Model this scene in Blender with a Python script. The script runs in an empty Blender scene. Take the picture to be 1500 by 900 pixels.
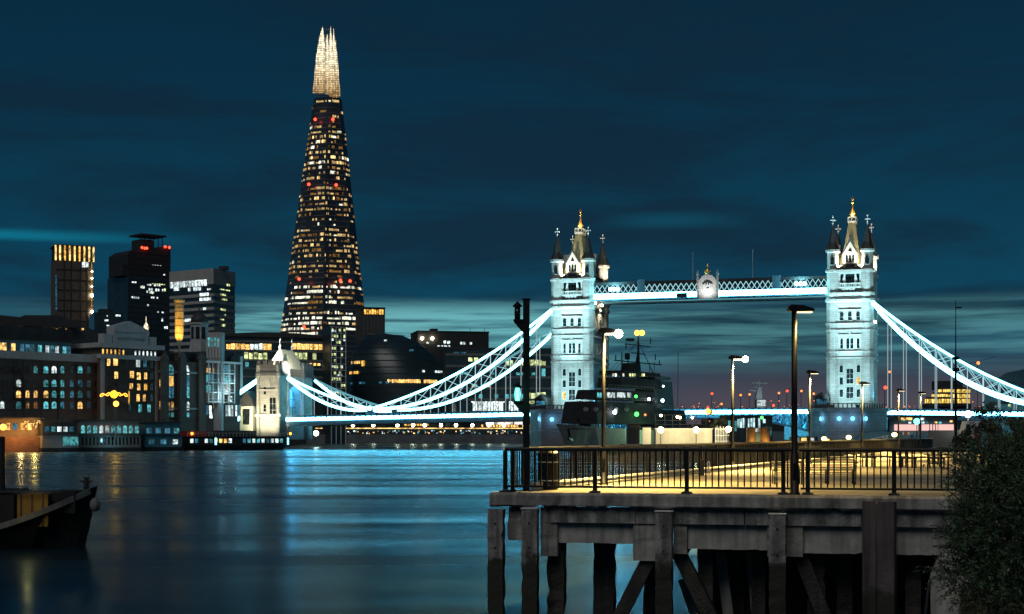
import bpy, bmesh, math, random
from mathutils import Vector, Matrix
R = math.radians
random.seed(11)
S = bpy.context.scene
COL = S.collection

# ------------------------------------------------------------------ camera
F, HOR, CX, EYE = 2180.0, 637.0, 750.0, 4.6        # focal length and horizon in photo pixels, eye height in metres
cam_d = bpy.data.cameras.new('camera'); cam = bpy.data.objects.new('camera', cam_d); COL.objects.link(cam)
cam.location = (0, 0, EYE); cam.rotation_euler = (R(90), 0, 0)
cam_d.sensor_width = 36; cam_d.lens = 36 * F / 1500; cam_d.shift_y = (HOR - 450) / 1500
cam_d.clip_start = 0.5; cam_d.clip_end = 20000
S.camera = cam

def X(px, d): return (px - CX) * d / F
def Z(py, d): return EYE + (HOR - py) * d / F
def P(px, py, d): return Vector((X(px, d), d, Z(py, d)))

# ------------------------------------------------------------------ sky
def lin(r, g, b):
    f = lambda c: (c/255/12.92) if c/255 <= 0.04045 else ((c/255+0.055)/1.055)**2.4
    return (f(r), f(g), f(b), 1)

W = bpy.data.worlds.new('World'); S.world = W; W.use_nodes = True
nt = W.node_tree; N = nt.nodes; LK = nt.links; N.clear()
def nd(t, **k):
    n = N.new(t)
    for a, b in k.items(): setattr(n, a, b)
    return n
def mth(op, a, b=None, c=None, clamp=False):
    n = nd('ShaderNodeMath', operation=op); n.use_clamp = clamp
    for i, v in enumerate((a, b, c)):
        if v is None: continue
        if isinstance(v, (int, float)): n.inputs[i].default_value = v
        else: LK.new(v, n.inputs[i])
    return n.outputs[0]
def mixc(fac, a, b, mode='MIX'):
    n = nd('ShaderNodeMix', data_type='RGBA', blend_type=mode)
    for i, v in ((0, fac), (6, a), (7, b)):
        if isinstance(v, (tuple, float, int)): n.inputs[i].default_value = v
        else: LK.new(v, n.inputs[i])
    return n.outputs[2]
def smooth(v, a, b):
    n = nd('ShaderNodeMapRange', interpolation_type='SMOOTHSTEP')
    LK.new(v, n.inputs[0]); n.inputs[1].default_value = a; n.inputs[2].default_value = b
    return n.outputs[0]
tc = nd('ShaderNodeTexCoord'); sp = nd('ShaderNodeSeparateXYZ'); LK.new(tc.outputs['Generated'], sp.inputs[0])
zz = sp.outputs[2]
az = mth('ARCTAN2', sp.outputs[0], sp.outputs[1])
ramp = nd('ShaderNodeValToRGB'); LK.new(mth('MULTIPLY', zz, 2.0), ramp.inputs[0])
cr = ramp.color_ramp
stops = [(0.0, lin(36, 62, 82)), (0.10, lin(14, 66, 92)), (0.19, lin(4, 68, 94)), (0.30, lin(4, 58, 82)), (0.42, lin(4, 49, 72)), (0.56, lin(4, 42, 64)), (1.0, lin(3, 26, 40))]
cr.elements[0].position, cr.elements[0].color = stops[0]
cr.elements[1].position, cr.elements[1].color = stops[-1]
for p, c in stops[1:-1]:
    e = cr.elements.new(p); e.color = c
def cloud(sx, sz, det, off, rough=0.55):
    cb = nd('ShaderNodeCombineXYZ')
    LK.new(mth('MULTIPLY', az, sx), cb.inputs[0]); LK.new(mth('MULTIPLY', zz, sz), cb.inputs[1]); cb.inputs[2].default_value = off
    n = nd('ShaderNodeTexNoise'); n.inputs['Scale'].default_value = 1; n.inputs['Detail'].default_value = det; n.inputs['Roughness'].default_value = rough
    n.inputs['Distortion'].default_value = 0.35
    LK.new(cb.outputs[0], n.inputs['Vector'])
    return n.outputs[0]
base = ramp.outputs[0]
c1 = cloud(3.6, 17, 9, 1.7, 0.62)            # large soft cloud decks
base = mixc(mth('MULTIPLY', smooth(c1, 0.40, 0.64), 0.80), base, lin(11, 38, 56))
# brown city glow low over the north bank
gl = mth('MULTIPLY', smooth(az, 0.0, 0.14), mth('SUBTRACT', 1.0, smooth(zz, 0.015, 0.062)))
base = mixc(mth('MULTIPLY', gl, 0.85), base, lin(84, 76, 84))
# pale teal gaps between the clouds low down
c2 = cloud(3.4, 44, 8, 8.3); c4 = cloud(7.0, 150, 6, 5.9, 0.6)
band = mth('MULTIPLY', smooth(zz, 0.035, 0.062), mth('SUBTRACT', 1.0, smooth(zz, 0.078, 0.094)))
lft = mth('MULTIPLY', mth('SUBTRACT', 1.0, mth('MULTIPLY', smooth(az, 0.02, 0.14), 0.55)), mth('ADD', 0.12, mth('MULTIPLY', smooth(az, -0.24, -0.15), 0.88)))
gap = mth('MULTIPLY', mth('MULTIPLY', smooth(c2, 0.34, 0.54), band), lft)
gap = mth('MULTIPLY', gap, mth('MULTIPLY_ADD', smooth(c4, 0.36, 0.60), 0.75, 0.25))
base = mixc(mth('MULTIPLY', gap, 0.96), base, lin(108, 182, 188))
# a thin bright streak higher up on the left
c3 = cloud(5.0, 60, 4, 3.1)
st = mth('MULTIPLY', mth('MULTIPLY', smooth(zz, 0.1215, 0.126), mth('SUBTRACT', 1.0, smooth(zz, 0.126, 0.1325))), mth('MULTIPLY', mth('SUBTRACT', 1.0, smooth(az, -0.345, -0.19)), smooth(c3, 0.25, 0.62)))
base = mixc(mth('MULTIPLY', st, 0.62), base, lin(10, 132, 160))
st2 = mth('MULTIPLY', mth('MULTIPLY', smooth(zz, 0.134, 0.141), mth('SUBTRACT', 1.0, smooth(zz, 0.142, 0.150))), mth('MULTIPLY', smooth(az, 0.05, 0.10), mth('SUBTRACT', 1.0, smooth(az, 0.11, 0.17))))
base = mixc(mth('MULTIPLY', st2, 0.28), base, lin(10, 105, 135))
sky = nd('ShaderNodeTexSky', sky_type='NISHITA'); sky.sun_disc = False
SUN_EL, SUN_ROT = 46.0, 200.0
sky.sun_elevation = R(1.0); sky.sun_rotation = R(SUN_ROT)
skyc = mixc(1.0, sky.outputs[0], (0.002, 0.002, 0.002, 1), 'MULTIPLY')
tot = mixc(1.0, base, skyc, 'ADD')
bg = nd('ShaderNodeBackground'); LK.new(tot, bg.inputs[0]); bg.inputs[1].default_value = 0.95
wo = nd('ShaderNodeOutputWorld'); LK.new(bg.outputs[0], wo.inputs[0])

# added fill sun behind the camera, standing in for city glow (weak and broad)
sd = bpy.data.lights.new('night_glow', 'SUN'); sd.energy = 0.56; sd.angle = R(35); sd.color = (1.0, 0.96, 0.90)
so = bpy.data.objects.new('night_glow', sd); COL.objects.link(so)
so.rotation_euler = (R(90 - SUN_EL), 0, R(-22))

S.view_settings.view_transform = 'Standard'; S.view_settings.look = 'None'
S.view_settings.exposure = 0.0; S.view_settings.gamma = 1.0; S.view_settings.use_curve_mapping = False
S.render.engine = 'CYCLES'
S.cycles.max_bounces = 5; S.cycles.diffuse_bounces = 2; S.cycles.glossy_bounces = 3; S.cycles.transmission_bounces = 2
S.cycles.sample_clamp_indirect = 4.0; S.cycles.caustics_reflective = False; S.cycles.caustics_refractive = False
S.cycles.use_denoising = True

# ------------------------------------------------------------------ helpers
class MB:
    def __init__(s): s.v = []; s.f = []
    def add(s, vs, fs):
        o = len(s.v); s.v += [tuple(v) for v in vs]; s.f += [tuple(i + o for i in f) for f in fs]; return s
    def box(s, x0, x1, y0, y1, z0, z1):
        return s.add([(x0,y0,z0),(x1,y0,z0),(x1,y1,z0),(x0,y1,z0),(x0,y0,z1),(x1,y0,z1),(x1,y1,z1),(x0,y1,z1)],
                     [(0,3,2,1),(4,5,6,7),(0,1,5,4),(1,2,6,5),(2,3,7,6),(3,0,4,7)])
    def prism(s, pts, z0, z1, pts2=None):
        n = len(pts); q = pts2 or pts
        vs = [(x,y,z0) for x,y in pts] + [(x,y,z1) for x,y in q]
        return s.add(vs, [tuple(range(n-1,-1,-1)), tuple(range(n,2*n))] + [(i,(i+1)%n,n+(i+1)%n,n+i) for i in range(n)])
    def prism_y(s, pts, y0, y1):                     # outline in (x, z), given thickness along y
        n = len(pts)
        vs = [(x,y0,z) for x,z in pts] + [(x,y1,z) for x,z in pts]
        return s.add(vs, [tuple(range(n)), tuple(range(2*n-1,n-1,-1))] + [(i,n+i,n+(i+1)%n,(i+1)%n) for i in range(n)])
    def prism_x(s, pts, x0, x1):                     # outline in (y, z)
        n = len(pts)
        vs = [(x0,y,z) for y,z in pts] + [(x1,y,z) for y,z in pts]
        return s.add(vs, [tuple(range(n-1,-1,-1)), tuple(range(n,2*n))] + [(i,(i+1)%n,n+(i+1)%n,n+i) for i in range(n)])
    def beam(s, p, q, w, h=None):
        h = h or w; p = Vector(p); q = Vector(q); d = (q-p)
        if d.length < 1e-6: return s
        d.normalize(); up = Vector((0,0,1)) if abs(d.z) < 0.99 else Vector((0,1,0))
        a = d.cross(up).normalized()*w/2; b = a.cross(d).normalized()*h/2
        vs = [p-a-b,p+a-b,p+a+b,p-a+b,q-a-b,q+a-b,q+a+b,q-a+b]
        return s.add(vs, [(0,1,2,3),(7,6,5,4),(0,4,5,1),(1,5,6,2),(2,6,7,3),(3,7,4,0)])
    def tube(s, p, q, r, n=8, r2=None):
        r2 = r if r2 is None else r2
        p = Vector(p); q = Vector(q); d = (q-p).normalized(); up = Vector((0,0,1)) if abs(d.z) < 0.99 else Vector((0,1,0))
        a = d.cross(up).normalized(); b = a.cross(d).normalized(); vs = []
        for c, rr in ((p,r),(q,r2)):
            for i in range(n):
                t = 2*math.pi*i/n; vs.append(c + a*math.cos(t)*rr + b*math.sin(t)*rr)
        return s.add(vs, [tuple(range(n-1,-1,-1)), tuple(range(n,2*n))] + [(i,(i+1)%n,n+(i+1)%n,n+i) for i in range(n)])
    def path(s, pts, r, n=6):
        for a, b in zip(pts, pts[1:]): s.tube(a, b, r, n)
        return s
    def lathe(s, prof, cx=0, cy=0, n=16, rot=0, sx=1, sy=1):
        vs = []
        for r, z in prof:
            for i in range(n):
                t = 2*math.pi*i/n + rot; vs.append((cx+sx*r*math.cos(t), cy+sy*r*math.sin(t), z))
        m = len(prof); fs = [tuple(range(n-1,-1,-1)), tuple(range((m-1)*n, m*n))]
        for k in range(m-1):
            for i in range(n):
                j = (i+1) % n; fs.append((k*n+i, k*n+j, (k+1)*n+j, (k+1)*n+i))
        return s.add(vs, fs)
    def ball(s, c, r, n=10, m=6, sz=1):
        pr = [(max(0.001, r*math.sin(math.pi*k/m)), c[2]-sz*r*math.cos(math.pi*k/m)) for k in range(m+1)]
        return s.lathe(pr, c[0], c[1], n)
    def quad(s, a, b, c, d): return s.add([a,b,c,d], [(0,1,2,3)])
    def mesh(s, name, mat, smooth=False):
        me = bpy.data.meshes.new(name); me.from_pydata(s.v, [], s.f); me.update()
        if mat: me.materials.append(mat)
        if smooth: me.polygons.foreach_set('use_smooth', [True]*len(me.polygons))
        return me
    def build(s, name, mat, parent=None, smooth=False, loc=None):
        return place(name, s.mesh(name, mat, smooth), parent, loc)

def place(name, me, parent=None, loc=None, rz=0):
    o = bpy.data.objects.new(name, me); COL.objects.link(o)
    if parent: o.parent = parent
    if loc is not None: o.location = loc
    if rz: o.rotation_euler = (0,0,rz)
    return o
def tag(o, label, cat, group=None):
    o['label'] = label; o['category'] = cat
    if group: o['group'] = group
    return o
def thing(name, label, cat, loc=(0,0,0), rz=0, group=None):
    o = bpy.data.objects.new(name, None); COL.objects.link(o); o.location = loc; o.rotation_euler = (0,0,rz)
    return tag(o, label, cat, group)
def struct(o): o['kind'] = 'structure'; return o
def kids(o): return [c for c in COL.objects if c.parent == o]
def copy_tree(o, label=None, parent=None, tree=None):
    c = o.copy(); COL.objects.link(c)
    if parent: c.parent = parent
    if label: c['label'] = label
    for ch in list(o.children): copy_tree(ch, None, c)
    return c
ORD = ['first','second','third','fourth','fifth','sixth','seventh','eighth','ninth','tenth','eleventh','twelfth','thirteenth','fourteenth','fifteenth','sixteenth']

# ------------------------------------------------------------------ materials
def mat(name, col, rough=0.7, metal=0.0, var=0.25, scale=1.0, bump=0.0, col2=None, brick=None, streak=0.0, spec=0.4, joint=0.55, tide=None):
    m = bpy.data.materials.new(name); m.use_nodes = True; t = m.node_tree; n = t.nodes; l = t.links
    b = n['Principled BSDF']; b.inputs['Roughness'].default_value = rough; b.inputs['Metallic'].default_value = metal
    b.inputs['Specular IOR Level'].default_value = spec
    co = n.new('ShaderNodeTexCoord')
    no = n.new('ShaderNodeTexNoise'); no.inputs['Scale'].default_value = scale; no.inputs['Detail'].default_value = 6; no.inputs['Roughness'].default_value = 0.62
    l.new(co.outputs['Object'], no.inputs['Vector'])
    rp = n.new('ShaderNodeValToRGB'); rp.color_ramp.elements[0].position = 0.3; rp.color_ramp.elements[1].position = 0.7
    c1 = tuple(c*(1-var) for c in col[:3]) + (1,); c2 = (tuple(col2[:3]) if col2 else tuple(min(1, c*(1+var)) for c in col[:3])) + (1,)
    rp.color_ramp.elements[0].color = c1; rp.color_ramp.elements[1].color = c2
    l.new(no.outputs[0], rp.inputs[0]); out = rp.outputs[0]
    if brick and len(brick) > 2:
        br = n.new('ShaderNodeTexBrick'); br.inputs['Scale'].default_value = 1; br.inputs['Brick Width'].default_value = brick[0]
        br.inputs['Row Height'].default_value = brick[1]; br.inputs['Mortar Size'].default_value = 0.015
        br.inputs['Color1'].default_value = (1,1,1,1); br.inputs['Color2'].default_value = (0.80,0.80,0.80,1); br.inputs['Mortar'].default_value = (joint,joint,joint,1)
        l.new(co.outputs['Object'], br.inputs['Vector'])
        mx = n.new('ShaderNodeMix'); mx.data_type = 'RGBA'; mx.blend_type = 'MULTIPLY'; mx.inputs[0].default_value = 1
        l.new(out, mx.inputs[6]); l.new(br.outputs[0], mx.inputs[7]); out = mx.outputs[2]
    elif brick:
        se = n.new('ShaderNodeSeparateXYZ'); l.new(co.outputs['Object'], se.inputs[0])
        ad = n.new('ShaderNodeMath'); l.new(se.outputs[0], ad.inputs[0]); l.new(se.outputs[1], ad.inputs[1])
        cb = n.new('ShaderNodeCombineXYZ'); l.new(ad.outputs[0], cb.inputs[0]); l.new(se.outputs[2], cb.inputs[1])
        br = n.new('ShaderNodeTexBrick'); br.inputs['Scale'].default_value = 1; br.inputs['Brick Width'].default_value = brick[0]
        br.inputs['Row Height'].default_value = brick[1]; br.inputs['Mortar Size'].default_value = brick[1]*0.07
        br.inputs['Color1'].default_value = (1,1,1,1); br.inputs['Color2'].default_value = (0.78,0.78,0.78,1); br.inputs['Mortar'].default_value = (joint,joint,joint,1)
        l.new(cb.outputs[0], br.inputs['Vector'])
        mx = n.new('ShaderNodeMix'); mx.data_type = 'RGBA'; mx.blend_type = 'MULTIPLY'; mx.inputs[0].default_value = 1
        l.new(out, mx.inputs[6]); l.new(br.outputs[0], mx.inputs[7]); out = mx.outputs[2]
    if streak:
        mp = n.new('ShaderNodeMapping'); mp.inputs['Scale'].default_value = (5,5,0.5); l.new(co.outputs['Object'], mp.inputs[0])
        n2 = n.new('ShaderNodeTexNoise'); n2.inputs['Scale'].default_value = 1; n2.inputs['Detail'].default_value = 7; l.new(mp.outputs[0], n2.inputs['Vector'])
        r2 = n.new('ShaderNodeValToRGB'); r2.color_ramp.elements[0].position = 0.40; r2.color_ramp.elements[1].position = 0.62
        r2.color_ramp.elements[0].color = (1-streak,)*3+(1,); r2.color_ramp.elements[1].color = (1,1,1,1); l.new(n2.outputs[0], r2.inputs[0])
        mx = n.new('ShaderNodeMix'); mx.data_type = 'RGBA'; mx.blend_type = 'MULTIPLY'; mx.inputs[0].default_value = 1
        l.new(out, mx.inputs[6]); l.new(r2.outputs[0], mx.inputs[7]); out = mx.outputs[2]
    if tide is not None:                        # weed and wet below the high-water line, with a ragged edge
        sz = n.new('ShaderNodeSeparateXYZ'); l.new(co.outputs['Object'], sz.inputs[0])
        n4 = n.new('ShaderNodeTexNoise'); n4.inputs['Scale'].default_value = 2.6; n4.inputs['Detail'].default_value = 8; n4.inputs['Roughness'].default_value = 0.7; l.new(co.outputs['Object'], n4.inputs['Vector'])
        ad4 = n.new('ShaderNodeMath'); ad4.operation = 'MULTIPLY_ADD'; l.new(n4.outputs[0], ad4.inputs[0]); ad4.inputs[1].default_value = -1.3; l.new(sz.outputs[2], ad4.inputs[2])
        mr4 = n.new('ShaderNodeMapRange'); mr4.interpolation_type = 'SMOOTHSTEP'; l.new(ad4.outputs[0], mr4.inputs[0]); mr4.inputs[1].default_value = tide-0.75; mr4.inputs[2].default_value = tide-0.50
        mx4 = n.new('ShaderNodeMix'); mx4.data_type = 'RGBA'; l.new(mr4.outputs[0], mx4.inputs[0]); mx4.inputs[6].default_value = (0.035,0.036,0.028,1); l.new(out, mx4.inputs[7]); out = mx4.outputs[2]
    l.new(out, b.inputs['Base Color'])
    if bump:
        n3 = n.new('ShaderNodeTexNoise'); n3.inputs['Scale'].default_value = scale*6; n3.inputs['Detail'].default_value = 5; l.new(co.outputs['Object'], n3.inputs['Vector'])
        bp = n.new('ShaderNodeBump'); bp.inputs['Strength'].default_value = bump; bp.inputs['Distance'].default_value = 0.05
        l.new(n3.outputs[0], bp.inputs['Height']); l.new(bp.outputs[0], b.inputs['Normal'])
    return m
def glow(name, col, strength, vary=0.0, cell=0.0, sample=True):
    """something that gives off light; vary = differs from object to object, cell = mottled like a furnished room"""
    m = bpy.data.materials.new(name); m.use_nodes = True; t = m.node_tree; n = t.nodes; l = t.links
    n.remove(n['Principled BSDF']); e = n.new('ShaderNodeEmission'); e.inputs[0].default_value = tuple(col[:3])+(1,); e.inputs[1].default_value = strength
    l.new(e.outputs[0], n['Material Output'].inputs[0]); out = None
    if vary:
        oi = n.new('ShaderNodeObjectInfo'); mr = n.new('ShaderNodeMapRange'); l.new(oi.outputs['Random'], mr.inputs[0])
        mr.inputs[3].default_value = strength*(1-vary); mr.inputs[4].default_value = strength*(1+vary); out = mr.outputs[0]
    if cell:
        co = n.new('ShaderNodeTexCoord'); no = n.new('ShaderNodeTexNoise'); no.inputs['Scale'].default_value = cell; no.inputs['Detail'].default_value = 3
        o2 = n.new('ShaderNodeObjectInfo'); k9 = n.new('ShaderNodeMath'); k9.operation = 'MULTIPLY'; l.new(o2.outputs['Random'], k9.inputs[0]); k9.inputs[1].default_value = 91
        va = n.new('ShaderNodeVectorMath'); l.new(co.outputs['Object'], va.inputs[0]); l.new(k9.outputs[0], va.inputs[1]); l.new(va.outputs[0], no.inputs['Vector'])
        m2 = n.new('ShaderNodeMapRange'); l.new(no.outputs[0], m2.inputs[0]); m2.inputs[1].default_value = 0.32; m2.inputs[2].default_value = 0.68; m2.inputs[3].default_value = 0.12; m2.inputs[4].default_value = 1.7
        k = n.new('ShaderNodeMath'); k.operation = 'MULTIPLY'; l.new(m2.outputs[0], k.inputs[0])
        if out: l.new(out, k.inputs[1])
        else: k.inputs[1].default_value = strength
        out = k.outputs[0]
    if out: l.new(out, e.inputs[1])
    if not sample: m.cycles.emission_sampling = 'NONE'
    return m

M = {}
M['stone'] = mat('portland_stone', (0.42,0.42,0.40), 0.8, var=0.20, scale=0.35, brick=(1.5,0.62), joint=0.6)
M['stone_trim'] = mat('stone_trim', (0.44,0.44,0.42), 0.75, var=0.12, scale=0.6)
M['pier_stone'] = mat('pier_granite', (0.17,0.17,0.18), 0.8, var=0.25, scale=0.25, brick=(2.2,0.9), joint=0.6)
M['slate'] = mat('slate', (0.045,0.05,0.055), 0.6, var=0.3, scale=1.2)
M['leadroof'] = mat('lead_roof', (0.36,0.34,0.20), 0.6, var=0.25, scale=0.5)
M['darkpane'] = mat('dark_glass', (0.012,0.018,0.022), 0.12, var=0.3, scale=1, spec=0.6)
M['gold'] = mat('gold_leaf', (0.85,0.55,0.16), 0.35, 0.9, var=0.1, scale=2)
M['white_metal'] = mat('white_paint', (0.72,0.74,0.74), 0.5, var=0.08, scale=1.0)
M['blue_steel'] = mat('blue_paint', (0.10,0.22,0.30), 0.5, var=0.15, scale=0.6)
M['dark_steel'] = mat('dark_steel', (0.035,0.037,0.04), 0.45, var=0.25, scale=2.0)
M['black_paint'] = mat('black_paint', (0.007,0.007,0.008), 0.45, var=0.3, scale=6.0, spec=0.3)
M['brick_brown'] = mat('brown_brick', (0.16,0.125,0.11), 0.85, var=0.22, scale=0.5, brick=(0.9,0.36), joint=0.75)
M['brick_red'] = mat('red_brick', (0.18,0.10,0.075), 0.85, var=0.22, scale=0.5, brick=(0.9,0.36), joint=0.75)
M['stucco'] = mat('pale_stucco', (0.48,0.50,0.52), 0.8, var=0.12, scale=0.4, streak=0.2)
M['concrete'] = mat('weathered_concrete', (0.36,0.35,0.33), 0.85, var=0.45, scale=1.3, bump=0.5, streak=0.45)
M['concrete_pale'] = mat('pale_concrete', (0.45,0.445,0.42), 0.85, var=0.28, scale=1.1, bump=0.4, streak=0.35)
M['dark_wall'] = mat('dark_cladding', (0.035,0.036,0.038), 0.6, var=0.2, scale=0.3)
M['grey_clad'] = mat('grey_cladding', (0.17,0.18,0.18), 0.7, var=0.15, scale=0.2)
M['pale_clad'] = mat('pale_cladding', (0.42,0.42,0.40), 0.7, var=0.12, scale=0.2)
M['curtain'] = mat('curtain_wall_glass', (0.026,0.042,0.052), 0.2, var=0.35, scale=0.12, spec=0.6)
M['roofing'] = mat('roof_felt', (0.05,0.05,0.055), 0.8, var=0.2, scale=0.4)
M['shard_glass'] = mat('spire_glass', (0.045,0.06,0.075), 0.2, var=0.4, scale=0.05, spec=0.6)
M['navy_grey'] = mat('ship_grey', (0.20,0.22,0.22), 0.55, var=0.14, scale=0.5, streak=0.25)
M['ship_dark'] = mat('ship_dark', (0.024,0.027,0.03), 0.75, var=0.3, scale=0.6, spec=0.15)
M['cream'] = mat('cream_panel', (0.62,0.60,0.48), 0.7, var=0.1, scale=0.8)
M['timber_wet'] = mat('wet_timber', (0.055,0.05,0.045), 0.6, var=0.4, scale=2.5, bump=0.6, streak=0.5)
M['timber'] = mat('grey_timber', (0.30,0.285,0.28), 0.8, var=0.4, scale=2.2, bump=0.5, streak=0.6, tide=1.55)
M['steel_pile'] = mat('rusty_sheet_pile', (0.12,0.10,0.105), 0.65, var=0.25, scale=1.6, bump=0.3, streak=0.4, tide=0.9)
M['deck'] = mat('pier_paving', (0.32,0.29,0.22), 0.75, var=0.34, scale=0.5, bump=0.15, brick=(2.4,1.2,1), joint=0.45)
M['kerb'] = mat('painted_kerb', (0.60,0.60,0.57), 0.6, var=0.12, scale=2)
M['bark'] = mat('bark', (0.07,0.055,0.045), 0.9, var=0.3, scale=5, bump=0.6)
M['leaf'] = mat('leaf', (0.085,0.15,0.075), 0.5, var=0.6, scale=1.6)
M['leaf_far'] = mat('leaf_far', (0.06,0.075,0.05), 0.6, var=0.5, scale=0.8)
M['red_paint'] = mat('red_paint', (0.35,0.03,0.025), 0.5, var=0.15, scale=1)
M['yellow_tarp'] = mat('yellow_tarpaulin', (0.25,0.15,0.03), 0.7, var=0.25, scale=1.8)
M['skin'] = mat('skin', (0.45,0.28,0.20), 0.6, var=0.05, scale=3)
M['hair'] = mat('hair', (0.03,0.02,0.015), 0.6, var=0.2, scale=6)

E = {}
E['led'] = glow('white_led_strip', (0.18,0.76,1.0), 28)  # deck LED strips; also the floodlight on the walkway girder, baked in as emission
E['led_chain'] = glow('chain_led', (0.22,0.84,1.0), 9)  # light falling on the chains, put in as emission
E['led_web'] = glow('chain_web_led', (0.45,0.86,0.95), 1.0)  # chain webs and walkway lattice, their lighting baked in as emission
E['led_rear'] = glow('rear_chain_led', (0.22,0.68,0.78), 0.55)  # dimmer baked-in light for the rear chains and rear walkway
E['led_hang'] = glow('hanger_led', (0.55,0.72,0.76), 0.55)  # hanger rods glow too: their lighting is put into the material
E['lamp'] = glow('warm_lamp', (1.0,0.80,0.42), 26)
E['lamp_hot'] = glow('warm_white_lamp', (1.0,0.86,0.56), 30)
E['lamp_white'] = glow('white_lamp', (0.9,0.97,1.0), 22)
E['cyan_lamp'] = glow('cyan_flood', (0.35,0.92,1.0), 20)
E['teal_lamp'] = glow('teal_signal', (0.10,0.95,0.75), 6)
E['green_lamp'] = glow('green_signal', (0.08,1.0,0.12), 4, sample=False)
E['red_lamp'] = glow('red_beacon', (1.0,0.05,0.02), 5, sample=False)
E['orange_lamp'] = glow('orange_lamp', (1.0,0.32,0.03), 8)
E['orange_far'] = glow('orange_far_lamp', (1.0,0.25,0.06), 2.5, sample=False)
E['blue_lamp'] = glow('blue_lamp', (0.15,0.55,1.0), 2.5, sample=False)
E['warm'] = glow('warm_window', (1.0,0.56,0.16), 1.35, vary=0.45, cell=1.1, sample=False)
E['amber'] = glow('amber_window', (1.0,0.52,0.10), 1.15, vary=0.4, cell=0.7, sample=False)
E['pale'] = glow('pale_window', (0.80,0.95,0.95), 1.1, vary=0.5, cell=1.0, sample=False)
E['teal'] = glow('teal_window', (0.10,0.46,0.50), 0.72, vary=0.7, cell=1.3, sample=False)
E['dimblue'] = glow('blue_window', (0.06,0.26,0.40), 0.5, vary=0.5, cell=0.9, sample=False)
E['lime'] = glow('office_window', (0.78,0.88,0.40), 0.95, vary=0.4, cell=0.6, sample=False)
E['shardwarm'] = glow('tower_window', (1.0,0.66,0.26), 1.15, vary=0.5, cell=0.22, sample=False)
E['sharddim'] = glow('tower_dim_window', (1.0,0.50,0.14), 0.22, vary=0.5, cell=0.3, sample=False)
E['shardpale'] = glow('tower_pale_window', (0.96,0.95,0.72), 1.5, vary=0.4, cell=0.25, sample=False)
E['pinkstrip'] = glow('pink_light_strip', (1.0,0.55,0.50), 1.1, sample=False)
E['goldstrip'] = glow('gold_light_strip', (1.0,0.62,0.20), 1.6, cell=0.5, sample=False)
E['signteal'] = glow('teal_sign', (0.02,0.32,0.40), 0.55, sample=False)
E['signwhite'] = glow('white_sign_letters', (0.75,0.98,1.0), 1.3, sample=False)

def lamp(kind, loc, energy, col, size=0.3, aim=None, angle=60, blend=0.6, parent=None):
    d = bpy.data.lights.new('lamp_light', kind); d.energy = energy; d.color = col; d.shadow_soft_size = size
    o = bpy.data.objects.new('lamp_light', d); COL.objects.link(o); o.location = loc
    if kind == 'SPOT':
        d.spot_size = R(angle); d.spot_blend = blend
        o.rotation_euler = (Vector(aim)-Vector(loc)).to_track_quat('-Z','Y').to_euler()
    if parent: o.parent = parent
    return o

class Facade:
    """vertical plane through two photo columns at known distances; local x along it, y behind it, z up"""
    def __init__(s, px0, d0, px1, d1, z=0):
        s.a = Vector((X(px0,d0), d0)); s.b = Vector((X(px1,d1), d1)); s.e = (s.b-s.a).normalized(); s.L = (s.b-s.a).length
        s.rz = math.atan2(s.e.y, s.e.x); s.loc = (s.a.x, s.a.y, 0)
    def x(s, px):
        k = (px-CX)/F       # ray x = k*y
        return (k*s.a.y - s.a.x)/(s.e.x - k*s.e.y)
    def xz(s, px, py):
        t = s.x(px); d = s.a.y + s.e.y*t
        return t, Z(py, d)
    def thing(s, name, label, cat, group=None): return thing(name, label, cat, s.loc, s.rz, group)

_cache = {}
def window(par, x, z, w, h, pane, frame, lights=(2,2), arch=False, y=0.0, sill=True, t=0.10, face='y'):
    """window part (surround, glazing bars, sill) with a pane sub-part, standing 12 cm proud of the wall plane y"""
    key = (round(w,2), round(h,2), frame.name, lights, arch, sill, t)
    if key not in _cache:
        b = MB(); y0, y1 = -0.14, 0.02; hb = h if not arch else h - w/2
        b.box(-w/2-t, -w/2, y0, y1, 0, hb); b.box(w/2, w/2+t, y0, y1, 0, hb)
        if arch:
            n = 8
            for i in range(n):
                a0, a1 = math.pi*i/n, math.pi*(i+1)/n
                pts = [(w/2*math.cos(a0), hb+w/2*math.sin(a0)), ((w/2+t)*math.cos(a0), hb+(w/2+t)*math.sin(a0)), ((w/2+t)*math.cos(a1), hb+(w/2+t)*math.sin(a1)), (w/2*math.cos(a1), hb+w/2*math.sin(a1))]
                b.prism_y(pts, y0, y1)
        else: b.box(-w/2-t, w/2+t, y0, y1, h, h+t)
        if sill: b.box(-w/2-t*1.6, w/2+t*1.6, y0-0.10, y1, -t*1.2, -0.002)
        bw = min(0.08, w*0.06)
        for i in range(1, lights[0]):
            xx = -w/2 + w*i/lights[0]; b.box(xx-bw/2, xx+bw/2, -0.10, -0.05, 0, hb + (w/2*0.9 if arch and lights[0]==2 else 0))
        for j in range(1, lights[1]):
            zz_ = hb*j/lights[1]; b.box(-w/2, w/2, -0.098, -0.052, zz_-bw/2, zz_+bw/2)
        pb = MB(); pts = [(-w/2,0),(w/2,0),(w/2,hb)]
        if arch: pts += [(w/2*math.cos(math.pi*i/8), hb+w/2*math.sin(math.pi*i/8)) for i in range(1,8)]
        pts += [(-w/2,hb)]
        if not arch: pts = [(-w/2,0),(w/2,0),(w/2,h),(-w/2,h)]
        pb.prism_y(pts, -0.045, 0.0)
        _cache[key] = (b.mesh('window', frame), pb)
    fm, pb = _cache[key]
    pk = key + (pane.name,)
    if pk not in _cache: _cache[pk] = pb.mesh('pane', pane)
    o = place('window', fm, par, (x, y, z))
    if face == 'x': o.location = (y, x, z); o.rotation_euler = (0,0,R(90))      # on a wall facing local +x
    place('pane', _cache[pk], o)
    return o
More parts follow.
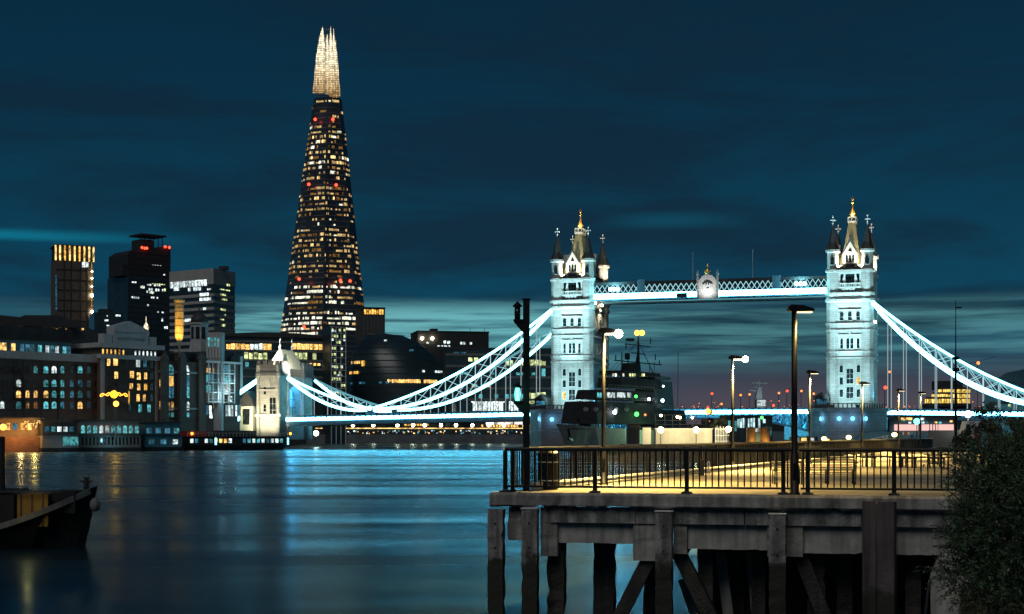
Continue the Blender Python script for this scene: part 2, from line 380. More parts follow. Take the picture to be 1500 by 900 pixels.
def cells(par, quads, mt, name='lit_window', top=100):
    """each lit window a part; past a hundred the smaller rest as one"""
    area = lambda q: (Vector(q[1])-Vector(q[0])).cross(Vector(q[3])-Vector(q[0])).length
    quads = sorted(quads, key=area, reverse=True)
    for q in quads[:top]: MB().quad(*q).build(name, mt, par)
    if quads[top:]:
        b = MB()
        for q in quads[top:]: b.quad(*q)
        o = b.build(name, mt, par); o['kind'] = 'stuff'

def lettering(text, size, mt, par, loc, name='lettering', align='LEFT'):
    cu = bpy.data.curves.new(name, 'FONT'); cu.body = text; cu.size = size; cu.extrude = 0.05; cu.align_x = align
    t = bpy.data.objects.new(name, cu); COL.objects.link(t); bpy.context.view_layer.update()
    me = bpy.data.meshes.new_from_object(t); bpy.data.objects.remove(t); me.materials.clear(); me.materials.append(mt)
    o = place(name, me, par, loc); o.rotation_euler = (R(90),0,0); return o
# ------------------------------------------------------------------ river, ground
def water_mat():
    m = bpy.data.materials.new('river_water'); m.use_nodes = True; t = m.node_tree; n = t.nodes; l = t.links
    b = n['Principled BSDF']; b.inputs['Base Color'].default_value = (0.003,0.016,0.026,1); b.inputs['Roughness'].default_value = 0.24
    b.inputs['IOR'].default_value = 1.33; b.inputs['Specular IOR Level'].default_value = 0.5; b.inputs['Specular Tint'].default_value = (0.50,0.86,1.0,1)
    co = n.new('ShaderNodeTexCoord')
    def noise(sx, sy, det, sc=1.0):
        mp = n.new('ShaderNodeMapping'); mp.inputs['Scale'].default_value = (sx, sy, 1); l.new(co.outputs['Object'], mp.inputs[0])
        no = n.new('ShaderNodeTexNoise'); no.inputs['Scale'].default_value = sc; no.inputs['Detail'].default_value = det; l.new(mp.outputs[0], no.inputs['Vector'])
        return no.outputs[0]
    a = noise(0.018, 0.03, 3); c = noise(0.16, 0.34, 3)
    bp = n.new('ShaderNodeBump'); bp.inputs['Strength'].default_value = 0.4; bp.inputs['Distance'].default_value = 1.6; l.new(a, bp.inputs['Height'])
    b2 = n.new('ShaderNodeBump'); b2.inputs['Strength'].default_value = 0.05; b2.inputs['Distance'].default_value = 0.25; l.new(c, b2.inputs['Height']); l.new(bp.outputs[0], b2.inputs['Normal'])
    l.new(b2.outputs[0], b.inputs['Normal'])
    gl = n.new('ShaderNodeBsdfGlossy'); gl.inputs['Color'].default_value = (0.39,0.58,0.70,1); l.new(b2.outputs[0], gl.inputs['Normal'])
    df = n.new('ShaderNodeBsdfDiffuse'); df.inputs['Color'].default_value = (0.003,0.018,0.03,1)
    fr = n.new('ShaderNodeFresnel'); fr.inputs['IOR'].default_value = 1.33
    ms = n.new('ShaderNodeMixShader'); l.new(fr.outputs[0], ms.inputs[0]); l.new(df.outputs[0], ms.inputs[1]); l.new(gl.outputs[0], ms.inputs[2])
    l.new(ms.outputs[0], n['Material Output'].inputs['Surface'])
    mr = n.new('ShaderNodeMapRange'); l.new(noise(0.012, 0.07, 3), mr.inputs[0]); mr.inputs[1].default_value = 0.35; mr.inputs[2].default_value = 0.65; mr.inputs[3].default_value = 0.19; mr.inputs[4].default_value = 0.31
    l.new(mr.outputs[0], gl.inputs['Roughness']); n.remove(b)
    return m
w = MB().quad((-2500,-150,0),(2500,-150,0),(2500,3500,0),(-2500,3500,0)).build('river_water', water_mat()); struct(w)

M['land'] = mat('bank_ground', (0.06,0.06,0.055), 0.9, var=0.3, scale=0.05)
g = MB()
g.prism([(-2400,800),(2400,800),(2400,3400),(-2400,3400)], -1, 4.4)                    # upstream south side behind the far embankment
struct(g.build('bank_ground', M['land']))
g = MB().prism([(-78,470),(-83,459),(-101.5,431),(-114.6,417),(-136.5,391.5),(-420,201),(-1200,201),(-1200,800),(-110,800)], -1, 3.2)
struct(g.build('wharf_ground', M['land']))
# ------------------------------------------------------------------ the bridge, in its own frame: x along it, y away from the camera
BN = R(17); BP = 434.0
BL = (BP*math.sin(BN), BP*math.cos(BN), 0); BRZ = -BN
def bs(px):                                    # photo column on the bridge's front plane -> x along the bridge
    return -BP*math.tan(BN - math.atan((px-CX)/F))
def bw(x, y, z): return (BL[0] + x*math.cos(BN) + y*math.sin(BN), BL[1] - x*math.sin(BN) + y*math.cos(BN), z)
TS, TN = -114.0, -32.0                         # tower centres
TW, TD = 13.2, 22.0
def tower(name, s, label, warm_side):
    o = thing(name, label, 'tower', bw(s, 0, 0), BRZ, 'towers of the bridge')
    hw = TW/2 - 1.0
    b = MB()
    b.box(-hw, hw, 0.9, 5.2, 12, 26.5); b.box(-hw, hw, TD-5.2, TD-0.9, 12, 26.5)         # legs each side of the roadway
    n = 10; yc, rr = TD/2, (TD-10.4)/2
    pts = [(5.2,26.5)] + [(yc-rr*math.cos(math.pi*i/n), 18+rr*1.15*math.sin(math.pi*i/n)) for i in range(n+1)] + [(TD-5.2,26.5)]
    b.prism_x(pts, -hw, hw)
    b.box(-hw, hw, 0.9, TD-0.9, 26.5, 45)
    wl = b.build('wall', M['stone'], o)
    u = MB(); u.box(-hw, hw, 1.6, TD-1.6, 45, 51.2).build('upper_wall', M['stone'], o)
    # string courses and cornices
    tr = MB()
    def band(z0, z1, d):
        tr.box(-TW/2-0.1+1.2-d, TW/2+0.1-1.2+d, 0.7-d, TD-0.7+d, z0, z1)
    for z0, z1, d in ((12,13.0,0.5),(26.3,26.75,0.42),(28.0,28.5,0.46),(34.2,34.65,0.42),(36.0,36.5,0.46),(42.6,43.3,0.55),(44.6,45.2,0.6),(51.0,51.7,0.7)): tr = MB(); band(z0, z1, d); tr.build('string_course', M['stone_trim'], o)
    # dark shadow bands under the courses are real recesses between two courses
    rc = MB()
    for z0, z1 in ((26.8,27.95),(34.7,35.95),(43.35,44.55)): rc.box(-TW/2+1.15, TW/2-1.15, 0.72, TD-0.72, z0, z1)
    rc.build('frieze', M['stone_trim'], o)
    # corner turrets
    for sx in (-1, 1):
        for sy in (0, 1):
            cx, cy = sx*(TW/2-1.75), 1.75 + sy*(TD-3.5)
            t = MB(); r = 1.85
            pr = [(r+0.35,12),(r+0.35,13.4),(r,13.8),(r,26.2),(r+0.28,26.3),(r+0.28,26.8),(r+0.02,27.0),(r+0.02,27.9),(r+0.34,28.0),(r+0.34,28.5),(r,28.7),(r,34.1),(r+0.28,34.2),(r+0.28,34.7),(r+0.02,34.8),(r+0.02,35.9),(r+0.34,36.0),(r+0.34,36.5),(r,36.7),(r,42.4),(r+0.45,42.7),(r+0.45,43.4),(r+0.1,43.5),(r+0.1,44.5),(r+0.5,44.6),(r+0.5,45.2),(r-0.05,45.4),(r-0.05,51.0),(r+0.4,51.2),(r+0.4,51.8),(r-0.15,52.0),(r-0.15,56.6),(r+0.3,57.0),(r+0.3,57.6),(r-0.3,57.7)]
            t.lathe(pr, cx, cy, 8, R(22.5))
            tt = t.build('turret', M['stone'], o)
            c = MB().lathe([(r+0.25,57.6),(r*0.72,59.6),(r*0.42,62.2),(0.16,64.6)], cx, cy, 8, R(22.5)); c.build('turret_cap', M['slate'], tt)
            f = MB(); f.lathe([(0.12,64.5),(0.12,65.2),(0.3,65.35),(0.12,65.5),(0.1,67.2)], cx, cy, 8)
            f.box(cx-0.62, cx+0.62, cy-0.12, cy+0.12, 66.0, 66.3); f.ball((cx-0.62,cy,66.15),0.22,8,5); f.ball((cx+0.62,cy,66.15),0.22,8,5); f.ball((cx,cy,67.2),0.24,8,5)
            f.build('finial', M['white_metal'], tt)
            # pointed niche on each turret's outer face
            q = MB(); q.prism_y([(cx-0.55,53.2),(cx+0.55,53.2),(cx+0.55,54.6),(cx,55.7),(cx-0.55,54.6)], cy-r-0.02 if sy==0 else cy+r-0.12, cy-r+0.12 if sy==0 else cy+r+0.02)
            q.build('niche', M['darkpane'], tt)
    # battlements
    p = MB()
    for x in [i*1.1-3.3 for i in range(7)]:
        for y in (1.0, TD-1.4): p.box(x-0.36, x+0.36, y, y+0.4, 52.4, 53.1)
    p.box(-4.2, 4.2, 1.0, 1.4, 51.7, 52.4); p.box(-4.2, 4.2, TD-1.4, TD-1.0, 51.7, 52.4)
    for y in [2.6+i*1.2 for i in range(13)]:
        for x in (-hw+0.1, hw-0.5): p.box(x, x+0.4, y, y+0.7, 51.7, 53.0)
    p.build('battlement', M['slate'], o)
    # roof: steep hipped spire with a little lantern and a gilded finial
    rf = MB(); a = [(-4.3,2.6),(4.3,2.6),(4.3,TD-2.6),(-4.3,TD-2.6)]; m_ = [(-2.1,6.4),(2.1,6.4),(2.1,TD-6.4),(-2.1,TD-6.4)]; c_ = [(-0.95,8.7),(0.95,8.7),(0.95,TD-8.7),(-0.95,TD-8.7)]
    rf.prism(a, 51.7, 58.6, m_); rf.prism(m_, 58.6, 66.2, c_)
    rf.build('roof', M['leadroof'], o)
    ln = MB(); ln.box(-1.2,1.2,8.4,TD-8.4,66.2,66.8)
    for x in (-1.05,0,1.05):
        for y in (8.6, TD/2, TD-8.6): ln.box(x-0.13,x+0.13,y-0.13,y+0.13,66.8,67.7)
    ln.box(-1.2,1.2,8.4,TD-8.4,67.7,68.0); ln.build('roof_lantern', M['white_metal'], o)
    fi = MB(); fi.lathe([(0.75,68.0),(0.95,69.0),(0.55,70.0),(0.28,70.6),(0.22,72.0),(0.42,72.3),(0.12,72.6),(0.08,74.2)],0,TD/2,10); fi.ball((0,TD/2,73.2),0.32); fi.box(-0.5,0.5,TD/2-0.08,TD/2+0.08,73.5,73.7)
    fi.build('gilded_finial', M['gold'], o)
    lamp('POINT', (0.0,TD/2-2.2,68.6), 900, (1.0,0.62,0.2), 0.3, parent=o); lamp('POINT', (2.4,TD/2-1,70), 500, (1.0,0.55,0.15), 0.3, parent=o)
    # dormer gables on all four faces
    for face in (0, 1, 2, 3):
        d = MB(); sx = 2.0
        pts = [(-sx,51.7),(sx,51.7),(sx,56.6),(0,60.2),(-sx,56.6)]
        if face < 2:
            y0 = 1.5 if face == 0 else TD-3.5
            d.prism_y(pts, y0, y0+2.0)
        else:
            x0 = -5.2 if face == 2 else 3.4
            d.prism_x([(y+TD/2, z) for y, z in pts], x0, x0+1.8)
        dm = d.build('dormer', M['stone_trim'], o)
        q = MB(); fr = MB()
        if face == 0:
            for x in (-0.95,0,0.95): q.prism_y([(x-0.33,54.0),(x+0.33,54.0),(x+0.33,55.6),(x,56.2),(x-0.33,55.6)], 1.44, 1.52)
            q.prism_y([(-0.6,57.0),(0.6,57.0),(0,58.3)], 1.44, 1.52); q.prism_y([(-1.3,52.5),(1.3,52.5),(1.3,53.4),(-1.3,53.4)], 1.44, 1.52)
            q.build('dormer_window', M['darkpane'], dm)
            fr.prism_y([(-2.3,56.5),(-1.9,56.5),(0,59.9),(1.9,56.5),(2.3,56.5),(0,60.9)], 1.3, 1.7); fr.box(-0.12,0.12,1.4,1.64,60.7,62.0); fr.box(-0.4,0.4,1.42,1.62,61.3,61.5)
            fr.build('gable_coping', M['slate'], dm)
        elif face == 3:
            for y in (-0.95,0,0.95): q.prism_x([(TD/2+y-0.33,54.0),(TD/2+y+0.33,54.0),(TD/2+y+0.33,55.6),(TD/2+y,56.2),(TD/2+y-0.33,55.6)], 5.18, 5.26)
            q.build('dormer_window', M['darkpane'], dm)
    # loggia recess with a balcony
    lg = MB(); lg.box(-2.9, 2.9, 1.5, 1.58, 46.9, 50.8); lg.build('loggia_recess', M['darkpane'], o)
    lb = MB()
    for x in (-2.9,-1.5,1.5,2.9): lb.box(x-0.22,x+0.22,0.9,1.45,46.9,50.9)
    lb.box(-3.1,3.1,0.6,1.48,50.6,50.95); lb.box(-3.1,3.1,0.5,1.49,46.5,46.9)
    for k in range(13): lb.box(-3.0+k*0.5-0.09,-3.0+k*0.5+0.09,0.55,0.75,46.9,47.7)
    lb.box(-3.1,3.1,0.5,0.8,47.7,47.95)
    for x in (-1.7,1.7): lb.prism_y([(x-0.5,48.5),(x+0.5,48.5),(x,50.4)],1.0,1.4)
    lb.build('balcony', M['stone_trim'], o)
    cb = MB()
    for k in range(4): cb.prism_y([(-1.8+k*0.95,45.3),(-1.3+k*0.95,46.4),(-2.25+k*0.95,46.4)], 0.5, 1.58)
    cb.build('corbel', M['stone_trim'], o)
    # dark blind arcading in the third storey
    ar = MB()
    for k in range(7): ar.prism_y([(-3.0+k*0.88,41.2),(-2.0+k*0.88,41.2),(-2.3+k*0.88,41.9)], 0.84, 0.93)
    for k in range(6): ar.prism_y([(-2.6+k*0.88,40.3),(-2.0+k*0.88,40.3),(-2.3+k*0.88,40.85)], 0.84, 0.93)
    ar.build('arcading', M['stone_trim'], o)
    for x in (-2.3,0,2.3): window(o, x, 37.3, 1.05, 2.5, M['darkpane'], M['stone_trim'], (1,2), True, 0.9)
    for x in (-2.3,2.3): window(o, x, 29.2, 0.75, 2.9, M['darkpane'], M['stone_trim'], (1,2), True, 0.9)
    for x in (-0.55,0.55): window(o, x, 29.2, 0.85, 3.0, M['darkpane'], M['stone_trim'], (1,2), True, 0.9, t=0.12)
    for k, z in enumerate((15.4,18.9,22.4)):
        for x in (-2.4,2.4):
            pane = E['warm'] if (x > 0 and k == 1 and name == 'bridge_tower' and s > -60) or (x < 0 and k == 0 and s < -60) else M['darkpane']
            window(o, x, z, 0.95, 2.1, pane, M['stone_trim'], (1,1), k==2, 0.9, t=0.16)
    window(o, 0, 15.0, 1.9, 3.2, M['darkpane'], M['stone_trim'], (2,2), False, 0.9, t=0.16)
    window(o, 0, 19.2, 1.9, 4.2, M['darkpane'], M['stone_trim'], (2,3), False, 0.9, t=0.16)
    # windows on the flank that faces along the bridge
    for y in (3.2, 6.5, 10, 13.5, 16.8): window(o, y, 29.2, 0.9, 3.0, M['darkpane'], M['stone_trim'], (1,2), True, hw, face='x')
    for y in (6, 10, 14): window(o, y, 37.3, 1.2, 2.8, M['darkpane'], M['stone_trim'], (1,2), True, hw, face='x')
    # carved frames round the window groups and flat buttress strips
    pf = MB()
    for z0, z1 in ((28.75,33.0),(36.85,40.1)):
        pf.box(-3.15,-2.95,0.55,0.9,z0,z1); pf.box(2.95,3.15,0.55,0.9,z0,z1); pf.box(-3.15,3.15,0.5,0.9,z1,z1+0.28)
    pf.box(-3.0,3.0,0.55,0.9,13.9,14.25)
    for x in (-3.15,-1.6,1.45,3.0): pf.box(x,x+0.16,0.6,0.9,14.3,26.2)
    for x in (-2.4,2.4):
        for z in (18.0,21.5): pf.box(x-0.75,x+0.75,0.55,0.9,z,z+0.22)
    pf.prism_y([(-0.25,33.35),(0.25,33.35),(0.25,33.75),(0,34.15),(-0.25,33.75)],0.5,0.9); pf.prism_y([(-0.25,24.3),(0.25,24.3),(0.25,24.9),(0,25.4),(-0.25,24.9)],0.5,0.9)
    pf.build('carved_frame', M['stone_trim'], o)
    # floodlights: warm ones tucked behind the parapet, cyan-white ones washing the face
    for x in (-3.1, 3.1):
        fx = MB().box(x-0.25,x+0.25,0.2,0.7,51.75,52.1); fx.build('parapet_floodlight', M['dark_steel'], o)
        lamp('SPOT', (x,0.45,52.4), 14000, (1.0,0.86,0.58), 0.3, aim=(x*0.7,4.5,60), angle=95, blend=0.9, parent=o)
    for x in (-TW/2-0.4, TW/2+0.4):
        lamp('SPOT', (x*1.25,TD-6.0,51.3), 9000, (1.0,0.86,0.60), 0.3, aim=(x*0.7,TD-1.75,59), angle=70, blend=0.9, parent=o)
    for x in (-3.4, 3.4):
        MB().box(x-0.5,x+0.5,-17.6,-16.8,12.05,12.8).build('pier_floodlight', M['dark_steel'], o)
        for tz, en, an in ((50,128000,30),(35,64000,34),(20,19000,62)):
            lamp('SPOT', (x,-17.2,13.2), en, (0.50,0.90,0.97), 0.5, aim=(x*0.3,0,tz), angle=an, blend=0.9, parent=o)
    if warm_side:
        for y in (3.5, 12):
            fx = MB().ball((hw+1.0,y,44.4),0.4); fx.build('bracket_lamp', E['lamp_hot'], o)
            lamp('SPOT', (hw+1.4,y,44), 4200, (1.0,0.86,0.6), 0.3, aim=(hw+0.2,y+2,34), angle=110, blend=0.9, parent=o)
    else:
        fx = MB().ball((hw+1.2,3.5,36.8),0.45); fx.build('bracket_lamp', E['lamp_hot'], o)
        lamp('SPOT', (hw+1.8,3.5,37.2), 1800, (1.0,0.9,0.7), 0.3, aim=(hw,3.5,28), angle=110, blend=0.9, parent=o)
    lamp('SPOT', (hw+3,2,14.5), 2600, (0.1,0.55,1.0), 0.4, aim=(hw-2,3,19), angle=100, blend=0.8, parent=o)
    return o
tower('bridge_tower', TS, 'stone bridge tower nearer the tall glass spire, with two warm lamps on its flank', True)
tower('bridge_tower', TN, 'stone bridge tower behind the lamp posts on the right, blue portholes in its pier', False)

def pier(s, label, lights):
    o = thing('bridge_pier', label, 'bridge pier', bw(s, 0, 0), BRZ, 'piers of the bridge')
    b = MB(); h = 10.6
    b.prism([(-h,-8),(-4,-19),(4,-19),(h,-8),(h,TD+8),(4,TD+19),(-4,TD+19),(-h,TD+8)], -1, 11.0)
    b.prism([(-h-.5,-8.2),(-4.2,-19.6),(4.2,-19.6),(h+.5,-8.2),(h+.5,TD+8.2),(4.2,TD+19.6),(-4.2,TD+19.6),(-h-.5,TD+8.2)], 11.0, 12.0)
    b.build('pier_body', M['pier_stone'], o)
    r = MB()
    pl = [(-h,-8),(-4,-19),(4,-19),(h,-8)]
    for a, c in zip(pl, pl[1:]):
        a = Vector((*a,0)); c = Vector((*c,0)); L = (c-a).length
        for k in range(int(L/1.2)+1):
            q = a + (c-a)*min(1,k*1.2/L); r.box(q.x-.16,q.x+.16,q.y-.16,q.y+.16,12.0,13.2)
        r.beam((a.x,a.y,13.1),(c.x,c.y,13.1),0.18)
    r.build('parapet_railing', M['dark_steel'], o)
    k_ = MB(); k_.box(-9.0,-5.0,-9,-4,12,15.2); k_.prism_y([(-9.3,15.2),(-4.7,15.2),(-7,16.6)],-9.3,-3.7); k_.build('control_cabin', M['dark_wall'], o)
    q = MB(); q.box(-8.4,-5.6,-9.06,-9.0,13.2,14.6); q.build('cabin_window', E['dimblue'], o)
    for (x, z) in lights:
        d = MB()
        # where the nose face is at this x
        t = (abs(x)-4)/(h-4) if abs(x) > 4 else 0
        y = -19 + 11*t
        d.lathe([(0.62,-0.12),(0.62,0.1),(0.3,0.18)],0,0,12); q = d.build('bulkhead_light', E['blue_lamp'], o, loc=(x,y-0.05,z)); q.rotation_euler = (R(90),0,(R(59) if x > 4 else (R(-59) if x < -4 else 0)))
        lamp('POINT', (x,y-1.4,z), 260, (0.2,0.6,1.0), 0.4, parent=o)
    if s > -60: lamp('SPOT', (0,-45,5), 6000, (0.45,0.72,0.85), 1.5, aim=(0,-10,6), angle=60, blend=0.8, parent=o)
    return o
pier(TS, 'dark granite bridge pier with three blue lights under the tower nearer the glass spire', [(-5.5,9.2),(-0.8,9.0),(4.0,9.2)])
pier(TN, 'pale granite bridge pier with four blue lights behind the lamp posts', [(-6.8,9.0),(-1.4,9.0),(2.2,9.0),(5.6,9.0)])

# high level walkways
def walkway(y0, label, front):
    x0, x1 = TS+TW/2-0.8, TN-TW/2+0.8
    o = thing('high_walkway', label, 'walkway', bw((x0+x1)/2, y0, 0), BRZ, 'high walkways between the towers'); L = (x1-x0)/2
    g = MB().box(-L, L, 0.12, 3.6, 44.9, 46.9); g.build('bottom_girder', M['blue_steel'], o)
    st = MB().box(-L, L, 0.0, 0.1, 45.4, 46.9); st.build('led_strip', E['led'] if front else E['led_rear'], o)  # floodlit girder face, its light painted on as a glowing panel
    t = MB().box(-L, L, -0.1, 3.7, 49.5, 50.4); t.build('roof_beam', M['dark_steel'], o)
    wl = MB().box(-L, L, 0.7, 3.0, 46.9, 49.5); wl.build('glazed_wall', M['darkpane'], o)
    x = MB(); n = 44
    for k in range(n):
        a, c = -L + 2*L*k/n, -L + 2*L*(k+1)/n
        x.beam((a,0.05,46.95),(c,0.05,49.5),0.2,0.16); x.beam((c,0.12,46.95),(a,0.12,49.5),0.2,0.16)
    x.build('lattice', E['led_web'] if front else M['blue_steel'], o)
    sp_ = MB()
    for k in (0.215, 0.785):
        MB().box(-L+2*L*k-1.2,-L+2*L*k+1.2,-0.16,0.5,46.95,50.9).build('lattice_pier', M['blue_steel'], o)
    if front:
        c = MB(); c.prism_y([(-2.6,44.6),(2.6,44.6),(2.6,50.0),(1.6,51.3),(0,51.9),(-1.6,51.3),(-2.6,50.0)], -0.9, -0.2)
        cr_ = c.build('heraldic_panel', M['white_metal'], o)
        d = MB(); d.prism_y([(-1.6,49.0),(-0.9,49.9),(0,50.2),(0.9,49.9),(1.6,49.0),(1.2,48.8),(0.7,49.3),(0.35,48.5),(0,49.4),(-0.35,48.5),(-0.7,49.3),(-1.2,48.8)], -0.98, -0.9)
        d.box(-0.4,0.4,-0.98,-0.9,47.7,48.0); d.build('heraldic_relief', M['slate'], cr_)
        cw = MB(); cw.lathe([(0.7,51.8),(0.95,52.6),(0.55,53.3),(0.2,53.7),(0.3,54.2),(0.08,55.0)],0,-0.5,10)
        for k in range(5): cw.ball((-0.8+0.4*k,-0.9,52.7),0.16,6,4)
        cw.build('gilded_crown', M['gold'], cr_)
        for sx in (-1,1):
            f = MB(); f.box(sx*2.9-0.3,sx*2.9+0.3,-0.85,-0.2,44.6,51.2); f.lathe([(0.3,51.2),(0.5,51.9),(0.2,52.5),(0.06,53.2)],sx*2.9,-0.5,8); f.build('panel_pillar', M['stone_trim'], cr_)
        lamp('SPOT', (0,-4.5,46.0), 800, (1.0,0.97,0.92), 0.3, aim=(0,-0.6,48.6), angle=125, blend=0.8, parent=o)
        for px, w_ in ((898,1.5),(1172,1.7)):
            q = MB()
            xx = bs(px)-(x0+x1)/2
            for k in (-0.7,0,0.7): q.ball((xx+k*w_,-0.9,48.2),0.55,10,6)
            q.build('floodlight_cluster', E['cyan_lamp'], o)
            lamp('POINT', (xx,-2.2,48.4), 4000, (0.3,0.9,1.0), 0.6, parent=o)
        bx = MB().box(bs(997)-(x0+x1)/2-1.6, bs(997)-(x0+x1)/2+1.6, -0.3, -0.02, 45.2, 46.6); bx.build('hatch_cover', M['dark_steel'], o)
    return o
walkway(2.2, 'nearer high walkway between the towers, bright strip and heraldic panel at its middle', True)
walkway(14.2, 'farther high walkway between the towers, seen as a dim line under the nearer one', False)
for px, h in ((1008,8.5),(1097,8.8)):
    o = thing('flagpole', 'thin bare flagpole on the walkway, ' + ('nearer the heraldic panel' if px < 1050 else 'nearer the tower on the right'), 'flagpole', bw(bs(px),8,50.4), BRZ, 'flagpoles on the walkway')
    MB().tube((0,0,0),(0,0,h),0.09,6,0.05).build('pole', M['white_metal'], o); MB().ball((0,0,h+0.1),0.16).build('truck', M['white_metal'], o)

# suspension spans
def chain(par, s0, z0, s1, z1, aU, aL, y, mu, ml, mw, deckz, n, hangers):
    up = lambda t: (s0+(s1-s0)*t, y, z0+(z1-z0)*t - aU*4*t*(1-t))
    lo = lambda t: (s0+(s1-s0)*t, y, z0-0.5+(z1-z0+0.3)*t - aL*4*t*(1-t))
    N_ = 28
    b = MB(); 
    for k in range(N_): b.beam(up(k/N_), up((k+1)/N_), 0.55, 0.62)
    b.build('upper_chain', mu, par)
    b = MB()
    for k in range(N_): b.beam(lo(k/N_), lo((k+1)/N_), 0.55, 0.85)
    b.build('lower_chain', ml, par)
    b = MB()
    for k in range(1, n):
        t = k/n; b.beam(up(t), lo(t), 0.2)
        if k < n-1:
            b.beam(lo(t), up((k+1)/n), 0.16); b.beam(up(t), lo((k+1)/n), 0.16)
    b.build('chain_web', mw, par)
    if hangers:
        for k in range(1, n):
            p = lo(k/n)
            if p[2]-deckz(p[0]) > 0.8: MB().tube((p[0],y,deckz(p[0])), p, 0.13, 6).build('hanger', E['led_hang'], par)
YF, YR = 0.6, TD-0.6
def span(label, s_tower, sgn, s_low, s_end, z_abut, deckz, hidden_end):
    o = thing('suspension_span', label, 'suspension span', bw(0,0,0), BRZ, 'suspension spans of the bridge')
    s0 = s_tower + sgn*(TW/2-0.4)
    for y, f in ((YF,True),(YR,False)):
        chain(o, s0, 42.6, s_low, 12.9, 3.7, 7.8, y, E['led_chain'] if f else E['led_rear'], E['led_chain'], E['led_web'], deckz, 12, True)
        chain(o, s_low+sgn*1.2, 12.9, s_end, z_abut, 0.9, 3.3, y, E['led_chain'] if f else E['led_rear'], E['led_chain'], E['led_web'], deckz, 6, True)
        j = MB(); j.lathe([(1.1,-0.3),(1.1,0.3)],0,0,14); q = j.build('chain_pin', M['dark_steel'], o, loc=(s_low+sgn*0.6,y-0.1,12.6)); q.rotation_euler = (R(90),0,0)
        q = MB().box(s_low-1.4+sgn*0.6,s_low+1.4+sgn*0.6,y-0.3,y+0.3,8.6,11.9).build('pin_post', M['blue_steel'], o)
    if True:
        rd = MB().ball((s_low+sgn*0.6,YF-0.5,12.9),0.75); rd.build('pin_roundel', E['lamp_white'] if False else E['led_chain'], o)
    a, c = s_tower+sgn*TW/2, s_end
    za, zc = deckz(a), deckz(c)
    dk = MB(); y0, y1 = -0.4, TD+0.4
    lo_, hi = (a, c) if a < c else (c, a); zl, zh = deckz(lo_), deckz(hi)
    dk.add([(lo_,y0,zl-2.6),(hi,y0,zh-2.6),(hi,y1,zh-2.6),(lo_,y1,zl-2.6),(lo_,y0,zl-0.4),(hi,y0,zh-0.4),(hi,y1,zh-0.4),(lo_,y1,zl-0.4)],
           [(0,3,2,1),(4,5,6,7),(0,1,5,4),(1,2,6,5),(2,3,7,6),(3,0,4,7)])
    dk.build('deck_girder', M['blue_steel'], o)
    for yy, nm in ((y0-0.12,E['led']),(y1+0.02,E['led'])):
        st = MB(); st.add([(lo_,yy,zl-1.15),(hi,yy,zh-1.15),(hi,yy+0.1,zh-1.15),(lo_,yy+0.1,zl-1.15),(lo_,yy,zl-0.15),(hi,yy,zh-0.15),(hi,yy+0.1,zh-0.15),(lo_,yy+0.1,zl-0.15)],
           [(0,3,2,1),(4,5,6,7),(0,1,5,4),(1,2,6,5),(2,3,7,6),(3,0,4,7)]); st.build('led_strip', nm, o)
    pr = MB()
    k = lo_ + 0.8
    while k < hi:
        z = zl + (zh-zl)*(k-lo_)/(hi-lo_); pr.box(k-0.22,k+0.22,y0-0.2,y0+0.1,z-0.4,z+0.65); k += 1.9
    pr.add([(lo_,y0-0.05,zl-0.1),(hi,y0-0.05,zh-0.1),(hi,y0+0.05,zh-0.1),(lo_,y0+0.05,zl-0.1),(lo_,y0-0.05,zl+0.5),(hi,y0-0.05,zh+0.5),(hi,y0+0.05,zh+0.5),(lo_,y0+0.05,zl+0.5)],
           [(0,3,2,1),(4,5,6,7),(0,1,5,4),(1,2,6,5),(2,3,7,6),(3,0,4,7)])
    pr.build('parapet', M['blue_steel'], o)
    return o
SA = -214.0
span('lit suspension span sagging from its tower towards the floodlit gatehouse', TS, -1, -178.9, SA+6, 23.0, lambda s: 11.6 + (s+120.5)*(1.5/87.5)*1.0, False)
span('lit suspension span rising out of the trees on the right', TN, 1, 26.0, 62, 23.0, lambda s: 11.6 - (s+25.5)*(1.5/87.5), True)

# bascule span
o = thing('bascule_span', 'closed bascule roadway between the towers, white strip over cyan steel trusses', 'bascule bridge', bw(0,0,0), BRZ)
xa, xb = TS+TW/2, TN-TW/2; xm = (xa+xb)/2
MB().box(xa+4, xb-4, -0.2, TD-0.4, 10.9, 11.4).build('deck', M['blue_steel'], o)
MB().box(xa+2, xb-2, -0.42, -0.3, 10.7, 11.7).build('led_strip', E['led'], o)
pr = MB(); k = xa+3
while k < xb-2: pr.box(k-0.2,k+0.2,-0.42,-0.12,11.72,12.5); k += 1.8
pr.box(xa+2,xb-2,-0.26,-0.18,11.72,12.3); pr.build('parapet', M['blue_steel'], o)
soff = lambda x: 4.2 + 5.6*(1-((x-xm)/((xb-xa)/2))**2)
for y in (0.4, 7, 13, 19):
    t = MB(); n = 26
    for i in range(n):
        x0, x1 = xa+3+(xb-xa-6)*i/n, xa+3+(xb-xa-6)*(i+1)/n
        t.beam((x0,y,soff(x0)),(x1,y,soff(x1)),0.5,0.55); t.beam((x0,y,soff(x0)),(x0,y,10.9),0.28)
        if x1 <= xm: t.beam((x0,y,10.8),(x1,y,soff(x1)),0.26)
        else: t.beam((x0,y,soff(x0)),(x1,y,10.8),0.26)
    t.build('truss', M['blue_steel'], o)
for x in (xa+9, xb-9, xb-18): lamp('POINT', (x,10,5.0), 5500, (0.10,0.70,1.0), 1.0, parent=o)
MB().box(xb-14,xb-2,18.6,18.8,3,10.8).build('counterweight_wall', M['pier_stone'], o)

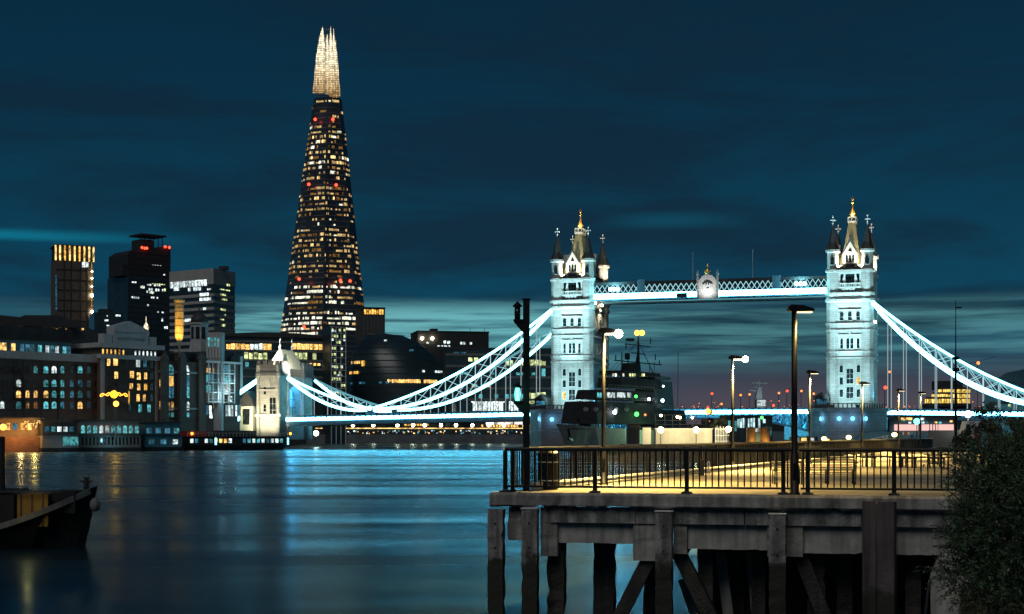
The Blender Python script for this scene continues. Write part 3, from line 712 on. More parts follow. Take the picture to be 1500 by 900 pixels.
# south abutment gatehouse
sa = bs(393)
o = thing('gatehouse', 'floodlit stone gatehouse with steep finialled roof and a blue arch at the bridge end', 'gatehouse', bw(sa,0,0), BRZ)
b = MB(); b.box(-3.5,3.5,0,7,3,23.6); b.box(-3.5,3.5,19,26,3,23.6)
n = 10; pts = [(7,23.6)] + [(13-6*math.cos(math.pi*i/n), 14+6.5*math.sin(math.pi*i/n)) for i in range(n+1)] + [(19,23.6)]
b.prism_x(pts, -3.0, 3.0); b.build('wall', M['stone'], o)
for yy in (0, 19):
    t = MB(); t.box(-4.1,4.1,yy-0.5,yy+7.5,23.6,24.6); t.box(-3.8,3.8,yy-0.2,yy+7.2,24.6,27.2)
    for x in (-3.2,-1.1,1.1,3.2):
        for y in (yy-0.1, yy+6.7): t.box(x-0.7,x+0.7,y-0.3,y+0.4,27.2,28.4)
    for y in (yy+2.2, yy+4.6):
        for x in (-3.7,3.7): t.box(x-0.3,x+0.3,y-0.7,y+0.7,27.2,28.4)
    t.build('battlement', M['pier_stone'], o)
t = MB()
for x in (-3.5,3.5):
    for y in (0,7): t.lathe([(0.62,3),(0.62,22.6),(0.9,23.2),(0.9,24.4),(0.7,24.6),(0.7,27)],x,y,8,R(22.5))
t.build('buttress', M['stone'], o)
rf = MB(); a = [(-3.0,4.5),(3.0,4.5),(3.0,21.5),(-3.0,21.5)]; c_ = [(-0.6,8.5),(0.6,8.5),(0.6,17.5),(-0.6,17.5)]
rf.prism(a,26.2,32.2,c_); rf.build('roof', M['cream'], o)
f = MB()
for y in (8.6,17.4): f.lathe([(0.5,31.8),(0.25,33.0),(0.45,33.6),(0.12,34.2),(0.06,36.4)],0,y,8); f.ball((0,y,35.6),0.35); f.build('finial', M['white_metal'], o); f = MB()

rd = MB(); rd.box(-0.4,0.4,8.6,17.4,32.1,32.5); rd.build('ridge_cresting', M['white_metal'], o)
for z in (12,17.5): window(o, -1.2, z, 0.9, 2.4, M['darkpane'], M['stone_trim'], (1,2), True, 0.0)
window(o, 1.6, 10.5, 2.2, 6.0, M['darkpane'], M['stone_trim'], (2,3), False, 0.0)
MB().box(-4.6,4.6,-0.6,0.0,10.4,11.2).build('string_course', M['stone_trim'], o)
for x in (-6.5, 5.5): lamp('SPOT', (x,-13,4.5), 21000, (1.0,0.88,0.56), 0.5, aim=(0,0,15), angle=80, blend=0.8, parent=o)
lamp('SPOT', (7.5,2,25), 16000, (1.0,0.9,0.68), 0.3, aim=(1,11,31), angle=100, blend=0.9, parent=o); lamp('SPOT', (-1,1.5,28.5), 12000, (1.0,0.92,0.7), 0.3, aim=(0,9,32), angle=100, blend=0.9, parent=o)
lamp('SPOT', (13,3,7), 9000, (1.0,0.90,0.62), 0.5, aim=(3.5,5,17), angle=75, blend=0.9, parent=o); lamp('POINT', (1.8,13,17), 1800, (0.08,0.5,1.0), 0.8, parent=o); lamp('SPOT', (9,13,13), 1800, (0.1,0.6,1.0), 1.2, aim=(2,13,16), angle=60, blend=0.8, parent=o)
MB().quad((0.5,7.2,11),(0.5,18.8,11),(0.5,18.8,20),(0.5,7.2,20)).build('gate_screen', M['white_metal'], o)
b = MB()
for y in (9.3,11.6,14.4,16.7): b.beam((0.7,y,11),(0.7,y,18.6),0.28)
for z in (13.6,16.2): b.beam((0.7,7.2,z),(0.7,18.8,z),0.24)
b.build('gate_tracery', M['blue_steel'], o)
b = MB(); b.box(-3.6,-3.52,0.6,6.4,12,12.6); b.box(-3.9,3.9,-0.45,0,18.6,19.2); b.prism_y([(-0.9,19.9),(0.9,19.9),(0.9,21.4),(0,22.5),(-0.9,21.4)],-0.25,0.0); b.build('moulding', M['stone_trim'], o)
# approach beyond the gatehouse
o = thing('approach_chain', 'short lit backstay chain dropping behind the gatehouse on the wharf side', 'chain', bw(sa,0,0), BRZ)
for k, y in enumerate((YF+2, YR)):
    b = MB().beam((-4.6,y,22.5),(-16,y,15.5),0.5,1.3); b.build('upper_chain', E['led_chain'], o)
    b = MB().beam((-4.6,y,14.5),(-14,y,8.5),0.5,1.1); b.build('lower_chain', E['led_chain'], o)
o = thing('lodge', 'small white lodge with a dark door at the foot of the gatehouse', 'lodge', bw(sa-7.6,-1,3.2), BRZ)
MB().box(-2,2.6,0,5,0,10.5).build('wall', M['cream'], o); MB().prism_y([(-2.4,10.5),(3,10.5),(2.3,13.0),(0.3,15.5),(-1.6,13)],-0.4,5.4).build('roof', M['slate'], o); MB().box(-0.9,1.5,-0.08,0,4.6,9.6).build('door', M['darkpane'], o)
lamp('SPOT', (0,-9,1), 2500, (0.85,1.0,0.75), 0.4, aim=(0.3,0,6), angle=80, blend=0.9, parent=o)
# ------------------------------------------------------------------ the glass spire
D = 1110.0; sc = D/F
sx = X(470, D)
o = thing('glass_spire', 'very tall glass spire with a glowing broken tip and warm lit floors', 'skyscraper', (sx, D+14, 0))
def ring(z):                                     # outline of the tapering body at height z: eight uneven facets
    t = min(1, z/305.0)
    wl = -44.6 + 0.1445*z; wr = 41.8 - 0.1086*z
    cx = 3.0+t*3.0; dpt = 32*(1-t)+5*t
    return [(wl,2*(1-t)), (wl+(cx-wl)*0.22,-dpt*0.55), (cx-1.2,-dpt), (cx+1.6,-dpt*0.9), (wr-(wr-cx)*0.18,-dpt*0.5), (wr,4*(1-t)), (wr*0.6+cx*0.4,dpt), (wl*0.6+cx*0.4,dpt)]
ZB, ZT = 0.0, 258.0
b = MB(); b.prism(ring(ZB), ZB, ZT, ring(ZT)); b.build('curtain_wall', M['shard_glass'], o)
# floor edges catch a little light
fl = MB()
for k in range(10, 66):
    z = k*3.9; r0 = ring(z); r0 = [(x*1.0, y-0.12 if y < 5 else y) for x, y in r0]
    for i in range(0, 5):
        a, c = r0[i], r0[i+1]
        fl.quad((a[0],a[1]-.05,z),(c[0],c[1]-.05,z),(c[0],c[1]-.05,z+0.5),(a[0],a[1]-.05,z+0.5))
fl.build('floor_edge', M['grey_clad'], o)
# glazed shards of the tip, standing free of each other
def shard(pts_lo, pts_hi, z0, z1):
    return MB().prism(pts_lo, z0, z1, pts_hi)
def tipmat():  # lamplight on the glass baked in as emission, stronger and paler with height
    m = bpy.data.materials.new('lit_tip_glass'); m.use_nodes = True; t = m.node_tree; n = t.nodes; l = t.links
    n.remove(n['Principled BSDF']); e = n.new('ShaderNodeEmission'); l.new(e.outputs[0], n['Material Output'].inputs[0]); rp = n.new('ShaderNodeValToRGB'); rp.color_ramp.elements[0].color = (1.0,0.58,0.20,1); rp.color_ramp.elements[1].color = (1.0,0.86,0.58,1); l.new(rp.outputs[0], e.inputs[0])
    co = n.new('ShaderNodeTexCoord'); se = n.new('ShaderNodeSeparateXYZ'); l.new(co.outputs['Object'], se.inputs[0])
    cb = n.new('ShaderNodeCombineXYZ'); l.new(se.outputs[0], cb.inputs[0]); l.new(se.outputs[2], cb.inputs[1])
    br = n.new('ShaderNodeTexBrick'); br.offset = 0; br.inputs['Scale'].default_value = 1; br.inputs['Brick Width'].default_value = 1.15; br.inputs['Row Height'].default_value = 1.7; br.inputs['Mortar Size'].default_value = 0.2
    br.inputs['Color1'].default_value = (1,1,1,1); br.inputs['Color2'].default_value = (0.4,0.4,0.4,1); br.inputs['Mortar'].default_value = (0.13,0.13,0.13,1); l.new(cb.outputs[0], br.inputs['Vector'])
    no = n.new('ShaderNodeTexNoise'); no.inputs['Scale'].default_value = 0.22; no.inputs['Detail'].default_value = 5; l.new(cb.outputs[0], no.inputs['Vector'])
    mz = n.new('ShaderNodeMapRange'); l.new(se.outputs[2], mz.inputs[0]); mz.inputs[1].default_value = 255; mz.inputs[2].default_value = 285; l.new(mz.outputs[0], rp.inputs[0])
    mk = n.new('ShaderNodeMapRange'); l.new(se.outputs[2], mk.inputs[0]); mk.inputs[1].default_value = 255; mk.inputs[2].default_value = 290; mk.inputs[3].default_value = 0.25; mk.inputs[4].default_value = 1.25
    m1 = n.new('ShaderNodeMath'); m1.operation = 'MULTIPLY'; l.new(br.outputs[0], m1.inputs[0]); l.new(no.outputs[0], m1.inputs[1])
    m2 = n.new('ShaderNodeMath'); m2.operation = 'MULTIPLY'; l.new(m1.outputs[0], m2.inputs[0]); m2.inputs[1].default_value = 4.0
    m3 = n.new('ShaderNodeMath'); m3.operation = 'MULTIPLY'; l.new(m2.outputs[0], m3.inputs[0]); l.new(mk.outputs[0], m3.inputs[1])
    l.new(m3.outputs[0], e.inputs[1]); return m
TIP = tipmat(); TIP.cycles.emission_sampling = 'NONE'
ra, rb = ring(ZT), ring(300)
def pxz(px, py): return (px-470)*sc, Z(py, D)
def slab(pts, y, th, nm='tip_shard'):
    q = [pxz(*p) for p in pts]; return MB().prism_y(q, y, y+th).build(nm, TIP, o)
slab([(456.5,134),(461.8,80),(466.5,52),(471,36.5),(472.3,43),(473.8,62),(474.4,134)], -8.5, 0.8)
slab([(480.6,140),(480.2,95),(481,60),(483,35.5),(484.6,52),(488.4,95),(490.2,140)], -8.2, 0.8)
slab([(490.6,140),(488.6,90),(485.9,62),(486.8,37.5),(488.3,50),(492.7,80),(497,138)], -7.2, 0.6)
slab([(474.7,134),(474.6,84),(475.6,52),(477.6,46),(479.6,64),(480.1,100),(480.5,136)], -6.0, 0.6)
b = MB()
for px in (466,477,490): 
    x, z = pxz(px, 128); b.box(x-0.5,x+0.5,-4,-3,ZT-2,z+38)
for k in range(12): 
    z = ZT+2+k*4.5; r_ = ring(z); b.box(r_[0][0]+1.5, r_[5][0]-1.5, -4.2,-2.8, z, z+0.35)
b.build('spire_core', M['grey_clad'], o)
# lit rooms, floor by floor
random.seed(5)
warm, pale = [], []
def face_pt(i, u, z, off=0.35):
    r_ = ring(z); a, c = r_[i], r_[i+1]
    nx, ny = (c[1]-a[1]), -(c[0]-a[0]); L = math.hypot(nx, ny) or 1
    return (a[0]+(c[0]-a[0])*u + nx/L*off, a[1]+(c[1]-a[1])*u + ny/L*off, z)
def density(py):
    if py < 150: return 0.45
    if py < 166: return 0.10
    if py < 180: return 0.08
    if py < 212: return 0.52
    if py < 262: return 0.50
    if py < 276: return 0.08
    if py < 300: return 0.30
    if py < 345: return 0.46
    if py < 402: return 0.44
    if py < 420: return 0.04
    if py < 440: return 0.80
    if py < 458: return 0.30
    if py < 490: return 0.55
    return 0.2
dim = []
for k in range(17, 66):
    z = k*3.9+0.6; py = HOR - (z-EYE)/sc
    if py > 494: continue
    dens = density(py)*random.choice((0.45,0.8,1.0,1.25,1.5))
    for i in range(0, 5):
        r_ = ring(z); L = math.hypot(r_[i+1][0]-r_[i][0], r_[i+1][1]-r_[i][1]); u = random.uniform(0,1.5)
        while u < L-0.8:                                   # rooms of different widths, some dark, some dimly lit
            w_ = random.choice((1.3,1.3,2.6,2.6,3.9,5.2,7.8)) if py < 420 else random.choice((1.3,2.6,5.2,9.1,13))
            w_ = min(w_, L-0.3-u); h = random.choice((1.2,1.6,2.0,2.3)); rr_ = random.random()*(1.35 if i in (0,4) else 1.0)
            if w_ > 0.6 and rr_ < min(0.95, dens*1.1+0.22):
                tgt = dim if rr_ > dens*1.1 else (pale if (py > 418 and random.random() < 0.85) or random.random() < 0.14 else warm)
                n_ = max(1, int(round(w_/1.15)))
                for q_ in range(n_):
                    if random.random() < 0.13: continue
                    a0, a1 = (u+w_*(q_+0.06)/n_)/L, (u+w_*(q_+0.94)/n_)/L; hh = h*random.uniform(0.85,1)
                    tgt.append([face_pt(i,a0,z), face_pt(i,a1,z), face_pt(i,a1,z+hh), face_pt(i,a0,z+hh)])
            u += w_ + random.choice((0,0,1.3,2.6))
cells(o, warm, E['shardwarm'], 'lit_window', 70)
cells(o, pale, E['shardpale'], 'lit_window', 30)
cells(o, dim, E['sharddim'], 'dim_window', 0)
for px, py in ((461,174),(487,174),(453,271),(493,272),(441,411),(501,413),(515,414),(449,481)):
    x, z = pxz(px, py); rr = ring(z)
    bb = MB().ball((0,0,0),1.15,8,6); y = -32*(1-z/305)-3
    bb.build('aviation_light', E['red_lamp'], o, loc=(x, y-1.5, z))

# ------------------------------------------------------------------ other towers behind
def rows(par, fc, rects, mt, cell=3.4, gap=0.15, prob=0.8, y=-0.15, jit=0.15, name='lit_window', top=100):
    """strips of lit panes given as photo rectangles on a facade"""
    q = []
    for (x0, y0, x1, y1) in rects:
        a, zt = fc.xz(x0, y0); c, zb = fc.xz(x1, y1); n = max(1, int(round(abs(c-a)/cell)))
        for k in range(n):
            if random.random() > prob: continue
            u0 = a+(c-a)*(k+gap/2)/n; u1 = a+(c-a)*(k+1-gap/2)/n; zz_ = zt - random.random()*jit*(zt-zb)
            q.append([(u0,y,zb),(u1,y,zb),(u1,y,zz_),(u0,y,zz_)])
    cells(par, q, mt, name, top)
random.seed(21)
# slab with amber fins
fc = Facade(81, 900, 138, 910); o = fc.thing('residential_tower', 'brown tower crowned with glowing amber fins', 'tower block')
zt = fc.xz(81, 381)[1]; L = fc.L
MB().box(0.6,L-0.6,0.5,22,0,zt).build('wall', M['brick_brown'], o)
cr_ = MB().box(1.0,L-1.0,1.2,21,zt,zt+9).build('crown', M['dark_wall'], o)
z1 = fc.xz(81,359)[1]
for k in range(9):
    x = L*k/8.0; x = min(max(x,0.3),L-0.3)
    MB().box(x-0.42,x+0.42,0,1.0,zt,z1).build('lit_fin', E['goldstrip'] if k not in (2,5) else E['amber'], cr_)
MB().box(0,L,0.3,22,z1+0.02,z1+0.5).build('crown_cap', M['dark_wall'], o)
b = MB()
for px in (94,104,118,128): x = fc.x(px); b.box(x-0.25,x+0.25,0.2,0.5,20,zt)
for k in range(14): b.box(0.5,L-0.5,0.25,0.5,30+k*6.2,30+k*6.2+0.7)
b.build('facade_rib', M['dark_wall'], o)
rows(o, fc, [(120,383,130,392)], E['pale'], 2.0, 0.15, 1.0, y=0.1)
x = fc.x(134.5)
for py, r in ((398,.5),(408,.55),(420,.5),(433,.95),(457,.85)):
    MB().ball((0,0,0),r,8,5).build('balcony_lamp', E['lamp'], o, loc=(x,-0.6,fc.xz(134,py)[1]))
MB().box(x-0.12,x+0.12,0.0,0.2,fc.xz(134,458)[1],fc.xz(134,384)[1]).build('light_line', E['amber'], o)
rows(o, fc, [(81,396,84,455)], E['dimblue'], 2.0, 0.2, 1.0, y=0.1)

# hospital tower
fc = Facade(183, 1060, 250, 1085); o = fc.thing('hospital_tower', 'dark tower with a jutting shoulder, roof gantry and red beacons', 'tower block')
g = lambda px, py: fc.xz(px, py)
L = fc.L; b = MB()
zs, zs2 = g(186,404)[1], g(186,388)[1]
b.box(g(187,0)[0],L,0,30,0,zs-0.01)
b.build('wall', M['curtain'], o)
MB().prism_y([(g(180,0)[0],zs),(g(196,0)[0],zs),(g(196,0)[0],zs2),(g(180,0)[0],zs2)],0.3,20).build('shoulder', M['dark_wall'], o)
pts = [g(187,404),g(250,404),g(250,362),g(241,361),g(214,365),g(196,366),g(187,372)]
pts = [(x,z) for x,z in pts]; pts[0] = (pts[0][0], zs); pts[1] = (L, zs)
MB().prism_y(pts,0.05,28).build('upper_block', M['dark_wall'], o)
MB().box(g(213,0)[0],g(232,0)[0],6,20,g(222,366)[1]-4,g(222,350)[1]).build('plant_room', M['dark_wall'], o)
b = MB(); zt2 = g(222,342)[1]
b.box(g(211,0)[0],g(248,0)[0],4,22,zt2-1.2,zt2)
for px in (214,220,228,240,246):
    x = g(px,0)[0]; b.tube((x,8,g(px,366)[1]-4),(x,8,zt2-1.2),0.35,6)
b.build('roof_gantry', M['dark_steel'], o)
b = MB()
for py in range(372,492,8): z = g(210,py)[1]; b.box(0.5+g(187,0)[0],L,-0.12,0,z,z+1.0) if py>404 else b.box(g(190,0)[0],L,-0.1,0.05,z,z+0.8)
b.build('floor_band', M['dark_wall'], o)
for px,py in ((207,363),(211,364),(214,364),(241,362),(247,363)): MB().ball((0,0,0),0.95,8,5).build('beacon', E['red_lamp'], o, loc=(g(px,py)[0],-1,g(px,py)[1]))
rows(o, fc, [(189,412,200,415),(192,434,207,438),(203,418,212,423),(215,416,235,420),(214,426,229,430),(215,434,232,438),(214,426,240,424)], E['pale'], 1.7, 0.25, 0.72)
rows(o, fc, [(222,415,242,418),(218,427,228,431),(205,419,211,422),(237,422,243,427)], E['lime'], 1.9, 0.25, 0.7)
rows(o, fc, [(203,451,211,453),(230,466,233,470),(236,466,239,471),(240,478,246,482),(232,401,242,404),(222,388,240,390),(226,456,240,459),(215,446,222,449)], E['pale'], 1.9, 0.3, 0.55)

# banded office block, two faces
o = thing('office_block', 'grey banded office block seen on its corner behind the domed lantern', 'office block', (X(313,850),850,0), 0)
fa = Facade(249, 870, 313, 850); fb = Facade(313, 850, 344, 872)
def loc(fc, x, y, z):
    e = fc.e; nrm = Vector((-e.y, e.x)); p = fc.a + e*x + nrm*y; return (p.x-o.location.x, p.y-o.location.y, z)
def qbox(fc, x0, x1, y0, y1, z0, z1, b):
    c = [loc(fc,x,y,z) for z in (z0,z1) for x,y in ((x0,y0),(x1,y0),(x1,y1),(x0,y1))]
    b.add(c, [(0,3,2,1),(4,5,6,7),(0,1,5,4),(1,2,6,5),(2,3,7,6),(3,0,4,7)])
b = MB(); a = loc(fa,0,0,0); m_ = (0,0,0); c = loc(fb,fb.L,0,0); d_ = (a[0]+c[0], a[1]+c[1]+8)
ztop = Z(393, 850)
b.prism([(a[0],a[1]),(0,0),(c[0],c[1]),(d_[0],d_[1])], 0, ztop-9); b.build('glazing', M['curtain'], o)
b = MB(); b.prism([(a[0]-.4,a[1]),(0,-.5),(c[0]+.4,c[1]),(d_[0],d_[1]+.5)], ztop-9, ztop); b.build('parapet', M['pale_clad'], o)
b = MB()
for k in range(13):
    z = ztop-16-k*7.0/1.8
    for fc_ in (fa, fb): qbox(fc_, 0.02, fc_.L-0.02, -0.35, -0.02, z, z+1.7, b)
b.build('spandrel', M['pale_clad'], o)
MB().box(1.5,6.5,7,11,ztop,ztop+2.0).build('roof_plant', M['dark_wall'], o)
def rows2(fc, rects, mt, cell, prob):
    q = []
    for (x0,y0,x1,y1) in rects:
        u0, zt_ = fc.xz(x0,y0); u1, zb_ = fc.xz(x1,y1); n = max(1,int(round((u1-u0)/cell)))
        for k in range(n):
            if random.random() > prob: continue
            p0 = u0+(u1-u0)*(k+.08)/n; p1 = u0+(u1-u0)*(k+.92)/n
            q.append([loc(fc,p0,-.45,zb_),loc(fc,p1,-.45,zb_),loc(fc,p1,-.45,zt_),loc(fc,p0,-.45,zt_)])
    cells(o, q, mt, 'lit_window')
rows2(fa, [(250,414,304,418.5)], E['pale'], 2.6, 0.95); rows2(fa, [(251,422,263,426),(276,422,303,425),(304,423,310,425),(293,430,310,433),(293,437,310,440),(298,451,303,454),(264,468,282,471),(266,476,270,478)], E['pale'], 2.0, 0.8)
rows2(fb, [(322,423,336,427),(322,430,330,434),(324,437,332,441),(331,416,336,420),(322,452,330,456),(326,460,330,463),(322,467,330,470),(325,475,329,479)], E['lime'], 2.0, 0.9)

# amber lit chimney
d = 436; o = thing('chimney', 'tall round chimney lit amber, rising over the brick brewery roofs', 'chimney', (X(256,d),d+6,0))
z0, z1 = Z(492,d), Z(439,d)
MB().lathe([(0.15,z0-6),(0.4,z0-2),(1.25,z0),(1.3,z1-2.4),(1.42,z1-2.2),(1.3,z1-2.0),(1.3,z1-0.2),(1.6,z1),(1.6,z1+0.4),(1.3,z1+0.5)],0,0,20).build('stack', mat('chimney_paint',(0.62,0.50,0.30),0.6,var=0.15,scale=0.8,streak=0.3), o, True)
b = MB()
for k in range(5): z = z0+1+(z1-z0-2)*k/4; b.lathe([(1.34,z),(1.4,z+.06),(1.34,z+.14)],0,0,20)
b.build('hoop', M['dark_steel'], o)
b = MB().box(-.5,.5,-.5,.5,0,z0-5.8); b.build('stay', M['dark_steel'], o)
for x in (-3.2,3.2): lamp('SPOT',(x,-4.5,z0-3),5200,(1.0,0.55,0.08),0.3,aim=(0,0,z0+5),angle=70,blend=0.8,parent=o)

# ------------------------------------------------------------------ riverside wharf buildings
def winset(o, fc, pxs, py, w, h, panes, frame, lights=(2,2), arch=False, sill=True):
    for px, pn in zip(pxs, panes):
        x, z = fc.xz(px, py); window(o, x, z, w, h, M['darkpane'] if pn is None else E[pn], frame, lights, arch, 0, sill)
A_, C_, T_, B_, W_ = 'amber','pale','teal','dimblue','warm'
# long brown warehouse
fc = Facade(-12, 396, 147, 424); o = fc.thing('brick_warehouse', 'long brown brick warehouse with pale cornice and a glazed rooftop storey', 'warehouse')
zt = fc.xz(70,528)[1]; L = fc.L
MB().box(0,L,0,22,0,zt).build('wall', M['brick_brown'], o)
zc = fc.xz(70,520)[1]
MB().box(-.2,L+.3,-0.7,22.2,zt,zc+0.6).build('cornice', M['stucco'], o)
zr = fc.xz(55,500)[1]; xr = fc.x(108)
pn = MB().box(0,xr,1.2,14,zc+0.61,zr).build('penthouse', mat('blue_render',(0.07,0.20,0.27),0.5,var=0.2,scale=0.3), o)
MB().box(-.5,xr+.6,0.4,14.6,zr,zr+0.5).build('penthouse_roof', M['roofing'], pn)
ob = MB().box(3,30,6,20,zr+.5,zr+4.2).build('roof_block', M['roofing'], o)
for k, px in enumerate((3,10,23)):
    x, z = fc.xz(px,515); window(pn, x, zc+0.7, 1.3, 2.0, E['warm'], M['white_metal'], (2,1), False, 1.2, False)
for px, nm in ((36,'dimblue'),(44,'dimblue'),(51,'teal'),(62,'teal'),(73,'pale'),(80,'dimblue'),(87,'pale'),(98,'teal'),(104,'dimblue')):
    x, z = fc.xz(px,515); window(pn, x, zc+0.7, 1.2, 1.9, E[nm], M['white_metal'], (2,1), False, 1.2, False)
cols = [3,10,17,27,40,52,67,79,91,105,117,130,141]
rowsy = [(547,'n'),(567,'n'),(583,'n'),(599,'n')]
lit = {(0,4):None,(0,5):T_,(0,6):T_,(0,7):C_,(0,8):T_,(0,10):T_,(1,3):C_,(1,5):None,(1,6):T_,(1,7):T_,(1,8):T_,(1,9):B_,(1,10):B_,(2,3):W_,(2,4):W_,(2,5):W_,(2,6):W_,(2,7):T_,(2,8):T_,(2,9):B_,(2,10):T_,(3,0):C_,(3,3):T_,(3,6):T_,(3,7):T_,(3,8):B_,(3,10):W_}
for r, (py, _) in enumerate(rowsy):
    for c, px in enumerate(cols):
        x, z = fc.xz(px, py); pn_ = lit.get((r,c))
        window(o, x, z, 1.25 if c not in (3,6,7,10) else 1.6, 2.0, E[pn_] if pn_ else M['darkpane'], M['brick_red'], (2,2), True, 0)
for k, px in enumerate((8, 30, 62, 96, 128)):
    x = fc.x(px); c_ = MB().box(x-.7,x+.7,9,10.4,zc,zr+3.4+.6*(k%2)); 
    for j in (-.35,.35): c_.lathe([(.2,zr+3.4),(.2,zr+4.9)],x+j,9.7,8)
    c_.build('chimney_stack', M['brick_brown'], o)
for px in (20,34,60,84.5,111,136): MB().tube((fc.x(px),-.12,2),(fc.x(px),-.12,zt-.2),.09,6).build('drainpipe', M['dark_steel'], o)
b = MB()
for k in range(26): x = .4+(L-.8)*k/25; b.box(x-.03,x+.03,-.55,-.5,zc+.6,zc+1.5)
b.box(0.2,L-.2,-.56,-.5,zc+1.45,zc+1.5); b.build('parapet_rail', M['dark_steel'], o)
bl = MB()
for r, (py,_) in enumerate(rowsy[:3]):
    for px in (27,67,79,117):
        x, z = fc.xz(px,py); bl.box(x-1.4,x+1.4,-1.2,-.15,z-.35,z-.2)
        for k in range(9): bl.box(x-1.4+k*.35-.03,x-1.4+k*.35+.03,-1.2,-1.14,z-.2,z+.8)
bl.build('balcony', M['black_paint'], o)
MB().box(-.1,L,-.4,0,0,fc.xz(70,616)[1]).build('plinth', M['pier_stone'], o)
# gabled wharf building
fc = Facade(147, 422, 232, 437); o = fc.thing('pedimented_wharf_building', 'wharf building with pale pediment over a row of small arched windows', 'warehouse')
L = fc.L; z1 = fc.xz(190,527)[1]; z0 = fc.xz(190,520)[1]
MB().box(0,L,0,24,0,z1).build('wall', M['brick_brown'], o)
MB().box(-.6,L+.6,-.9,24.3,z1,z1+1.2).build('lower_cornice', M['stucco'], o)
za = fc.xz(190,511)[1]
MB().box(0.2,L-.2,.3,24,z1+1.21,za).build('attic_storey', M['brick_brown'], o)
MB().box(-1.1,L+1.3,-1.4,24.5,za,za+1.3).build('upper_cornice', M['stucco'], o)
zp = za+1.31
g = lambda px,py: fc.xz(px,py)
MB().prism_y([(g(165,0)[0],zp),(g(216,0)[0],zp),(g(216,484)[0],g(216,484)[1]),(g(190,471)[0],g(190,471)[1]),(g(165,476)[0],g(165,478)[1])],-.5,3).build('pediment', M['stucco'], o)
MB().box(g(151,0)[0],g(163,0)[0],-.4,2.4,zp,g(157,489)[1]).build('parapet_block', M['stucco'], o)
MB().box(g(218,0)[0],g(228,0)[0],-.4,2.4,zp,g(222,494)[1]).build('parapet_block', M['stucco'], o)
b = MB(); zl = g(190,487)[1]; b.box(g(165,0)[0]-.1,g(216,0)[0]+.1,-.8,-.5,zl,zl+.5); b.build('moulding', M['stucco'], o)
lettering('BUTLERS WHARF', 1.25, mat('letter_paint',(0.24,0.33,0.35),0.7,var=0.1,scale=1), o, ((g(165,0)[0]+g(216,0)[0])/2,-.56,g(190,497)[1]-.4), align='CENTER')
n = 14
for k in range(n):
    x = 1.0+(L-2)*k/(n-1); nm = A_ if k < 6 else (None if k < 8 else C_)
    window(o, x, z1+1.35, .55, 1.35, E[nm] if nm else M['darkpane'], M['stucco'], (1,1), True, .3, False, t=.12)
for px, py, w, h, nm in ((159,536,1.1,1.9,W_),(169,536,1.6,2.0,W_),(180,536,1,1.8,None),(202,538,1.4,2.4,C_),(212,538,1.2,2.2,B_),(222,540,1.0,2.2,None),
    (159,552,1.0,1.8,None),(170,555,1.2,2.0,W_),(180,555,1.0,1.8,None),(193,554,1.4,2.0,W_),(203,557,1.3,2.2,W_),(213,556,1.1,2.0,W_),(222,556,1,2,None),
    (160,570,1,1.9,None),(170,570,1,1.9,None),(192,570,1.2,1.6,W_),(203,572,1.1,1.9,W_),(213,572,1.1,1.9,A_),(222,572,1,1.9,None),
    (202,588,1.1,2.0,W_),(211,588,1.0,2.0,W_),(160,588,1.0,2,None),(222,588,1,2,None),(190,602,1,2,None),(205,604,1.2,2.2,T_),(218,604,1.2,2.2,T_)):
    x, z = g(px,py); window(o, x, z, w, h, E[nm] if nm else M['darkpane'], M['brick_red'], (2,2), False, 0)
b = MB()
for py in (540,556,572,590): z = g(200,py)[1]; b.box(g(156,0)[0],g(217,0)[0],-1.0,-.15,z-.3,z-.12)
b.build('balcony_slab', M['dark_steel'], o)
for x in (0.6, L-0.6): MB().box(x-.6,x+.6,-.35,0,0,z1-.01).build('pilaster', M['stucco'], o)
MB().box(g(188,0)[0]-.15,g(188,0)[0]+.15,-.4,-.3,g(188,592)[1],g(188,572)[1]).build('light_line', E['amber'], o)
# little lit cupola by the pediment
o = thing('cupola', 'small glowing white cupola beside the pediment', 'cupola', (X(214,445),445,Z(496,445)))
MB().box(-.9,.9,-.9,.9,-16,.9).build('base', M['dark_wall'], o); MB().lathe([(.75,.9),(.75,3.0),(.9,3.1),(.55,4.0),(.12,4.9),(.05,6.6)],0,0,8).build('lantern', glow('cupola_light',(1.0,.86,.58),1.3,cell=1.4), o)  # lantern emits by itself: the light on it is put into its material
# brick brewery
fc = Facade(232, 436, 301, 452); o = fc.thing('brick_brewery', 'tall brown brick brewery with two deep arched bays', 'brewery')
g = lambda px,py: fc.xz(px,py); L = fc.L; zt = g(266,530)[1]
MB().box(0,L,0,20,0,zt).build('wall', M['brick_brown'], o)
for px in (240,266,295):
    x = g(px,0)[0]; z = g(px,527)[1]
    b = MB().box(x-1.5,x+1.5,-.6,0,0,z); b.prism_y([(x-1.7,z),(x+1.7,z),(x,z+2.2)],-.75,.6); b.build('buttress', M['brick_brown'], o)
b = MB()
for py in (547,600): z = g(266,py)[1]; b.box(0,L,-.25,0,z,z+.5)
b.build('band', M['stucco'], o)
b = MB(); b.box(g(247,0)[0],g(262,0)[0],2,12,zt,g(255,514)[1]); b.box(g(278,0)[0],g(299,0)[0],2,12,zt,g(290,516)[1]); b.build('roof_block', M['slate'], o)
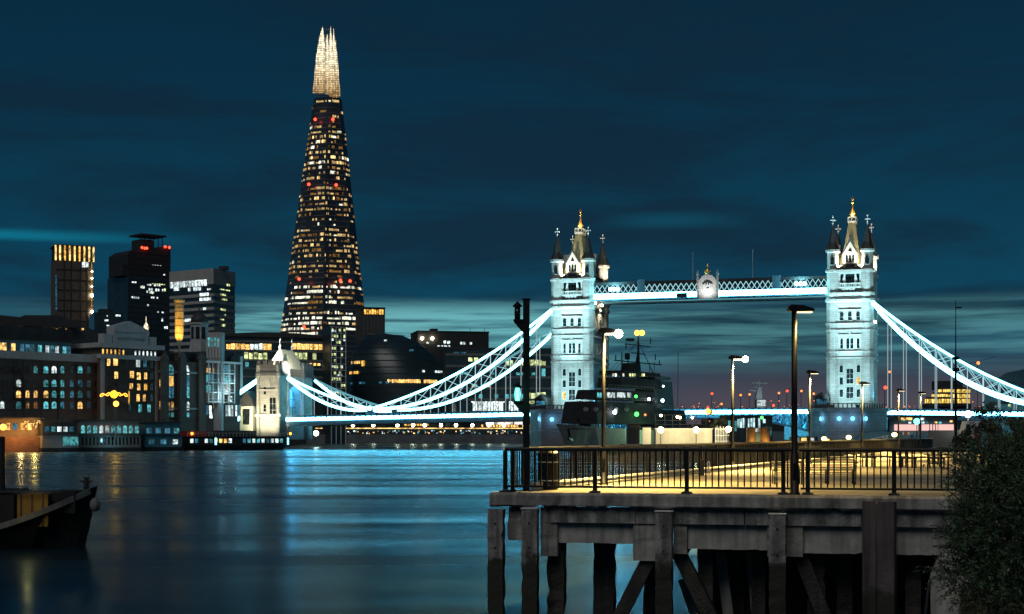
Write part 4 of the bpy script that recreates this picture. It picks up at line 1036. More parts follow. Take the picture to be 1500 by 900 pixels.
for px, dp in ((249,0),(272,0)):
    x = g(px,0)[0]; L2=2.8
    window(o, x, g(px,549)[1], L2, 2.9, E['teal'] if px<260 else E['pale'], M['stucco'], (3,2), True, 0)
    window(o, x, g(px,566)[1], L2, 3.0, E['warm'] if px<260 else E['dimblue'], M['stucco'], (3,2), False, 0)
    window(o, x, g(px,583)[1], L2, 3.2, E['dimblue'] if px<260 else E['teal'], M['stucco'], (3,3), False, 0)
    for dx in (-.85,.85): window(o, x+dx, g(px,601)[1], 1.1, 2.5, E['amber'] if px<260 else E['pale'], M['stucco'], (1,2), True, 0)
    for dx in (-.85,.85): window(o, x+dx, g(px,611)[1], 1.1, 1.3, E['teal'], M['stucco'], (1,1), False, 0)
for py in (568,600): x,z = g(233.5,py); window(o, x+.3, z, .8, 2.4, E['warm'], M['brick_red'], (1,2), False, 0)
# domed lantern on the brewery roof
o = thing('domed_lantern_tower', 'octagonal pale lantern with a dark dome above the brewery roofs', 'lantern tower', (X(292,462),462,0))
za, zb = Z(500,462), Z(476,462)
MB().lathe([(3.6,0),(3.6,za-4),(3.3,za-3.5),(2.75,za),(2.75,zb),(3.1,zb+.1),(3.1,zb+.6)],0,0,8,R(22.5)).build('drum', M['stucco'], o)
MB().lathe([(2.85,zb+.6),(2.6,zb+1.8),(1.9,zb+2.9),(.8,zb+3.6),(.25,zb+3.8),(.2,zb+4.8),(.04,zb+5.6)],0,0,16).build('dome', M['slate'], o, True)
for k in range(3): 
    a = R(-130+40*k); MB().box(-.6,.6,-.08,.08,za+.6,zb-.8).build('opening', M['darkpane'], o, loc=(2.6*math.cos(a),2.6*math.sin(a),0)).rotation_euler=(0,0,a+R(90))
lamp('SPOT',(5,-6,za-3),1500,(.7,.95,1.0),.3,aim=(0,0,zb),angle=70,blend=.8,parent=o)
o = thing('tank_house', 'white slatted roof house beside the domed lantern', 'roof house', (X(313,455),455,0))
za, zb = Z(510,455), Z(487,455)
MB().box(-2.0,2.4,0,5,0,zb).build('wall', M['stucco'], o)
b = MB()
for k in range(5): b.box(-2.2+k*.95,-1.7+k*.95,-.4,-.02,za-3,za+2.5)
b.build('fin', M['white_metal'], o); rowsq=[[( -1.8+k*.95,-.05,za+.3),(-1.1+k*.95,-.05,za+.3),(-1.1+k*.95,-.05,za+3.2),(-1.8+k*.95,-.05,za+3.2)] for k in range(4)]
cells(o, rowsq, E['teal'])
# modern glazed flats
fc = Facade(301, 452, 357, 464); o = fc.thing('glazed_flats', 'modern flats of white balconies and latticed glass next to the brewery', 'apartment building')
g = lambda px,py: fc.xz(px,py); L = fc.L; zt = g(330,533)[1]
MB().box(0,L-2,0.4,16,0,zt).build('wall', mat('flats_brick',(0.13,0.085,0.07),.8,var=.2,scale=.5), o)
b = MB().box(-.4,L-1.5,-1.2,16.3,zt,zt+.6); b.build('roof', M['white_metal'], o)
MB().box(1,L-3,2,14,zt+.6,g(330,516)[1]).build('roof_storey', M['slate'], o)
MB().prism_y([(g(341,0)[0],g(341,600)[1]),(g(355,0)[0],g(341,600)[1]),(g(355,0)[0],g(355,522)[1]),(g(350,0)[0],g(350,518)[1]),(g(341,0)[0],g(341,524)[1])],1,14).build('dark_gable', M['dark_wall'], o)
MB().box(g(354.5,0)[0],g(357.5,0)[0],.6,3,g(350,570)[1],g(356,522)[1]).build('stair_strip', M['white_metal'], o)
b = MB()
for py in (548,562,576,590): z = g(320,py)[1]; b.box(0,g(340,0)[0],-1.3,.39,z,z+.28)
for px in (302,308,316,324,332,340): x = g(px,0)[0]; b.box(x-.13,x+.13,-1.3,-1.05,g(px,592)[1],zt)
for py in (544,558,572,586):
    z=g(320,py)[1]; b.box(0,g(340,0)[0],-1.32,-1.26,z+.2,z+.28)
b.build('balcony_frame', M['white_metal'], o)
for px,py,w,h,nm in ((305,547,2.2,1.6,W_),(315,547,1.6,1.5,W_),(307,546,1.2,2.2,B_),(304,560,2.4,2.2,T_),(312,560,1.8,2.2,B_),(320,561,2.4,2.0,W_),(330,548,2.6,2.6,B_),(336,548,1.4,2.6,T_),(334,562,2.8,2.3,T_),(305,575,2.5,2.1,T_),(313,575,2.2,2.1,B_),(322,576,2.4,2.0,T_),(333,578,2.8,3.2,C_),(338,590,1.6,2.0,C_),(303,608,1.0,2.8,B_),(309,608,1.0,2.8,C_),(316,598,1.2,1.9,W_),(323,598,1.2,1.9,A_),(310,613,1.2,1.4,C_),(317,613,1.2,1.4,C_),(324,613,1.2,1.4,C_),(333,610,.7,3.4,C_),(337,610,.7,3.4,C_),(341,610,.7,3.4,C_),(347,610,.7,3.4,C_),(352,610,.7,3.4,B_)):
    x,z = g(px,py); window(o, x, z, w, h, E[nm], M['white_metal'], (3,3) if w>2 else (2,2), False, .4, False, t=.08)
lamp('POINT',(4,-3,g(310,580)[1]),350,(.6,.95,1.0),.3,parent=o); lamp('POINT',(9,-4,g(310,560)[1]),500,(.6,.9,1.0),.3,parent=o)
# rooftops behind the warehouse
fc = Facade(-10, 470, 150, 486); o = fc.thing('rooftop_terrace_block', 'dark flat-roofed block with a warm lit top floor behind the brown warehouse', 'apartment building')
g = lambda px,py: fc.xz(px,py)
MB().prism_y([(0,0),(fc.L,0),(fc.L,g(148,490)[1]),(g(108,478)[0],g(108,470)[1]),(g(85,462)[0],g(85,462)[1]),(g(36,461)[0],g(36,462)[1]),(g(30,466)[0],g(30,465)[1]),(0,g(0,461)[1])],0,25).build('wall', M['roofing'], o)
b = MB().box(-1,g(112,0)[0],-2,0.0,g(40,479)[1],g(40,477)[1]); b.build('eaves', M['dark_wall'], o)
rows(o, fc, [(66,480,104,489)], E['warm'], 1.0, .35, .85, jit=.3); rows(o, fc, [(18,480,33,488)], E['pale'], 1.3, .4, .7, jit=.3); rows(o, fc, [(120,513,126,516)], E['amber'], 1.5,.2,1,y=-.2); rows(o, fc, [(119,481,123,484)], E['warm'], 1.5,.2,1,y=-.2)
fc = Facade(138, 700, 180, 705); o = fc.thing('dark_office', 'small dark office block between the amber-finned tower and the hospital tower', 'office block')
MB().box(0,fc.L,0,20,0,fc.xz(150,458)[1]).build('wall', M['curtain'], o); rows(o, fc, [(152,468,160,471),(156,462,158,464),(168,461,178,464),(155,476,162,478)], E['pale'], 2.4,.3,.8)
MB().box(3,9,3,12,fc.xz(150,458)[1],fc.xz(150,456.5)[1]+1.5).build('roof_plant', M['dark_wall'], o)

# glowing planet-like light sculpture on the quay
d = 408; o = thing('planet_lamp', 'glowing orange globe with wavy ring wings on a mast', 'light sculpture', (X(167,d),d,0))
zc = Z(578,d); MB().tube((0,0,3.2),(0,0,zc-1.2),.1,8).build('mast', M['dark_steel'], o); MB().ball((0,0,zc),1.05,14,10).build('globe', glow('orange_globe',(1.0,.46,.02),4.5,cell=1.5), o, True)
for s in (-1,1):
    for k in (0,1):
        pts = [(s*(1.0+t*.35),-.2,zc+.25-.5*k*.6+.28*math.sin(t*1.3+k*2)-(.04*t)) for t in range(9)]
        MB().path(pts,.07,5).build('ring_wing', E['orange_lamp'], o)
o = thing('quay_lamp', 'round orange lamp just under the glowing globe sculpture', 'lamp', (X(170,d-2),d-2,0))
MB().tube((0,0,3),(0,0,Z(592,d)-.6),.08,6).build('post', M['dark_steel'], o); MB().ball((0,0,Z(592,d)),.75,12,8).build('globe', E['orange_lamp'], o, True)
lamp('POINT',(0,-1.5,Z(592,d)),300,(1,.45,.08),.5,parent=o)
# ------------------------------------------------------------------ far embankment upstream of the bridge
random.seed(31)
DE = 770
o = thing('embankment_wall', 'long dark river wall across the water under the bridge', 'river wall', (X(600,DE),DE,0))
x0, x1 = X(425,DE)-X(600,DE), X(830,DE)-X(600,DE)
MB().box(x0,x1,0,3,-1,4.7).build('lower_wall', M['pier_stone'], o); MB().box(x0,x1,9,10,4.4,8.0).build('upper_wall', M['dark_wall'], o)
MB().box(x0+12,x1,8.7,8.98,7.75,8.15).build('lit_handrail', E['goldstrip'], o)
b = MB()
for k in range(60): x = x0+(x1-x0)*k/59; b.box(x-.06,x+.06,.2,.32,4.7,5.8)
b.box(x0,x1,.2,.32,5.7,5.8); b.build('railing', M['dark_steel'], o)
for k, px in enumerate((493,517,547,582,605,622,646,668,692,716,738)):
    o = thing('embankment_lamp', '%s white globe lamp along the far embankment, counted from the gatehouse' % ORD[k], 'street lamp', (X(px,DE+6),DE+6,4.4), 0, 'lamps along the far embankment')
    MB().tube((0,0,0),(0,0,4.6),.12,6).build('post', M['dark_steel'], o); MB().ball((0,0,5.1),.85,10,6).build('globe', E['lamp_hot'], o)
o = thing('pier_floodlight', 'dazzling white floodlight low by the gatehouse end of the bridge', 'floodlight', (X(463,560),560,0))
MB().tube((0,0,0),(0,0,Z(635,560)),.12,6).build('post', M['dark_steel'], o); MB().ball((0,0,Z(635,560)),.95,12,8).build('lamp_head', glow('hot_flood',(.95,1.0,.9),22), o)
for px, py, c in ((476,631,'orange_far'),(482,634,'warm'),(500,634,'pale'),(512,635,'teal'),(530,636,'dimblue')): pass
q = thing('promenade_kiosk', 'low row of dim shop lights under the far embankment lamps', 'kiosk row', (X(600,DE+5),DE+5,0))
MB().box(X(470,DE)-X(600,DE),X(790,DE)-X(600,DE),0,3,4.42,7.2).build('wall', M['dark_wall'], q)
qs = {'warm':[], 'pale':[], 'teal':[], 'dimblue':[]}
for k in range(110):
    px = random.uniform(472,785); x = X(px,DE)-X(600,DE); w_ = random.uniform(.25,.9); z = random.uniform(4.8,6.4); h = random.uniform(.3,.8)
    qs[random.choice(['pale','dimblue','teal','pale','warm'])].append([(x,-.1,z),(x+w_,-.1,z),(x+w_,-.1,z+h),(x,-.1,z+h)])
for k_, v in qs.items(): cells(q, v, E[k_], 'shop_light', 25)
def block(name, label, cat, px0, d0, px1, d1, pytop, depth=25, mt='curtain', top=None):
    fc = Facade(px0,d0,px1,d1); o = fc.thing(name, label, cat); z = fc.xz((px0+px1)/2, pytop)[1]
    MB().box(0,fc.L,0,depth,0,z).build('wall', M[mt], o); MB().box(-.3,fc.L+.3,-.4,depth+.3,z,z+.8).build('parapet', M['dark_wall'], o)
    return o, fc
def bands(o, fc, pys, x0, x1, mt='grey_clad', h=.9):
    b = MB()
    for py in pys:
        a, z = fc.xz(x0, py); c, _ = fc.xz(x1, py); b.box(a, c, -.3, -.02, z, z+h)
    b.build('floor_band', M[mt], o)
o, fc = block('riverside_pavilion', 'low riverside pavilion with an amber window row, left of the white shopfronts', 'pavilion', 588,815,640,815,613,14,'dark_wall')
rows(o, fc, [(592,616,628,624)], E['amber'], 1.6,.25,.95)
o, fc = block('shopfront_parade', 'parade of glaring white shopfronts behind the far embankment', 'shop parade', 690,812,800,812,608,14,'dark_wall')
rows(o, fc, [(711,613,766,622)], glow('shop_white',(1,.92,.82),1.5,cell=.3,sample=False), 4.6,.12,.95); rows(o, fc, [(700,614,709,619),(700,622,790,626)], E['warm'], 1.6,.35,.7); rows(o, fc, [(690,627,760,629)], E['goldstrip'], 2.5,.3,.7)
o, fc = block('lit_offices', 'long office building with two amber window rows behind the gatehouse roof', 'office block', 326,780,508,800,497,30,'curtain')
zt = fc.xz(420,497)[1]; pts = [(0,zt+.81)]+[(fc.L*k/12, zt+.81+2.6*math.sin(math.pi*min(1,.15+k/14))) for k in range(13)]+[(fc.L,zt+.81)]
MB().prism_y(pts,-1.2,30.2).build('curved_roof', M['roofing'], o)
rows(o, fc, [(331,503,366,513),(385,503,398,513),(428,503,485,513)], E['warm'], 2.3,.12,.93); rows(o, fc, [(366,503,385,513)], E['pale'],2.3,.2,.7); rows(o, fc, [(357,516,392,527),(430,516,464,527)], E['lime'], 2.4,.2,.85); rows(o, fc, [(331,530,372,538),(440,531,500,538)], E['teal'], 2.6,.3,.5)
rows(o, fc, [(452,532,470,536),(392,532,412,540)], E['warm'],2.2,.3,.6)
bands(o, fc, (501,514.5,528.5,541,553), 327, 507, 'grey_clad', 1.0)
o, fc = block('glass_stair_tower', 'narrow see-through glass stair tower under the tall spire', 'stair tower', 484,765,507,770,478,9,'curtain')
rows(o, fc, [(485,y,506,y+5) for y in range(481,585,9)], E['lime'], 1.3,.3,.5); rows(o, fc, [(485,y,506,y+4) for y in range(483,575,13)], E['pale'], 1.6,.35,.4,y=-.2)
b = MB()
for px in (485,492,499,506): x = fc.x(px); b.box(x-.16,x+.16,-.5,-.22,0,fc.xz(495,479)[1])
for py in range(479,585,9): z = fc.xz(495,py)[1]; b.box(0,fc.L,-.48,-.24,z-.25,z)
b.build('frame', M['white_metal'], o)
# leaning glass ovoid
cx = X(578,830); o = thing('glass_ovoid', 'dark leaning egg-shaped glass building with two thin amber window rows', 'office building', (cx,850,0))
prof = []
def ell(z):     # left and right edges traced by floors
    py = HOR-(z-EYE)*F/830
    pl = 507; 
    t = max(0,min(1,(py-486)/(612-486)))
    pr = 560 + 108*math.sqrt(max(0,1-(1-t)**2.0))**1.0
    pl = 507 + 30*(1-t)**6
    return X(pl,830)-cx, X(pr,830)-cx
b = MB(); nf = 26; n = 28; rings = []
zs = [Z(612,830)+ (Z(486,830)-Z(612,830))*k/nf for k in range(nf+1)]
for z in zs:
    l_, r_ = ell(z); rr = (r_-l_)/2; c_ = (l_+r_)/2
    rings.append([(c_+rr*math.cos(2*math.pi*i/n), -6+0.85*rr*math.sin(2*math.pi*i/n), z) for i in range(n)])
vs = [p for r_ in rings for p in r_]; fs = [tuple(range(n-1,-1,-1)), tuple(range(nf*n,(nf+1)*n))]
for k in range(nf):
    for i in range(n): fs.append((k*n+i,k*n+(i+1)%n,(k+1)*n+(i+1)%n,(k+1)*n+i))
b.add(vs, fs); b.build('glass_shell', mat('ovoid_glass',(0.020,0.044,0.058),.3,var=.4,scale=.08,spec=.6), o, True)
b = MB()
for k in range(1,nf,2):
    l_, r_ = ell(zs[k]); rr = (r_-l_)/2+.15; c_=(l_+r_)/2; m_ = 40
    for i in range(m_):
        a0, a1 = math.pi+math.pi*i/m_, math.pi+math.pi*(i+1)/m_
        p0=(c_+rr*math.cos(a0),-6+.85*rr*math.sin(a0)); p1=(c_+rr*math.cos(a1),-6+.85*rr*math.sin(a1))
        b.quad((*p0,zs[k]),(*p1,zs[k]),(*p1,zs[k]+.45),(*p0,zs[k]+.45))
b.build('floor_ring', M['dark_steel'], o)
def ov(px0,px1,py0,py1,mt,step,prob):
    q=[]; z0,z1=Z(py1,830),Z(py0,830); l_,r_=ell((z0+z1)/2); rr=(r_-l_)/2+.5; c_=(l_+r_)/2
    px=px0
    while px<px1:
        xa,xb=X(px,830)-cx,X(px+step*.85,830)-cx
        if random.random()<prob and abs(xa-c_)<rr and abs(xb-c_)<rr:
            ya=-6-.85*math.sqrt(rr*rr-(xa-c_)**2); yb=-6-.85*math.sqrt(rr*rr-(xb-c_)**2)
            q.append([(xa,ya,z0),(xb,yb,z0),(xb,yb,z1),(xa,ya,z1)])
        px+=step
    cells(o,q,mt,'lit_window')
ov(570,618,557,562,E['warm'],3.2,1); ov(622,643,557,562,E['warm'],3.2,.9); ov(510,528,529,533,E['warm'],2.6,.85); ov(510,528,544,548,E['amber'],2.6,.85); ov(530,535,529,537,E['amber'],2.6,1); ov(620,650,543,546,E['pale'],3.5,.4); ov(563,567,498,501,E['pale'],2,1); ov(600,606,512,515,E['dimblue'],2,1); ov(512,600,560,563,E['dimblue'],5,.25)
o, fc = block('office_with_lit_top', 'ribbed office block with an amber top storey close to the glass spire', 'office block', 531,1000,564,1004,452,30,'dark_wall')
rows(o, fc, [(533,453,562,461)], E['amber'], 1.6,.2,1)
b = MB()
for k in range(16): x = fc.L*(k+.5)/16; b.box(x-.2,x+.2,-.5,-.02,0,fc.xz(545,463)[1])
b.build('rib', M['grey_clad'], o)
o, fc = block('rooftop_plant_block', 'dark office block with two white roof lamps behind the chain', 'office block', 612,950,716,960,487,30,'dark_wall')
rows(o, fc, [(618,501,640,504),(643,499,660,504),(664,501,692,505),(640,506,660,508)], E['pale'], 2.2,.35,.6); rows(o, fc, [(618,493,634,496)], E['warm'],2,.3,.5)
MB().box(fc.x(633),fc.x(643),4,12,fc.xz(640,487)[1]+.8,fc.xz(640,481)[1]).build('roof_plant', M['dark_steel'], o)
for px in (618,633): MB().ball((0,0,0),.95,8,6).build('roof_lamp', E['lamp_hot'], o, loc=(fc.x(px),-1,fc.xz(px,496)[1]))
b = MB()
for px in (690,711): b.tube((fc.x(px),3,fc.xz(px,488)[1]),(fc.x(px),3,fc.xz(px,485)[1]+2),.15,5)
b.build('aerial', M['dark_steel'], o)
o, fc = block('terraced_glass_offices', 'glass offices with greenish lit floors seen through the bridge chains', 'office block', 652,860,832,870,512,30,'curtain')
rows(o, fc, [(740,528,800,536),(760,527,800,533)], E['lime'], 2.4,.2,.75); rows(o, fc, [(668,523,735,530),(735,562,775,573),(690,563,720,570)], E['lime'], 3.2,.3,.5); rows(o, fc, [(672,545,800,550),(700,577,800,584),(664,562,700,574),(776,540,800,552)], E['teal'], 3.0,.3,.5); rows(o, fc, [(692,588,760,602)], E['pale'], 3.0,.15,.85); rows(o, fc, [(770,574,800,592)], E['lime'], 3.4,.2,.8); rows(o,fc,[(664,516,800,520)],E['dimblue'],4,.2,.6); rows(o,fc,[(690,588,740,590)],E['pale'],4,.1,1,y=-.25)
bands(o, fc, (521,538,554,570.5,587), 653, 831, 'grey_clad', 1.3)
# houseboats and passenger boat along the wharf
def hull(par, L, beam, free, sheer=.6, mt='ship_dark', bow=.25, name='hull', stern=.85, keel=-.4, rake=.08, n=16, sl=.6, sp=2):
    """hull with its stem at x=0 pointing to -x; sections along +x"""
    b = MB(); secs = []
    for k in range(n+1):
        t = k/n; s = min(1, (t/bow)**.62) if t < bow else 1; s *= 1-(1-stern)*max(0,(t-.8)/.2)
        zd = free + sheer*max(0,1-t/sl)**sp; wl = beam/2*s*(.55 if t < bow*.4 else .86)
        xo = L*t; xk = xo + L*rake*(1-t)
        secs.append([(xk,0,keel),(xk,-wl*.8,keel),(xo*.5+xk*.5,-wl,zd*.35),(xo,-beam/2*s-.02,zd),(xo,beam/2*s+.02,zd),(xo*.5+xk*.5,wl,zd*.35),(xk,wl*.8,keel)])
    m_ = 7; vs = [p for s in secs for p in s]; fs = [tuple(range(m_)), tuple(range((n+1)*m_-1,n*m_-1,-1))]
    for k in range(n):
        for i in range(m_): j=(i+1)%m_; fs.append((k*m_+i,(k+1)*m_+i,(k+1)*m_+j,k*m_+j))
    return b.add(vs, fs).build(name, M[mt], par)
fc = Facade(268, 434, 424, 452); L = fc.L
e = Vector((fc.e.x, fc.e.y)); o = thing('passenger_boat', 'long moored passenger boat with cyan lit saloon windows below the gatehouse', 'boat', (fc.b.x, fc.b.y, 0), fc.rz+math.pi)
hull(o, L, 6.5, 1.5, .8, 'ship_dark', .2); 
MB().box(L*.08,L*.98,-2.7,2.7,1.5,3.9).build('saloon', M['ship_dark'], o); MB().box(L*.06,L*.99,-3.0,3.0,3.91,4.1).build('upper_deck', M['dark_steel'], o); MB().box(L*.35,L*.7,-2.0,2.0,4.1,5.8).build('wheelhouse', M['dark_wall'], o)
b = MB()
for k in range(30): x = L*.06+L*.93*k/29; b.tube((x,2.9,4.1),(x,2.9,5.1),.04,4)
b.beam((L*.06,2.9,5.1),(L*.99,2.9,5.1),.06); b.build('railing', M['white_metal'], o)
for k in range(20):
    x = L*.1+k*L*.044; nm = ['teal','pale','teal','dimblue','pale'][k%5]
    if k in (12,13): nm = 'warm'
    if k in (2,14): nm = 'pale'
    if k in (9,10,17): continue
    MB().quad((x+.95,2.74,2.2),(x,2.74,2.2),(x,2.74,3.4),(x+.95,2.74,3.4)).build('saloon_window', E[nm], o)
for k in (1.3,L*.72): MB().quad((k+.7,2.76,1.6),(k+.1,2.76,1.6),(k+.1,2.76,3.7),(k+.7,2.76,3.7)).build('lit_door', glow('cyan_door',(.35,.9,1.0),2.2), o)
for x,nm in ((L*.95,'orange_lamp'),(1.0,'orange_lamp')): MB().ball((x,2.9,4.9),.38,8,6).build('deck_lamp', E[nm], o)
MB().box(L*.8,L*.99,-2.8,2.8,4.11,5.6).build('awning', M['red_paint'], o)
for k, (px0,px1,py0,py1,mt,lab) in enumerate(((62,116,618,659,'stucco','pale boxy houseboat left of the arched houseboat'),(117,206,615,659,'stucco','two-storey houseboat with a row of teal arched windows'),(212,266,618,659,'blue_render','blue panelled houseboat moored by the brewery'))):
    fc = Facade(px0, (390,403,418)[k], px1, (399,414,425)[k]); o = fc.thing('houseboat', lab, 'houseboat', 'houseboats along the wharf'); L = fc.L; g = lambda px,py: fc.xz(px,py)
    mt_ = bpy.data.materials.get('blue_render') if mt == 'blue_render' else M['grey_clad']
    MB().box(-.4,L+.4,-.5,6,-.3,1.1).build('pontoon', M['ship_dark'], o)
    z1 = g((px0+px1)/2,638)[1]; z2 = g((px0+px1)/2,py0)[1]
    MB().box(0,L,0,5.5,1.1,z1).build('lower_cabin', mt_, o); MB().box(-.2,L+.2,-.4,5.8,z1,z1+.25).build('deck', M['dark_steel'], o)
    MB().box(.3,L-.3,.4,5.2,z1+.25,z2-.3).build('upper_cabin', M['dark_wall'] if k==0 else mt_, o); MB().box(-.1,L+.1,-.1,5.6,z2-.3,z2).build('roof', M['roofing'], o)
    if k == 1:
        for j in range(10): window(o, 1.0+(L-2)*j/9, z1+.6, 1.1, 2.1, E['teal'] if j not in (3,4) else E['pale'], M['stucco'], (1,2), True, .4, False)
        for j in range(16): MB().box(.8+j*(L-1.6)/15-.25,.8+j*(L-1.6)/15+.25,-.06,0,1.8,z1-.5).build('cabin_window', M['darkpane'], o)
        lamp('SPOT',(L/2,-6,3),420,(.35,.85,1.0),.5,aim=(L/2,0,5),angle=140,blend=.9,parent=o)
    elif k == 0:
        for j in range(5): MB().quad((1+j*1.9,.3,z1+1.0),(2.3+j*1.9,.3,z1+1.0),(2.3+j*1.9,.3,z1+2.3),(1+j*1.9,.3,z1+2.3)).build('cabin_window', E[['dimblue','teal','pale','pale','dimblue'][j]], o)
        MB().quad((L*.55,-.04,1.7),(L*.97,-.04,1.7),(L*.97,-.04,z1-.4),(L*.55,-.04,z1-.4)).build('saloon_window', E['teal'], o)
        lamp('SPOT',(L/2,-6,2.5),200,(.5,.8,1.0),.5,aim=(L/2,0,3),angle=120,blend=.9,parent=o)
    else:
        for j in range(4): window(o, 1.4+(L-2.8)*j/3, z1+.6, 1.5, 1.4, E['dimblue'] if j<3 else E['teal'], M['stucco'], (2,1), False, .4, False)
        for j in range(3): window(o, 2+(L-4)*j/2, 1.9, 1.6, 1.3, E['dimblue'] if j<2 else E['pale'], M['stucco'], (2,1), False, 0, False)
fc = Facade(-15, 381, 62, 391); o = fc.thing('quayside_bar', 'low red-brown quayside bar with strings of golden lights', 'bar')
MB().box(0,fc.L,0,7,0,fc.xz(30,640)[1]).build('wall', M['brick_red'], o); MB().box(-.3,fc.L+.3,-.8,7.2,fc.xz(30,614)[1],fc.xz(30,612)[1]).build('canopy', M['roofing'], o); MB().box(0.2,fc.L-.2,1.5,7,fc.xz(30,640)[1],fc.xz(30,614)[1]).build('upper_room', M['brick_brown'], o)
random.seed(4)
for k in range(13):
    px = 36+k*1.75; zc = fc.xz(px, 617+random.random()*9)[1]; x = fc.x(px)
    pts = [(x+.28*math.cos(a*1.0),-.6,zc+.35*math.sin(a)) for a in [random.random()*2+j*.9 for j in range(5)]]
    MB().path(pts,.07,4).build('fairy_lights', E['goldstrip'], o)
MB().ball((fc.x(2),-1,fc.xz(2,626)[1]),.8,10,8).build('bar_lamp', E['orange_lamp'], o); lamp('POINT',(fc.x(20),-4,5),1800,(1,.45,.12),.5,parent=o); lamp('POINT',(fc.x(45),-2,fc.xz(45,625)[1]),1500,(1,.5,.12),.5,parent=o)
for j in range(6): MB().quad((1+j*2,1.42,fc.xz(30,630)[1]),(2.1+j*2,1.42,fc.xz(30,630)[1]),(2.1+j*2,1.42,fc.xz(30,620)[1]),(1+j*2,1.42,fc.xz(30,620)[1])).build('bar_window', E[['amber','dimblue','warm','dimblue','amber','warm'][j]], o)
# wharf edge
g = MB(); pl = [Vector((-78,470,0)),Vector((-83,458,0)),Vector((-101.5,430,0)),Vector((-114.6,416,0)),Vector((-136.5,390.5,0)),Vector((-420,200,0))]
o = thing('wharf_wall', 'dark stone wharf wall behind the moored boats', 'river wall', (0,0,0)); b = MB()
for a, c in zip(pl, pl[1:]): b.beam((a.x,a.y-1,1.3),(c.x,c.y-1,1.3),1.0,4.4)
b.build('wall', M['pier_stone'], o)
# ------------------------------------------------------------------ warship and quay beyond the promenade
random.seed(9)
bow = Vector((X(816,300),300)); ste = Vector((X(992,352),352)); rz = math.atan2(ste.y-bow.y, ste.x-bow.x); L = (ste-bow).length
o = thing('naval_ship', 'dark grey naval ship with a lattice mast topped by an orange light', 'ship', (bow.x,bow.y,0), rz)
hull(o, L, 11, 5.6, 1.2, 'navy_grey', .34, 'hull', .8, -1, .12, 24)
MB().box(L*.06,L*.93,-3.3,3.3,5.62,5.7).build('deck', M['ship_dark'], o)
def sx_(px, d): return px
def SP(px, py, yl=0.0):            # photo point on the ship's centre plane -> local x, z
    k = (px-CX)/F; ex, ey = math.cos(rz), math.sin(rz); a = Vector((bow.x - yl*math.sin(rz), bow.y + yl*math.cos(rz)))
    t = (k*a.y-a.x)/(ex-k*ey); d = a.y+ey*t; return t, Z(py,d)
def sbox(px0, px1, py0, py1, hw, name, mt, par=o, chamfer=0.0):
    x0, zt = SP(px0,py0); x1, zb = SP(px1,py1); x1b,_ = SP(px1,py0)
    b = MB(); b.prism([(x0,-hw),(x1,-hw),(x1,hw),(x0,hw)], zb, zt, [(x0+chamfer,-hw*.9),(x1-chamfer*.5,-hw*.9),(x1-chamfer*.5,hw*.9),(x0+chamfer,hw*.9)])
    return b.build(name, mt, par)
sbox(848,940,588,622,4.2,'main_deckhouse',M['ship_dark'],chamfer=.8)
br = sbox(866,938,571,588,3.8,'bridge_house',M['ship_dark'],chamfer=.4)
sbox(892,952,553,571,3.0,'upper_bridge',M['ship_dark'],chamfer=.4); sbox(918,930,532,553,1.6,'mast_base',M['ship_dark'],chamfer=.3)
sbox(943,972,558,600,2.6,'funnel',M['dark_wall'],chamfer=.8); sbox(945,970,551,558,2.4,'funnel_cap',M['black_paint'])
sbox(940,985,600,626,3.6,'after_deckhouse',M['ship_dark'])
for px0,px1,nm in ((875,882,'teal'),(889,901,'pale'),(904,916,'pale'),(919,925,'pale')):
    x0,zb = SP(px0,582.5,-3.9); x1,zt = SP(px1,575.5,-3.9)
    MB().quad((x0,-3.88,zb),(x1,-3.88,zb),(x1,-3.88,zt),(x0,-3.88,zt)).build('bridge_window', E[nm], br)
q = {'shardpale':[],'lime':[]}
for px,nm in ((898,'shardpale'),(902,'shardpale'),(913,'shardpale'),(923,'lime'),(926.5,'lime'),(930,'lime'),(941,'lime'),(943,'lime')):
    x0,zb = SP(px-1.3,551.5,-3.1); x1,zt = SP(px+1.3,547.5,-3.1)
    MB().quad((x0,-3.12,zb),(x1,-3.12,zb),(x1,-3.12,zt),(x0,-3.12,zt)).build('upper_window', E[nm], o)
sbox(896,950,543,553,3.1,'lookout_house',M['ship_dark'])
# mast with yards and aerials
m = MB(); x0,z0 = SP(935,553); x1,z1 = SP(935,492)
m.tube((x0,0,z0-1),(x0,0,z1),.55,8,.14)
for dx in (-1.0,1.0): m.beam((x0+dx,.8,z0),(x0,0,z0+6),.22)
for py, a, c in ((504,916,953),(528,900,969),(517,925,945)):
    xa,z_ = SP(a,py); xb,_ = SP(c,py); m.beam((xa,0,z_),(xb,0,z_),.22)
for px,py0,py1 in ((917,504,512),(953,496,504),(902,520,528),(960,519,528),(920,524,532),(966,528,534),(911,516,545)):
    xa,za = SP(px,py0); _,zb = SP(px,py1); m.tube((xa,0,zb),(xa,0,za),.12,6)
m.build('mast', M['ship_dark'], o)
b = MB(); xa,z_ = SP(923,500); b.lathe([(.9,z_),(1.0,z_+.3),(.9,z_+.6)],xa,0,10); xa,z_ = SP(919,527); b.lathe([(.6,z_),(.6,z_+1.4)],xa,0,8); b.build('radar', M['ship_dark'], o)
for px in (931,938): xa,za = SP(px,488); MB().ball((xa,-.4,za),.62,10,6).build('masthead_light', E['orange_lamp'], o)
x0,z0 = SP(927,553)
for px,py,nm,r in ((931,581,'green_lamp',.34),(932,607,'green_lamp',.5),(900,604,'lamp_white',.42),(950,585,'lamp_white',.3),(970,587,'lamp_white',.34),(971,566,'lamp_white',.18)):
    xa,za = SP(px,py,-4.6); MB().ball((xa,-4.7,za),r,8,6).build('deck_light', E[nm], o)
rg = MB(); xm_,zm_ = SP(935,500)
